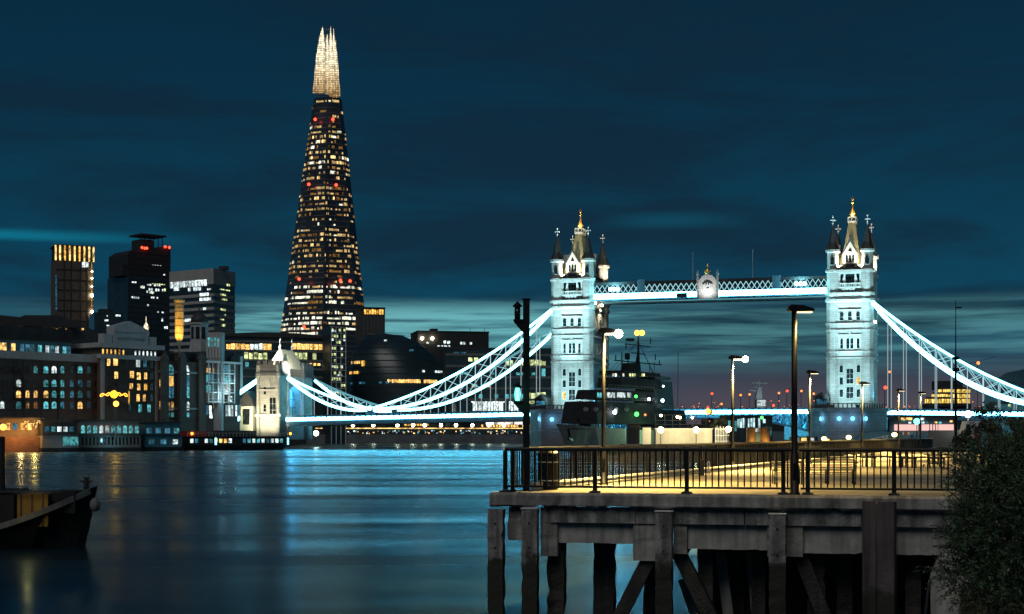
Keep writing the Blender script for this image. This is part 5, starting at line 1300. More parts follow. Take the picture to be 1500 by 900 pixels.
for px,py in ((818,620),(850,606),(985,606),(990,622),(962,558)): xa,za = SP(px,py); rg.tube((xm_,0,zm_),(xa,0,za),.05,4)
for px,py0,py1 in ((880,571,548),(945,553,536),(952,551,530),(905,543,528),(975,600,580),(987,600,515)): xa,za = SP(px,py0); _,zb = SP(px,py1); rg.tube((xa,-1,za),(xa+.3,-1,zb),.07,5)
rg.build('rigging', M['ship_dark'], o)
rl = MB()
for (px0,px1,py,yy) in ((868,936,571,-3.7),(896,950,553,-2.9),(850,938,588,-4.1),(942,984,600,-3.5)):
    x0_,z_ = SP(px0,py); x1_,_ = SP(px1,py)
    for k in range(15): x_ = x0_+(x1_-x0_)*k/14; rl.tube((x_,yy,z_),(x_,yy,z_+1.0),.035,4)
    rl.beam((x0_,yy,z_+1),(x1_,yy,z_+1),.05); rl.beam((x0_,yy,z_+.5),(x1_,yy,z_+.5),.04)
rl.build('deck_rail', M['navy_grey'], o)
for k in range(5): xa,za = SP(856+k*15,600,-4.2); MB().lathe([(.42,-.3),(.45,0),(.42,.3)],0,0,12).build('life_raft', M['navy_grey'], o, loc=(xa,-4.5,za)).rotation_euler = (0,R(90),0)
# anchor, foredeck gear
xa,za = SP(834,640,-3.4); ab = MB(); ab.beam((xa,-3.2,za+1.6),(xa+.4,-3.4,za-.6),.4); ab.beam((xa-.7,-3.5,za-.3),(xa+1.4,-3.4,za-.7),.45); ab.build('anchor', M['black_paint'], o)
MB().lathe([(1.2,5.7),(1.2,6.9),(.9,7.6),(.2,7.9)],SP(857,610)[0],0,12).build('gun_house', M['ship_dark'], o); xg = SP(857,610)[0]; MB().tube((xg,0,7.2),(xg-4,0,8.0),.14,6).build('gun_barrel', M['ship_dark'], o)
gr = MB(); n = 22
for k in range(n):
    x = 1.5+(L*.32)*k/n; hb = 11/2*min(1,((x/L)/.34)**.62); gr.tube((x,-hb,6.2),(x,-hb,7.3),.04,4)
gr.build('guard_rail', M['ship_dark'], o)
lamp('POINT',(SP(908,600)[0],-11,3.5),2600,(.6,1.0,.5),.4,parent=o); lamp('POINT',(SP(865,600)[0],-20,2.5),1700,(.6,.85,.8),.6,parent=o)

def ZQ(py,d): return Z(py,d)
DQ = 262
g = MB().box(X(915,DQ),X(1300,DQ),DQ-4,DQ+12,-1,2.9); q_ = struct(g.build('quay', M['concrete_pale'], None))
o = thing('gangway_panel', 'tall pale green panel between the ship and the lit quay cabin', 'screen', (X(946,DQ),DQ-2,2.9))
MB().box(-.72,.72,0,.3,0,Z(627,DQ)-2.9).build('panel', M['cream'], o); MB().box(-.8,.8,-.05,.35,Z(627,DQ)-2.9,Z(626,DQ)-2.85).build('frame', M['dark_steel'], o)
o = thing('dark_dolphin', 'dark square mooring block beside the naval ship', 'mooring block', (X(930,DQ),DQ+2,0)); MB().box(-1.2,1.0,0,2,-1,Z(624,DQ)).build('block', M['dark_wall'], o); MB().box(-1.4,1.2,-.2,2.2,Z(624,DQ),Z(622.5,DQ)).build('cap', M['dark_steel'], o)
d = DQ-1; o = thing('quay_cabin', 'long cream quay cabin glaring under two star-bright lamps', 'cabin', (X(1002,d),d,2.9))
hx = X(1043,d)-X(1002,d); hz = Z(629,d)-2.9
MB().box(-hx,hx,0,4,0,hz).build('wall', M['cream'], o); MB().box(-hx-.2,hx+.2,-.2,4.2,hz,hz+.15).build('roof', M['white_metal'], o)
b = MB()
for k in range(9): x=-hx+2*hx*k/8; b.box(x-.03,x+.03,-.05,0,0,hz)
b.build('panel_joint', M['white_metal'], o)
fr = thing('quay_pergola', 'dark steel frames with hanging lamps above the cream quay cabin', 'pergola', (X(990,d+6),d+6,2.9))
b = MB()
for px in (960,974,985,996,1008,1020,1034): x = X(px,d+6)-X(990,d+6); b.tube((x,0,0),(x,0,Z(608,d+6)-2.9),.09,6)
for py in (608,616,622): z = Z(py,d+6)-2.9; b.beam((X(958,d+6)-X(990,d+6),0,z),(X(1036,d+6)-X(990,d+6),0,z),.1)
b.build('frame', M['dark_steel'], fr)
for px,py,nm in ((945,608,'orange_far'),(968,609,'lamp'),(992,611,'lamp'),(996,612,'lamp'),(1014,612,'lamp')): MB().ball((X(px,d+6)-X(990,d+6),-.2,Z(py,d+6)-2.9),.22,8,5).build('hanging_lamp', E[nm], fr)
for k,(px,py,w) in enumerate(((968,630,'left end of the cream cabin'),(1020,630,'right part of the cream cabin'),(1067,629,'white fence beside the orange tanks'))):
    dd = d-3.2; o = thing('quay_floodlight', 'star-bright quay lamp on a short post at the '+w, 'lamp', (X(px,dd),dd,2.9), 0, 'bright quay lamps')
    MB().tube((0,.3,0),(0,.3,Z(py,dd)-2.9),.07,6).build('post', M['dark_steel'], o); MB().ball((0,0,Z(py,dd)-2.9),.5,12,8).build('lamp_head', glow('quay_flood',(1,.78,.40),30) if k==0 else bpy.data.materials['quay_flood'], o)
    lamp('POINT',(0,-1.0,Z(py,dd)-2.6),850,(1,.86,.5),.4,parent=o)
o = thing('white_fence', 'white post fence at the end of the cream quay cabin', 'fence', (X(1048,d-1),d-1,2.9)); b = MB()
for k in range(9): b.box(k*.28-.05,k*.28+.05,-.05,.05,0,2.9+.25*(k%2))
for z in (.5,1.5,2.6): b.box(-.1,2.4,-.07,-.05,z,z+.12)
b.build('pale', M['white_metal'], o)
def leafball(par, name, c, rad, n, size, mt, seed=0, squash=1.0, clumps=14, onepart=True):
    """a crown: leaf-sized faces in uneven clumps with gaps"""
    rnd = random.Random(seed); b = MB(); cl = []
    for _ in range(clumps):
        while True:
            p = Vector((rnd.uniform(-1,1),rnd.uniform(-1,1),rnd.uniform(-1,1)))
            if .25 < p.length < 1: break
        cl.append((p, rnd.uniform(.22,.42)))
    for _ in range(n):
        p, r = rnd.choice(cl)
        q = Vector((rnd.gauss(0,1),rnd.gauss(0,1),rnd.gauss(0,1))).normalized()*r*rnd.random()**.4
        w = p+q; pos = Vector((c[0]+w.x*rad, c[1]+w.y*rad, c[2]+w.z*rad*squash))
        a = Vector((rnd.gauss(0,1),rnd.gauss(0,1),rnd.gauss(0,.6))).normalized(); u = a.cross(Vector((rnd.gauss(0,1),rnd.gauss(0,1),rnd.gauss(0,1)))).normalized()
        s = size*rnd.uniform(.6,1.3)
        b.add([pos-a*s, pos+u*s*.45, pos+a*s, pos-u*s*.45], [(0,1,2,3)])
    o_ = b.build(name, mt, par)
    return o_, [Vector((c[0]+p.x*rad,c[1]+p.y*rad,c[2]+p.z*rad*squash)) for p,_ in cl]
o = thing('quay_shrub', 'small pale tree in the lamplight under the orange quay lamp', 'tree', (X(1050,d+3),d+3,2.9))
MB().tube((0,0,0),(0,0,2.6),.1,6,.06).build('trunk', M['bark'], o); leafball(o,'crown',(0,0,3.6),1.6,900,.2,M['leaf_far'],3,.9,10)
dd=d+8; o = thing('orange_lantern', 'big orange lantern on a post over the quay', 'lamp', (X(1037,dd),dd,2.9)); MB().tube((0,0,0),(0,0,Z(605,dd)-2.9),.08,6).build('post', M['dark_steel'], o)
MB().ball((0,0,Z(603,dd)-2.9),.5,10,7).build('globe', E['orange_lamp'], o); MB().ball((.55,0,Z(604,dd)-2.9),.4,10,7).build('globe', E['amber'], o); MB().ball((0,0,Z(597,dd)-2.9),.2,8,5).build('top_light', E['red_lamp'], o)
# orange tanks and the bluish cruise kiosk behind
dd=248; o = thing('storage_tanks', 'pair of rusty orange tanks with a blue door between on the quay', 'tank', (X(1110,dd),dd,2.9)); x0,x1=X(1093,dd)-X(1110,dd),X(1128,dd)-X(1110,dd); h=Z(627,dd)-2.9
tk = mat('tank_paint',(.30,.17,.07),.6,var=.2,scale=1,streak=.3)
MB().lathe([(.8,0),(.8,h),(.2,h+.15)],x0+.8,0,16).build('tank', tk, o, False); MB().lathe([(.85,0),(.85,h),(.2,h+.15)],x1-.85,0,16).build('tank', tk, o); MB().box(x0+1.5,x1-1.6,-.2,.6,0,h*.7).build('door', M['blue_steel'], o); MB().box(x0+1.2,x1-1.2,-.3,.7,h*.72,h).build('lintel', tk, o)
MB().box(-1.0,.1,-.34,-.31,h*.76,h*.97).build('sign_light', E['pale'], o)
for x in (x0+.8,x1-.5,.2): lamp('POINT',(x,-1.6,.6),60,(1,.6,.15),.2,parent=o)
dd=270; fc = Facade(1066,dd,1132,dd+2); o = fc.thing('glass_kiosk', 'cyan glass pier kiosk glowing behind the orange tanks', 'kiosk')
MB().box(0,fc.L,0.1,4,2.9,Z(610,dd)).build('wall', M['curtain'], o); MB().box(-.2,fc.L+.2,-.3,4.2,Z(610,dd),Z(608.5,dd)).build('roof', M['dark_steel'], o)
random.seed(8); rows(o, fc, [(1080,612,1114,627),(1117,614,1122,620)], glow('kiosk_light',(.6,.95,1),1.0,cell=.9,sample=False), .5,.25,.8,y=-.02); rows(o, fc, [(1066,614,1080,632),(1120,624,1131,640)], E['teal'], .7,.3,.6,y=-.02)
b=MB(); 
for px in range(1082,1115,8): b.box(fc.x(px)-.05,fc.x(px)+.05,-.1,-.03,2.9,Z(611,dd))
b.build('mullion', M['dark_steel'], o)
dd=240; o = thing('navigation_beacon', 'small green light on a thin post above the orange tanks', 'beacon', (X(1116,dd),dd,2.9)); MB().tube((0,0,0),(0,0,Z(613,dd)-2.9),.05,6).build('post', M['dark_steel'], o); MB().ball((0,0,Z(612,dd)-2.9),.26,8,6).build('lens', E['green_lamp'], o)
dd=244; o = thing('small_cabin_boat', 'blue boat with a cream lit cabin moored near the right hand bridge pier', 'boat', (X(1138,dd),dd,0))
hull(o, 7.5, 2.6, 3.0, .5, 'blue_steel', .3); MB().box(2.2,6.5,-1,1,3.0,4.3).build('cabin', M['dark_wall'], o)
for k in range(3): MB().quad((2.6+k*1.2,-1.03,3.4),(3.5+k*1.2,-1.03,3.4),(3.5+k*1.2,-1.03,4.1),(2.6+k*1.2,-1.03,4.1)).build('cabin_window', E['pale'] if k!=1 else E['warm'], o)
MB().ball((8.0,-1.5,3.6),.3,8,6).build('stern_lamp', E['orange_lamp'], o)
# kayak-like covered boats and van lamps by the north pier
dd=205; o = thing('covered_boat', 'white boat under a blue humped cover on the promenade edge', 'boat', (X(1240,dd),dd,2.6))
hull(o, 8.5, 2.4, 1.0, .4, 'stucco', .3, keel=0); b=MB(); n=10
sec=[[(.6+7.4*k/n, 1.1*math.cos(a), 1.0+ (1.6*math.sin(math.pi*k/n)**.7+.05)*math.sin(a)) for a in [math.pi*j/6 for j in range(7)]] for k in range(n+1)]
vs=[p for s in sec for p in s]; b.add(vs,[(k*7+j,k*7+j+1,(k+1)*7+j+1,(k+1)*7+j) for k in range(n) for j in range(6)]); b.build('cover', bpy.data.materials['blue_render'], o)
o['label']='white boat under a blue humped cover between two amber lamps'
for k,(px,py,w) in enumerate(((1207,643,'left of the covered boat'),(1243,641,'right against the covered boat'),(1310,637,'by the group of people'))):
    dd=190-3*k; o=thing('low_amber_lamp','glaring low amber lamp '+w,'lamp',(X(px,dd),dd,2.6),0,'low amber lamps'); MB().box(-.1,.1,-.1,.1,0,Z(py,dd)-2.6-.2).build('post', M['dark_steel'], o); MB().ball((0,-.1,Z(py,dd)-2.6),.36,10,6,.8).build('lamp_head', glow('amber_flood',(1,.74,.28),5) if k==0 else bpy.data.materials['amber_flood'], o)
    lamp('POINT',(0,-1,Z(py,dd)-2.3),260,(1,.75,.3),.3,parent=o)
o = thing('folding_rack', 'white folded metal rack standing beyond the promenade wall', 'rack', (X(1275,200),200,2.6)); b=MB(); b.beam((-1.6,0,.2),(2.4,0,1.6),.08); b.beam((-1.6,0,1.0),(2.4,0,1.9),.08); b.beam((1.2,0,0),(2.4,.2,1.9),.08); b.beam((2.4,0,0),(1.6,0,1.9),.08); b.beam((-1.6,0,.2),(-1.6,0,1.1),.08); b.build('frame', M['white_metal'], o)

# restaurant under the right-hand span
fc = Facade(1303,330,1403,326); o = fc.thing('riverside_restaurant', 'riverside restaurant with pink light strip under the bridge span', 'restaurant'); g=lambda px,py: fc.xz(px,py)
MB().box(0,fc.L,0.4,12,0,g(1350,609)[1]).build('wall', M['blue_steel'], o)
zt=g(1350,622)[1]; zb=g(1350,631)[1]
for a,c in ((1310,1345),(1350,1361),(1362.5,1365.5),(1367,1369.5),(1371,1373.5),(1374.5,1397)): MB().box(g(a,0)[0],g(c,0)[0],-.3,.1,zb,zt).build('light_strip', E['pinkstrip'], o)
MB().box(g(1320,0)[0],g(1336,0)[0],-.1,.2,g(1330,615.5)[1],g(1330,612)[1]).build('lit_sign', E['warm'], o); MB().box(g(1348,0)[0],g(1354,0)[0],-.1,.2,g(1350,615.5)[1],g(1350,612.5)[1]).build('lit_sign', E['pale'], o)
random.seed(3)
for k in range(12):
    px=random.uniform(1318,1398); x,z=g(px,random.uniform(617,621)); MB().quad((x,.36,z),(x+.6,.36,z),(x+.6,.36,z+.4),(x,.36,z+.4)).build('lit_pane', E[random.choice(['pale','teal','warm'])], o)
MB().box(-.6,fc.L+.6,-2,.39,g(1350,609)[1]-.4,g(1350,609)[1]).build('canopy', M['dark_steel'], o)
dd=300; o=thing('green_signal_lamp','teal green lamp in front of the pink-lit restaurant','lamp',(X(1343,dd),dd,0)); MB().tube((0,0,0),(0,0,Z(619,dd)),.08,6).build('post',M['dark_steel'],o); MB().ball((0,0,Z(617.5,dd)),.62,10,8).build('lens',E['teal_lamp'],o)
# people on the terrace
def person(px, d, py_foot, h, coat, trous, label, arm=0.2, lean=0.0, face=0):
    z0 = Z(py_foot,d); o = thing('person', label, 'person', (X(px,d),d,z0), face, 'people by the restaurant'); s = h/1.75
    V = [(0,0,.95),(0,0,1.15),(0,0,1.42),(0,0,1.55),(0,.01,1.66),(.10,0,.90),(.11,-.02*lean,.5),(.12,.05*lean,.06),(.13,-.12,.03),(-.10,0,.90),(-.11,.05*lean,.5),(-.12,-.10*lean,.06),(-.13,-.16,.03),(.19,0,1.40),(.24,.02,1.12),(.24,-.06-arm*.3,.88+arm*.2),(-.19,0,1.40),(-.25,.02,1.12),(-.24,-.06,.86)]
    Ed = [(0,1),(1,2),(2,3),(3,4),(0,5),(5,6),(6,7),(7,8),(0,9),(9,10),(10,11),(11,12),(2,13),(13,14),(14,15),(2,16),(16,17),(17,18)]
    Rr = [.14,.13,.15,.06,.105,.10,.07,.05,.04,.10,.07,.05,.04,.07,.05,.04,.07,.05,.04]
    me = bpy.data.meshes.new('body'); me.from_pydata([(x*s,y*s,z*s) for x,y,z in V], Ed, [])
    b = place('body', me, o); b.modifiers.new('skin','SKIN')
    for k, r in enumerate(Rr): me.skin_vertices[0].data[k].radius = (r*s,r*s)
    me.skin_vertices[0].data[0].use_root = True
    sb = b.modifiers.new('sub','SUBSURF'); sb.levels = 1; sb.render_levels = 1; me.materials.append(M['skin'])
    c = MB(); c.lathe([(.20*s,.80*s),(.19*s,1.0*s),(.21*s,1.3*s),(.19*s,1.42*s),(.09*s,1.50*s)],0,0,10,0,1,.72)
    for sx in (-1,1): c.tube((sx*.18*s,0,1.42*s),(sx*.25*s,.02*s,1.12*s),.075*s,8,.065*s)
    c.build('coat', coat, o, True)
    t = MB()
    for k in ((5,6,7),(9,10,11)): 
        p=[Vector(V[j])*s for j in k]; t.tube(p[0],p[1],.11*s,8,.085*s); t.tube(p[1],p[2],.085*s,8,.07*s)
    t.build('trousers', trous, o, True); MB().lathe([(.10*s,1.66*s),(.125*s,1.72*s),(.09*s,1.79*s),(.02*s,1.81*s)],0,.02*s,10).build('hair', M['hair'], o, True)
    return o
cm = {n: mat('cloth_'+n, c, .85, var=.15, scale=3) for n, c in dict(white=(.6,.6,.6),red=(.45,.10,.07),blue=(.06,.20,.35),green=(.08,.25,.12),black=(.02,.02,.025),grey=(.2,.2,.22),yellow=(.6,.48,.04),teal=(.05,.3,.32)).items()}
dd=196; MB_t = MB().box(X(1300,dd),X(1420,dd),dd-4,dd+30,-1,2.6); struct(MB_t.build('terrace', M['concrete'], None))
for k,(px,c,t,lab) in enumerate(((1323,'white','green','person in a white top and green trousers nearest the amber lamp'),(1327.5,'red','grey','person in a red coat'),(1331,'white','blue','person in a white top and blue trousers'),(1336,'teal','black','person in a teal jacket and black trousers'),(1340.5,'blue','blue','person all in blue at the end of the line'),(1346,'grey','blue','person in a grey coat beside the yellow arch'))):
    person(px, 194+k*.4, 643, 1.02+.05*(k%2), cm[c], cm[t], lab, .1*k, .6, .4*k-1)
dd=192; o=thing('yellow_stand','bright yellow arched stand with two pale legs on the terrace','stand',(X(1355,dd),dd,2.6)); b=MB(); pts=[(.32*math.cos(math.pi*k/8),0,.75+.3*math.sin(math.pi*k/8)) for k in range(9)]; b.path(pts,.13,6); b.build('arch',cm['yellow'],o); b=MB(); b.tube((-.32,0,0),(-.32,0,.75),.07,6); b.tube((.32,0,0),(.32,0,.75),.07,6); b.build('leg',M['white_metal'],o)
lamp('POINT',(0,-2,2.2),160,(1,.9,.6),.3,parent=o)
dd=185; o=thing('terrace_wall','dark timber screen right of the people','screen',(X(1385,dd),dd,1.5)); MB().box(X(1361,dd)-X(1385,dd),X(1425,dd)-X(1385,dd),0,.3,0,Z(631,dd)-1.5).build('panel',M['dark_wall'],o); MB().box(X(1361,dd)-X(1385,dd),X(1425,dd)-X(1385,dd),-.05,.35,Z(631,dd)-1.5,Z(630.5,dd)-1.5).build('coping',M['grey_clad'],o)
dd=180; o=thing('delivery_van','white delivery van with a red rear half behind the dark mid-ground tree','van',(X(1424,dd),dd,2.2),R(8)); w=X(1438,dd)-X(1411,dd); zt=Z(617,dd)-2.2
b=MB(); b.prism_y([(-w/2,.35),(w/2,.35),(w/2,zt),(-w/2+.5,zt),(-w/2+.1,zt*.62)],-.0,1.5); b.build('body',M['white_metal'],o); MB().box(w*.12,w*.5+.02,-.03,1.53,.36,zt*.75).build('rear_panel',M['red_paint'],o); MB().quad((-w*.38,-.02,zt*.55),(-w*.1,-.02,zt*.55),(-w*.1,-.02,zt*.9),(-w*.34,-.02,zt*.9)).build('window',M['darkpane'],o)
for x in (-w*.3,w*.3):
    wv=MB().lathe([(.3,-.1),(.34,-.06),(.34,.08),(.3,.1)],0,0,14).build('wheel',M['black_paint'],o,loc=(x,0.03,.34)); wv.rotation_euler=(R(90),0,0)
dd=184; o=thing('white_floodlight','big glaring white lamp over the delivery van','lamp',(X(1418,dd),dd,2)); MB().tube((0,0,0),(0,0,Z(609,dd)-2),.07,6).build('post',M['dark_steel'],o); MB().ball((0,0,Z(607,dd)-2),.42,12,8).build('lamp_head',glow('van_flood',(.97,1,.9),14),o); lamp('POINT',(0,-1.5,Z(607,dd)-2),800,(.95,1,.9),.4,parent=o)
# buildings and sign on the far right
fc=Facade(1436,520,1560,512); o=fc.thing('hotel','dark round-shouldered hotel with teal sign on the far right','hotel'); g=lambda px,py: fc.xz(px,py)
MB().prism_y([(0,0),(fc.L,0),(fc.L,g(1560,538)[1]),(g(1500,541)[0],g(1500,541)[1]),(g(1475,546)[0],g(1475,546)[1]),(g(1455,558)[0],g(1455,558)[1]),(g(1440,590)[0],g(1440,590)[1]),(0,g(1436,600)[1])],0,30).build('wall',M['curtain'],o)
sg=MB().box(g(1453,0)[0],g(1560,0)[0],-.6,-.1,g(1480,616)[1],g(1480,603)[1]).build('sign_board',E['signteal'],o)
for body,px,sz in (('ROYA',1464,2.6),('.H2',1487,2.6)):
    lettering(body, sz, E['signwhite'], sg, (g(px,0)[0],-.68,g(px,612.5)[1]), 'sign_lettering')
b=MB(); x0=g(1455,0)[0]; z0=g(1455,613.5)[1]; b.prism_y([(x0-.5,z0+2.6),(x0+1.7,z0+2.6),(x0+1.5,z0+1.9),(x0+.6,z0+1.7),(x0+1.6,z0+1.0),(x0+1.5,z0+.2),(x0+.2,z0-.8),(x0+.1,z0+.1)],-.72,-.62); b.build('sign_emblem',E['signwhite'],sg)
rows(o,fc,[(1476,592,1487,596)],E['lime'],1.3,.3,.9); rows(o,fc,[(1456,594,1466,597)],E['pale'],1.5,.3,.7); rows(o,fc,[(1458,590,1500,600)],E['dimblue'],2.2,.4,.35,y=-.2)
b=MB()
for py in (562,572,582,592): z=g(1480,py)[1]; b.box(g(1458,0)[0],fc.L,-.3,-.02,z,z+.8)
b.build('floor_band',M['dark_wall'],o)
cx_=X(1386,690); o=thing('gold_lit_building','low oval building in three rings of golden light behind the hangers','building',(cx_,690,0)); rx=X(1421,690)-X(1386,690)
for k,(py0,py1,a,c) in enumerate(((591,585,-.9,.98),(583.5,578,-.62,.98),(576,571,-.35,1.0))):
    z0,z1=Z(py0,690),Z(py1,690); m_=(a+c)/2*rx; r_=(c-a)/2*rx
    MB().lathe([(r_-.6,z0-1.5),(r_-.6,z1+1)],m_,0,24,0,1,.4).build('storey',M['dark_wall'],o)
    qs_=[]
    for i in range(26):
        a0,a1=math.pi+math.pi*i/26,math.pi+math.pi*(i+.78)/26; qs_.append([(m_+r_*math.cos(a0),.4*r_*math.sin(a0)-.3,z0),(m_+r_*math.cos(a1),.4*r_*math.sin(a1)-.3,z0),(m_+r_*math.cos(a1),.4*r_*math.sin(a1)-.3,z1),(m_+r_*math.cos(a0),.4*r_*math.sin(a0)-.3,z1)])
    cells(o,qs_,bpy.data.materials.get('gold_rows') or glow('gold_rows',(1,.66,.14),1.3,vary=.4,cell=.5,sample=False),'lit_window')
MB().box(-.35*rx,.75*rx,2,10,Z(571,690),Z(558,690)).build('roof_block',M['dark_wall'],o); MB().box(-.9*rx,rx,-2,10,0,Z(592,690)).build('base',M['dark_wall'],o)
# tower cranes and red lamps far off
random.seed(17)
for k,(px,py,dd,jib,lab) in enumerate(((1043,577,1500,0,'far mast with a red lamp, left of the lamp post before the walkway middle'),(1098,578,1500,0,'far mast with a small red lamp right of the lit lamp post'),(1141,576,1450,0,'far mast with a bright red lamp left of the tall dark lamp post'),(1153,573,1460,1,'far crane with a pale orange lamp close left of the tall dark lamp post'),(1174,573,1480,1,'far crane with an orange lamp just right of the tall dark lamp post'),(1192,577,1500,0,'far mast with a red lamp beside the right-hand tower'),(1133,594,1300,0,'low far mast with an orange lamp over the bridge roadway'),(1057,592,1300,0,'low far mast with an orange lamp near the lit lamp post'),(1303,545,900,0,'far mast with a small orange lamp right of the right-hand tower'),(1297,568,900,0,'far mast with a big blurred orange lamp right of the right-hand tower'),(1433,532,1300,2,'far crane with a long jib and an orange lamp behind the rising chain'),(1085,579,1500,0,'far mast with a tiny red lamp behind the museum ship'))):
    o=thing('crane' if jib else 'beacon_mast',lab,'crane' if jib else 'mast',(X(px,dd),dd,4.4),0,'far lights along the horizon'); zt=Z(py,dd)-4.4; r=dd/F*(2.5 if px in (1297,1433) else (3.4 if px==1297 else 1.7))
    b=MB(); b.tube((0,.5+r,0),(0,.5+r,zt+2),dd/F*.45,5); 
    if jib: 
        w=dd/F*(28 if jib==2 else 9); b.beam((-w*.5,.5+r,zt+ (1 if jib==1 else -1)),(w,.5+r,zt+(3 if jib==1 else 6)),dd/F*.5)
    b.build('mast',M['dark_steel'],o); MB().ball((0,0,zt),r,8,6).build('beacon',E['orange_far'] if k%3 else E['red_lamp'],o)
# museum ship mast beyond the bascules
dd=640; o=thing('museum_ship','white floodlit ship superstructure with a radar mast beyond the bridge roadway','ship',(X(1112,dd),dd,0)); s_=dd/F
hull(o, 40, 12, 6, 1, 'navy_grey', .3).location=(-14,0,0); MB().box(-5*s_,7*s_,-3,3,6,Z(586,dd)).build('bridge_house',M['navy_grey'],o); MB().box(-4*s_,8*s_,-3.2,-3,Z(595,dd),Z(587,dd)).build('lit_front',E['pale'],o)
b=MB(); b.prism([(-6*s_,-1.5),(4*s_,-1.5),(4*s_,1.5),(-6*s_,1.5)],Z(586,dd),Z(568,dd),[(-2*s_,-.8),(3*s_,-.8),(3*s_,.8),(-2*s_,.8)]); b.tube((0,0,Z(570,dd)),(0,0,Z(556,dd)),.35,6,.15)
for py,a,c in ((561,-10,12),(567,-7,5),(572,-14,-4)): b.beam((a*s_,0,Z(py,dd)),(c*s_,0,Z(py,dd)-.3),.4)
b.build('radar_mast',M['navy_grey'],o); lamp('SPOT',(0,-14,16),7000,(.8,.95,1),.4,aim=(0,0,24),angle=70,blend=.8,parent=o)
# far skyline, too far and small to count
random.seed(77); b=MB()
for k in range(170):
    px=random.uniform(-60,1560); dd=random.uniform(1150,2200); w=random.uniform(12,45); h=4.6+dd/F*random.uniform(6,24 if 600<px<1300 else 40)
    b.box(X(px,dd)-w/2,X(px,dd)+w/2,dd,dd+20,0,h)
o=b.build('far_skyline',M['dark_wall']); o['kind']='stuff'; o['label']='low dark city skyline along the horizon'; o['category']='skyline'
b=MB()
for k in range(230):
    px=random.uniform(860,1500); dd=random.uniform(1000,1140); s_=dd/F; x=X(px,dd); z=Z(random.uniform(588,618),dd); w=s_*random.uniform(.4,1.3); b.box(x,x+w,dd-6,dd-5.5,z,z+w*.8)
o=b.build('far_city_lights',E['orange_far']); o['kind']='stuff'; o['label']='scattered tiny city lights along the horizon'; o['category']='city lights'
# ------------------------------------------------------------------ the pier in the foreground
random.seed(2)
M['slat'] = mat('slat_paint',(0.05,0.055,0.04),0.5,var=0.2,scale=3)
DZ = 3.17                                         # deck level
FA = Vector((-0.25,36.9)); fe = Vector((8.94+.25,34.8-36.9)).normalized(); fn = Vector((-fe.y,fe.x))       # front edge, left to right; fn points back
le = Vector((0.384,1.0)).normalized()             # left edge, going away
def rbox(x0,x1,y0,y1,z0,z1,amp=.012,step=.22,seed=None):
    """a worn box: the long edges wander and chip"""
    rnd=random.Random(seed if seed is not None else int((x0*71+z0*37+y0*13)*1000)); b=MB(); L=(x1-x0,y1-y0,z1-z0); ax=max(range(3),key=lambda i:L[i]); n=max(2,int(L[ax]/step)); lo=[x0,y0,z0]; hi=[x1,y1,z1]
    o_=[i for i in range(3) if i!=ax]; vs=[]
    for k in range(n+1):
        t=lo[ax]+L[ax]*k/n
        for (i,j) in ((0,0),(1,0),(1,1),(0,1)):
            p=[0,0,0]; p[ax]=t
            for q,s_ in ((o_[0],i),(o_[1],j)):
                d_=abs(rnd.gauss(0,amp)); d_=min(d_,amp*2.5)+(amp*3 if rnd.random()<.05 else 0); p[q]=(hi[q]-d_) if s_ else (lo[q]+d_)
            vs.append(p)
    fs=[(0,3,2,1),(n*4,n*4+1,n*4+2,n*4+3)]
    for k in range(n):
        for i in range(4): fs.append((k*4+i,k*4+(i+1)%4,(k+1)*4+(i+1)%4,(k+1)*4+i))
    return b.add(vs,fs)
FRZ = math.atan2(fe.y,fe.x)
def fp(u, v=0.0, z=0.0): p = FA+fe*u+fn*v; return (p.x,p.y,z)          # u along the front edge, v behind it
def lp(t, off=0.0): p = FA+le*t+Vector((le.y,-le.x))*off; return (p.x,p.y)  # t along the left edge, off = inside
def fu(px):                                       # photo column on the front plane
    k=(px-CX)/F; t=(k*FA.y-FA.x)/(fe.x-k*fe.y); return t
def fz(px,py,v=0.0):
    a=FA+fn*v; k=(px-CX)/F; t=(k*a.y-a.x)/(fe.x-k*fe.y); return Z(py,a.y+fe.y*t)
UE = 17.0
c0=fp(0); c1=fp(UE); c2=(60,120); c3=lp(150)
g=MB().prism([(c0[0],c0[1]),(c1[0],c1[1]),(46,40),(90,160),(c3[0],c3[1])], DZ-.2, DZ)
dk=g.build('pier_deck', M['deck']); struct(dk)
pier_ = thing('pier', 'weathered concrete pier edge with stained beams on tall piles', 'pier', fp(0), FRZ)
lc = lambda u,v,z: (u,v,z)
# capping beam with a rounded outer corner
sec=[(-.10,DZ-.36),(-.16,DZ-.30),(-.16,DZ-.06),(-.10,DZ+.002),(.45,DZ+.006),(.45,DZ-.36)]
b=MB(); rnd=random.Random(4); n=110; vs=[]
for k in range(n+1):
    x=-.28+(UE+.28)*k/n; chip=.05 if rnd.random()<.06 else 0
    for i,(y,z) in enumerate(sec):
        low=i in (0,5); vs.append((x, y+(rnd.uniform(0,.012)+chip*(i in (0,1))), z+(rnd.uniform(0,.02)+chip+(.05*rnd.random() if 1.6<x<3.2 and low else 0) if low else rnd.uniform(-.006,0) if i in (2,) else 0)))
m_=len(sec); fs=[tuple(range(m_-1,-1,-1)),tuple(range(n*m_,(n+1)*m_))]
for k in range(n):
    for i in range(m_): j=(i+1)%m_; fs.append((k*m_+i,k*m_+j,(k+1)*m_+j,(k+1)*m_+i))
b.add(vs,fs).build('capping_beam', M['concrete'], pier_)
ang=math.atan2(le.y,le.x)-FRZ; cap=MB().prism_x([(-y,z) for y,z in sec][::-1],0.3,60).build('side_capping', M['concrete'], pier_); cap.rotation_euler=(0,0,ang); cap.location=(0,0,0.003)
z1=DZ-.36; z2=fz(900,767); z3=fz(900,798)
b=MB(); u0=fu(815)
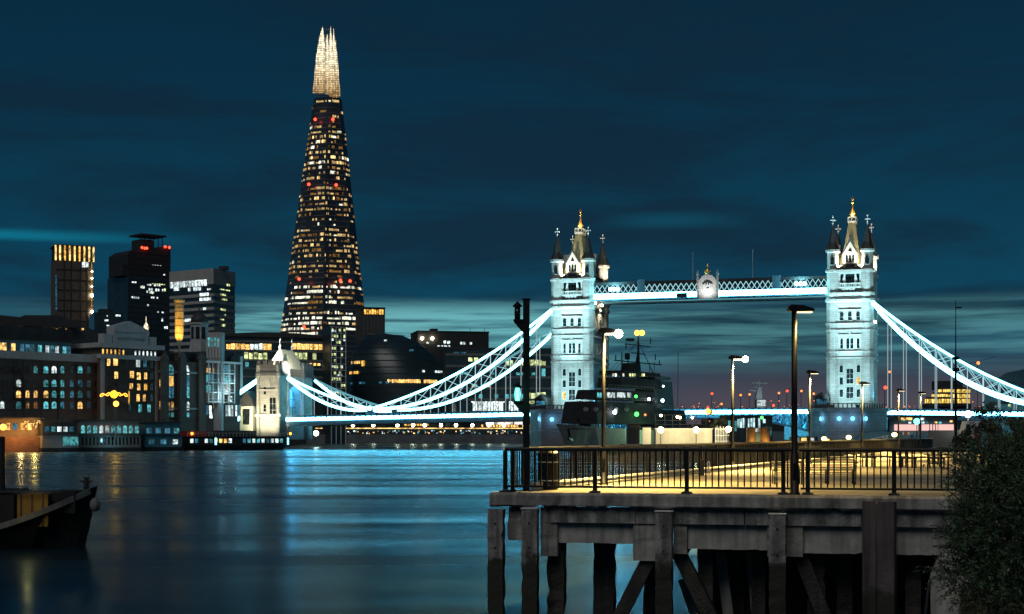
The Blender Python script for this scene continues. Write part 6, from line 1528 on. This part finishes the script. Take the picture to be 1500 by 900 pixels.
for a,c in ((fu(805),fu(930)),(fu(931),fu(1090)),(fu(1091),fu(1262)),(fu(1263),UE)): b.box(a+.004,c-.004,.05,.6,z2,z1-.002)
b.build('stained_fascia', mat('stained_concrete',(.26,.26,.25),.85,var=.5,scale=2.4,bump=.6,streak=.55,col2=(.55,.55,.53)), pier_)
for a_,c_,dz_ in ((u0,fu(926),0),(fu(1006),fu(1124),.1),(fu(1175),UE,.15)): rbox(a_,c_,.22,.8,z3-dz_,z2-.003,.010,.15).build('lower_beam', M['concrete_pale'], pier_)
b=MB()
for a,c,py in ((742,768,792),(790,816,815),(926,963,822),(985,1006,812),(1123,1130,816),(1150,1176,816)):
    rbox(fu(a),fu(c),.10,.9,fz(a,py),z1-.01,.010,.12).build('pile_head_block', M['concrete'], pier_)
# piles: front fenders and the darker ones behind
def pile(px0,px1,pytop,v,mt,name='pile',cap=True,zb=-1.2):
    u_0,u_1=fu(px0),fu(px1); zt=fz(px0,pytop,v)
    p=rbox(u_0,u_1,v-.30,v,zb,zt,.011,.16).build(name,M[mt],pier_)
    for zz_ in (zt-.35,zt-.95): MB().lathe([(.035,-.03),(.035,.0)],0,0,6).build('bolt',M['dark_steel'],p,loc=((u_0+u_1)/2,v-.30,zz_)).rotation_euler=(R(90),0,0)
    if cap: MB().box(u_0-.012,u_1+.012,v-.315,v+.012,zt,zt+.025).build('metal_cap',M['white_metal'],p)
pile(717,740,745.5,.05,'timber',cap=False); pile(768,791,745,-.06,'timber'); pile(962,987,749,-.06,'timber'); pile(1127,1152,753,-.06,'timber')
sp_=MB(); a,c=fu(1263),fu(1313); zt=fz(1280,734)
sp_.prism([(a,-.16),(a+.16,-.30),(a+.30,-.30),(a+.34,-.42),(c-.06,-.42),(c,-.20),(c,.04),(a,.04)],-1.2,zt); sp_.build('sheet_pile',M['steel_pile'],pier_)
def bpile(px0,px1,v,zt=None):
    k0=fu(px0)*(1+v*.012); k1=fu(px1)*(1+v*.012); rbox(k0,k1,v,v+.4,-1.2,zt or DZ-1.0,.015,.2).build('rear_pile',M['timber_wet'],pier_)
for px0,px1,v in ((794,820,.5),(850,882,1.6),(914,932,2.6),(1012,1036,.9),(1048,1070,2.4),(1088,1110,1.4),(1176,1204,.8),(1215,1240,1.5),(1320,1345,1.0)): bpile(px0,px1,v)
b=MB()
def brace(pa,pb,v,w=.34,mt='timber_wet'):
    q=MB(); q.beam((fu(pa[0]),v,fz(pa[0],pa[1])),(fu(pb[0]),v,fz(pb[0],pb[1])),.3,w); q.build('brace',M[mt],pier_)
brace((958,800),(900,915),.4); brace((985,800),(1042,915),.5); brace((1165,800),(1210,915),.6)
# pale leaning piles left of a broken row, further under the deck
for k,(pa,pb) in enumerate((((1046,818),(1058,915)),((1092,818),(1100,915)),((985,862),(1004,915)))):
    q=MB(); q.beam((fu(pa[0]),1.9+k*.3,fz(*pa)),(fu(pb[0]),1.9+k*.3,fz(*pb)),.26,.3); q.build('leaning_pile',M['concrete_pale'],pier_)
# retaining wall under the deck
o=thing('retaining_wall','black shadowed river wall under the pier deck','river wall',(0,0,0))
p0=fp(4.6,2.6); p1=lp(150,4.5)
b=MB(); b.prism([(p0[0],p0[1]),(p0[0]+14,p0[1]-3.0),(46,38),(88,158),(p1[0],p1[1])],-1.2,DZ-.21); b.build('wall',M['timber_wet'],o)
# bank wall on the right under the tree
o=thing('bank_wall','pale stained concrete bank wall under the dark bush','bank wall',fp(fu(1362),-.1),FRZ-.05)
MB().prism_y([(0.05,-1.2),(3.5,-1.2),(3.5,fz(1400,800)),(.25,fz(1400,806)),(0.0,fz(1400,845))],0,1.8).build('wall',M['concrete_pale'],o)
q=MB(); q.path([(0,-.06,1.25),(-.06,-.08,.9),(-.1,-.1,.5),(-.16,-.1,.1),(-.02,-.12,-.1)],.035,6); q.build('mooring_chain',M['dark_steel'],o)
g=MB().prism([fp(fu(1405),-12)[:2],fp(fu(1405)+12,-12)[:2],fp(fu(1405)+12,-.4)[:2],fp(fu(1405),-.4)[:2]],-1,1.1); struct(g.build('bank_slope',M['land']))

# ---- railings
rail_top=DZ+1.11
def panel_meshes(L):
    b=MB(); n=max(2,int(round(L/.152)))
    for k in range(1,n): x=L*k/n; b.box(x-.017,x+.017,-.013,.013,.17,1.02)
    bars=b.mesh('balusters',M['black_paint'])
    b=MB().box(0.03,L-.03,-.028,.028,.115,.165); bot=b.mesh('bottom_rail',M['black_paint'])
    b=MB(); b.prism_x([(-.05,1.02),(.05,1.02),(.055,1.07),(.03,1.11),(-.03,1.11),(-.055,1.07)],0,L); top=b.mesh('top_rail',M['black_paint'])
    return bars,bot,top
pb=MB(); pb.box(-.05,.05,-.045,.045,0,1.02); pb.box(-.13,.13,-.10,.10,.0,.025); pb.prism([(-.09,-.07),(.09,-.07),(.09,.07),(-.09,.07)],.025,.06,[(-.05,-.05),(.05,-.05),(.05,.05),(-.05,.05)])
for sx in (-.1,.1):
    for sy in (-.07,.07): pb.lathe([(.014,.025),(.014,.045)],sx,sy,6)
POST=pb.mesh('post',M['black_paint'])
def railing(label, pts, end0=True, group='railings round the pier'):
    a=Vector(pts[0]); rz=math.atan2(pts[-1][1]-pts[0][1],pts[-1][0]-pts[0][0]); o=thing('railing',label,'railing',(a.x,a.y,DZ+.006),rz,group)
    ds=[(Vector(p)-a).length for p in pts]; cache={}
    for k,dv in enumerate(ds):
        if k or end0: place('post',POST,o,(dv,0,0))
        if k:
            L=dv-ds[k-1]; key=round(L,3)
            if key not in cache: cache[key]=panel_meshes(L)
            for nm,me in zip(('balusters','bottom_rail','top_rail'),cache[key]): place(nm,me,o,(ds[k-1],0,0))
    return o
fpt=lambda px: fp(fu(px),.16)[:2]
ra=railing('black railing along the pier front, left of the tall dark lamp post',[fpt(738),fpt(870),fpt(1005),fpt(1147)])
# short overhang at the gap each side of the lamp
rb=railing('black railing along the pier front, right of the tall dark lamp post',[fpt(1183),fpt(1310),fpt(1440),fpt(1560)])
st=panel_meshes(.20)
for o,x in ((ra,(Vector(fpt(1147))-Vector(fpt(738))).length),(rb,-.20)):
    for nm,me in zip(('balusters','bottom_rail','top_rail'),st): place(nm,me,o,(x,0,0))
railing('long black railing running away along the left side of the pier',[lp(.35+2.45*k,.16) for k in range(46)])
# pale kerb pipe
o=thing('kerb_pipe','pale painted kerb rail along the foot of the long side railing','kerb',(*lp(0,.35),DZ),math.atan2(le.y,le.x))
b=MB(); b.tube((1.2,-.02,.16),(112,-.02,.16),.055,8); b.tube((1.2,-.02,.05),(112,-.02,.05),.05,8); b.build('rail',M['kerb'],o)
b=MB()
for k in range(55): b.box(1.6+k*2-.04,1.6+k*2+.04,-.05,.03,0,.15)
b.build('bracket',M['dark_steel'],o)

# ---- lamps
def promenade_lamp(px,d,pytop,label,lit,armpx=22,energy=0,r=.055,rzz=0,edge=None):
    x=X(px,d); h=Z(pytop,d)-DZ; o=thing('lamp_post',label,'street lamp',(x,d,DZ),rzz,'lamp posts on the promenade')
    b=MB(); b.lathe([(.15,0),(.15,.03),(r*1.5,.06),(r*1.45,.95),(r*1.05,1.0),(r,2.2),(r*.85,h-.02)],0,0,14); b.build('pole',M['black_paint'],o,True)
    MB().box(-.05,.05,-r*1.62,-r*1.3,.35,.75).build('access_door',M['black_paint'],o)
    hd=MB(); hd.prism_y([(-.16,h-.03),(.12,h-.05),(.46,h-.03),(.46,h+.02),(.2,h+.10),(-.08,h+.12),(-.16,h+.05)],-.13,.13); hd.build('lamp_head',M['black_paint'],o)
    MB().box(.06,.42,-.10,.10,h-.072,h-.052).build('lens',E['lamp_hot'] if lit else glow('dim_lens_'+str(px),(1,.8,.45),2.2),o)
    if energy: lamp('SPOT',(.36,0,h-.12),energy,(1.0,.66,.19),.14,aim=(.26,0,-5),angle=150,blend=.6,parent=o)
    return o,h
o,h=promenade_lamp(884,42.6,486.5,'lit lamp post on the pier, its head blazing beside the left-hand tower',True,energy=11000)
MB().ball((.42,-.12,h-.06),.12,12,8).build('bare_bulb',glow('blazing_bulb',(1,.90,.60),60),o)
promenade_lamp(1163.5,35.5,454,'tall dark lamp post at the pier front, in the gap between the two front railings',False,r=.075,energy=300)
o,h=promenade_lamp(1073,60,525,'lit lamp post halfway along the promenade, under the walkway middle',True,energy=12000); MB().ball((.50,-.1,h-.04),.12,12,8).build('bare_bulb',bpy.data.materials['blazing_bulb'],o)
for px,d,py,lab,en in ((1186,74,546,'lamp post with a pale head close left of the right-hand tower',12000),(1263,90,562,'lamp post crossing the base of the right-hand tower',12000),(1316,105,572,'lamp post before the hangers right of the right-hand tower',11000),(1348,118,576,'farthest dark lamp post right of the green signal lamp',1500)): promenade_lamp(px,d,py,lab,False,energy=en)
# lamps on the landward side, outside the frame, light the paving like the ones in view
for k,(x,d) in enumerate(((15.5,43),(19,58),(25,76),(31,95))):
    pass

# ---- navigation-light column at the corner
d=37.75; x=X(771,d); o=thing('signal_column','thick black column with two lantern brackets at the pier corner','signal column',(x,d,DZ))
h=Z(439,d)-DZ; MB().prism([(-.085,-.085),(.085,-.085),(.085,.085),(-.085,.085)],0,h).build('column',M['black_paint'],o); MB().box(-.11,.11,-.11,.11,h,h+.02).build('cap',M['black_paint'],o)
for py,nm in ((459,'dark'),(578,'lit')):
    zc=Z(py,d)-DZ; ln=MB(); ln.prism_y([(-.085,zc-.50),(-.085,zc-.20),(-.32,zc-.16),(-.32,zc-.22)],-.05,.05); ln.prism_y([(-.33,zc-.20),(-.085,zc-.20),(-.085,zc-.16),(-.33,zc-.16)],-.10,.10)
    lt=ln.build('bracket',M['black_paint'],o); c=-.225
    for k in range(4): a=math.pi/4+k*math.pi/2; MB().tube((c+.085*math.cos(a),.085*math.sin(a),zc-.16),(c+.085*math.cos(a),.085*math.sin(a),zc+.16),.012,6).build('lantern_bar',M['black_paint'],lt)
    MB().lathe([(.115,zc+.16),(.13,zc+.18),(.06,zc+.25),(.03,zc+.27),(.03,zc+.30)],c,0,12).build('lantern_hood',M['black_paint'],lt)
    MB().lathe([(.072,zc-.158),(.078,zc),(.072,zc+.158)],c,0,14).build('lens',E['teal_lamp'] if nm=='lit' else M['darkpane'],lt,True)
    if nm=='lit': lamp('POINT',(c-.2,-.25,zc),14,(.1,1,.8),.1,parent=o)
# ---- litter bin
d=38.7; o=thing('litter_bin','round dark litter bin with two pale bands behind the front railing','litter bin',(X(803,d),d,DZ+.004))
MB().lathe([(.25,0),(.27,.03),(.27,.88),(.29,.90),(.29,.95),(.18,1.02),(.05,1.04)],0,0,24).build('body',M['black_paint'],o,False)
for z in (.22,.70): MB().lathe([(.274,z),(.280,z+.012),(.274,z+.03)],0,0,24).build('band',M['kerb'],o)
MB().box(-.14,.14,-.30,-.255,.76,.86).build('slot',M['black_paint'],o)
# ---- slatted bench seen from behind
d=42.6; bx0,bx1=X(1137,d),X(1251,d); o=thing('slatted_bench','wide metal bench with a tall slatted back, behind the tall dark lamp post','bench',((bx0+bx1)/2,d,DZ+.004),-.06); w=(bx1-bx0)/2
zt=Z(665,d)-DZ
b=MB(); n=13
for k in range(n): z=.30+(zt-.32)*k/(n-1); y=-.02+.10*k/(n-1)*-1; b.box(-w,w,y-.010,y+.012,z-.014,z+.014)
b.build('backrest',M['slat'],o)
b=MB()
for k in range(7): b.box(-w,w,.06+k*.07,.11+k*.07,.42,.445)
b.build('seat',M['slat'],o)
for x in (-w-.03,-w*.34,w*.34,w+.03):
    b=MB(); b.beam((x,.02,0),(x,-.14,zt+.02),.04,.05); b.beam((x,.52,0),(x,.52,.42),.04,.05); b.beam((x,0,.40),(x,.55,.40),.04,.05); b.build('leg',M['dark_steel'],o)
for x in (-w-.08,w+.08):
    b=MB(); b.beam((x,-.05,.62),(x,.5,.62),.05,.035); b.beam((x,.5,.40),(x,.5,.62),.04); b.build('armrest',M['dark_steel'],o)
# ---- bollard post
d=52; o=thing('service_bollard','small square grey service bollard on the paving beside the kerb rail','bollard',(X(1012.5,d)+.35,d,DZ)); MB().prism([(-.09,-.09),(.09,-.09),(.09,.09),(-.09,.09)],0,.52).build('post',M['dark_steel'],o); MB().box(-.1,.1,-.1,.1,.52,.55).build('cap',M['dark_steel'],o)
b=MB(); b.path([(.22,0,.05),(.24,0,.3),(.20,0,.42),(.26,0,.5),(.30,0,.40),(.26,0,.2),(.3,0,.02)],.02,6); b.build('hose',M['kerb'],o)
# ---- picnic tables
def table(px,d,label):
    o=thing('picnic_table',label,'picnic table',(X(px,d),d,DZ+.004),.2,'picnic tables on the paving')
    b=MB()
    for k in range(5): b.box(-.9,.9,-.36+k*.15,-.36+k*.15+.13,.72,.76)
    b.build('table_top',M['dark_steel'],o)
    for y in (-.72,.56): MB().box(-.9,.9,y,y+.22,.43,.47).build('bench_seat',M['dark_steel'],o)
    for x in (-.65,.65):
        q=MB(); q.beam((x,-.3,0),(x,-.3,.72),.06,.06); q.beam((x,.3,0),(x,.3,.72),.06,.06); q.beam((x,-.62,0),(x,-.62,.43),.05,.05); q.beam((x,.66,0),(x,.66,.43),.05,.05); q.beam((x,-.7,.41),(x,.7,.41),.05,.06); q.build('leg',M['dark_steel'],o)
table(1293,66,'picnic table nearest the slatted bench'); table(1352,64,'picnic table in the middle, behind a railing post'); table(1388,72,'picnic table half behind the dark bush')
# ---- tall mast in front of the rising chain
d=150; o=thing('signal_mast','tall thin dark mast with fittings in front of the rising chain','mast',(X(1400,d),d,DZ)); h=Z(440,d)-DZ
b=MB(); b.tube((0,0,0),(0,0,h*.62),.16,8,.12); b.tube((0,0,h*.62),(0,0,h),.07,6,.03); b.box(-.3,.3,-.2,.2,h*.60,h*.62); b.box(-.3,.3,-.2,.2,h*.52,h*.545); b.box(0,.6,-.03,.03,h*.945,h*.955); b.build('mast',M['black_paint'],o)

# ---- trees
def limbs(par,base,targets,r0,mt='bark'):
    for t in targets:
        mid=(Vector(base)+Vector(t))/2+Vector((random.uniform(-.15,.15),random.uniform(-.15,.15),.15))
        b=MB(); b.tube(base,mid,r0,6,r0*.6); b.tube(mid,t,r0*.6,6,r0*.2); b.build('limb',M[mt],par)
d=27.5; cx_,cz_=X(1492,d),Z(800,d)
o=thing('bush','dark leafy bush filling the lower right corner in front of the pier','bush',(cx_+.08,d,.4))
MB().tube((0,0,-.8),(0,0,1.0),.12,8,.08).build('trunk',M['bark'],o)
rnd=random.Random(33); lv=MB(); tw=MB(); base=Vector((0,0,.7))
def spray(c,rad,sqz,count,lsz):
    for _ in range(count):
        while True:
            q=Vector((rnd.uniform(-1,1),rnd.uniform(-1,1),rnd.uniform(-.9,1)))
            if .12<q.length<.92: break
        p0=Vector((c[0]+q.x*rad,c[1]+q.y*rad,c[2]+q.z*rad*sqz)); out=Vector((q.x,q.y,q.z*.6+.35)).normalized()
        d_=(out+Vector((rnd.gauss(0,.45),rnd.gauss(0,.45),rnd.gauss(0,.3)))).normalized(); L=rnd.uniform(.28,.75); p=p0.copy(); n=int(L/.032); pts=[p.copy()]
        for k in range(n):
            d_=(d_+Vector((rnd.gauss(0,.08),rnd.gauss(0,.08),rnd.gauss(0,.06)-.018))).normalized(); p=p+d_*.032
            if k%4==3: pts.append(p.copy())
            if rnd.random()<.86:
                s_=lsz*rnd.uniform(.55,1.25)*(1-.35*k/n); sd=d_.cross(Vector((rnd.gauss(0,1),rnd.gauss(0,1),rnd.gauss(0,1)))).normalized(); ax_=(sd+d_*.6).normalized(); nn=ax_.cross(Vector((rnd.gauss(0,1),rnd.gauss(0,1),rnd.gauss(0,1)))).normalized()
                lv.add([p,p+ax_*s_*.9+nn*s_*.30,p+ax_*s_*1.9,p+ax_*s_*.9-nn*s_*.30],[(0,1,2,3)])
        for a_,b_ in zip(pts,pts[1:]): tw.tube(a_,b_,.006,3)
spray((0.1,0,cz_-.35),1.15,1.55,1000,.062); spray((-.62,.2,cz_-.9),.72,1.0,330,.058); spray((-.40,.4,cz_+.95),.75,.70,300,.058); spray((.5,.3,cz_+1.2),.75,.7,260,.06); spray((-.55,-.2,cz_+.1),.75,.9,330,.06)
lv.build('crown',M['leaf'],o); tw.build('twigs',M['bark'],o)
limbs(o,(0,0,.7),[(-.6,0,cz_-.6),(-.3,.2,cz_+.6),(.4,.1,cz_+.9),(.7,.2,cz_-.2),(-.1,-.3,cz_-.2),(-.8,.1,cz_-.1),(.1,.3,cz_+1.3)],.05)
for k,(px,d,pyc,r,lab,sd_) in enumerate(((1448,140,618,1.9,'grey-green tree in the lamplight left of the teal sign',4),(1478,120,634,1.9,'dark round tree below the teal sign',6),(1415,128,650,1.1,'low shrub at the far end of the promenade wall',7))):
    o=thing('tree',lab,'tree',(X(px,d),d,DZ),0,'trees behind the bush'); zc=Z(pyc,d)-DZ
    MB().tube((0,0,0),(0,0,max(.3,zc-.3)),.12,6,.07).build('trunk',M['bark'],o); c_,cl=leafball(o,'crown',(0,0,zc),r,2600,.13,M['leaf_far'],sd_,.9,20); limbs(o,(0,0,max(.2,zc-r*.6)),cl[:6],.06)

# ---- barge in the lower left
d=60.5; xb=X(133,d); o=thing('barge','dark barge with amber-lit hold and pale gunwale, its bow towards the river','barge',(xb,d+1,0),math.pi+R(7))
hull(o,20,5.0,.95,1.55,'ship_dark',.22,'hull',.9,-.5,.03,60,.2,1.3)
def gun(t): return .95+1.55*max(0,1-t/.2)**1.3
b=MB(); n=50
for sy in (-1,1):
    pts=[]
    for k in range(n+1):
        t=.012+.97*k/n; s=min(1,(t/.22)**.62); pts.append((20*t,sy*(2.5*s+.03),gun(t)-.10))
    b = MB()
    for p,q in zip(pts,pts[1:]): b.beam(p,q,.08,.22)
    b.build('gunwale',M['navy_grey'],o)
MB().box(1.75,2.95,-.1,1.35,.9,2.2).build('cargo_cover',M['yellow_tarp'],o); 
b=MB()
for k in range(3): x=1.95+k*.42; b.box(x-.03,x+.03,-.14,1.38,.9,2.23)
b.build('cover_strap',M['dark_steel'],o)
MB().box(3.05,9,-1.6,1.5,.9,2.35).build('cabin',M['ship_dark'],o); MB().box(.75,1.7,-.9,.95,1.4,2.3).build('fore_cabin',M['ship_dark'],o)
b=MB(); b.tube((.45,0,2.0),(.45,0,2.85),.12,8); b.tube((.2,0,2.7),(.7,0,2.7),.07,6); b.build('mooring_bitt',M['dark_steel'],o); MB().box(1.2,9,1.5,1.58,2.28,2.36).build('handrail',M['dark_steel'],o)
MB().ball((-.05,1.0,1.75),.22,10,8,1.3).build('fender',M['grey_clad'],o); MB().tube((3.62,1.0,1.2),(3.62,1.0,Z(640,d)),.14,8,.12).build('mast',M['ship_dark'],o)
lamp('POINT',(2.3,2.6,1.9),6,(1,.65,.2),.1,parent=o)
q=MB()
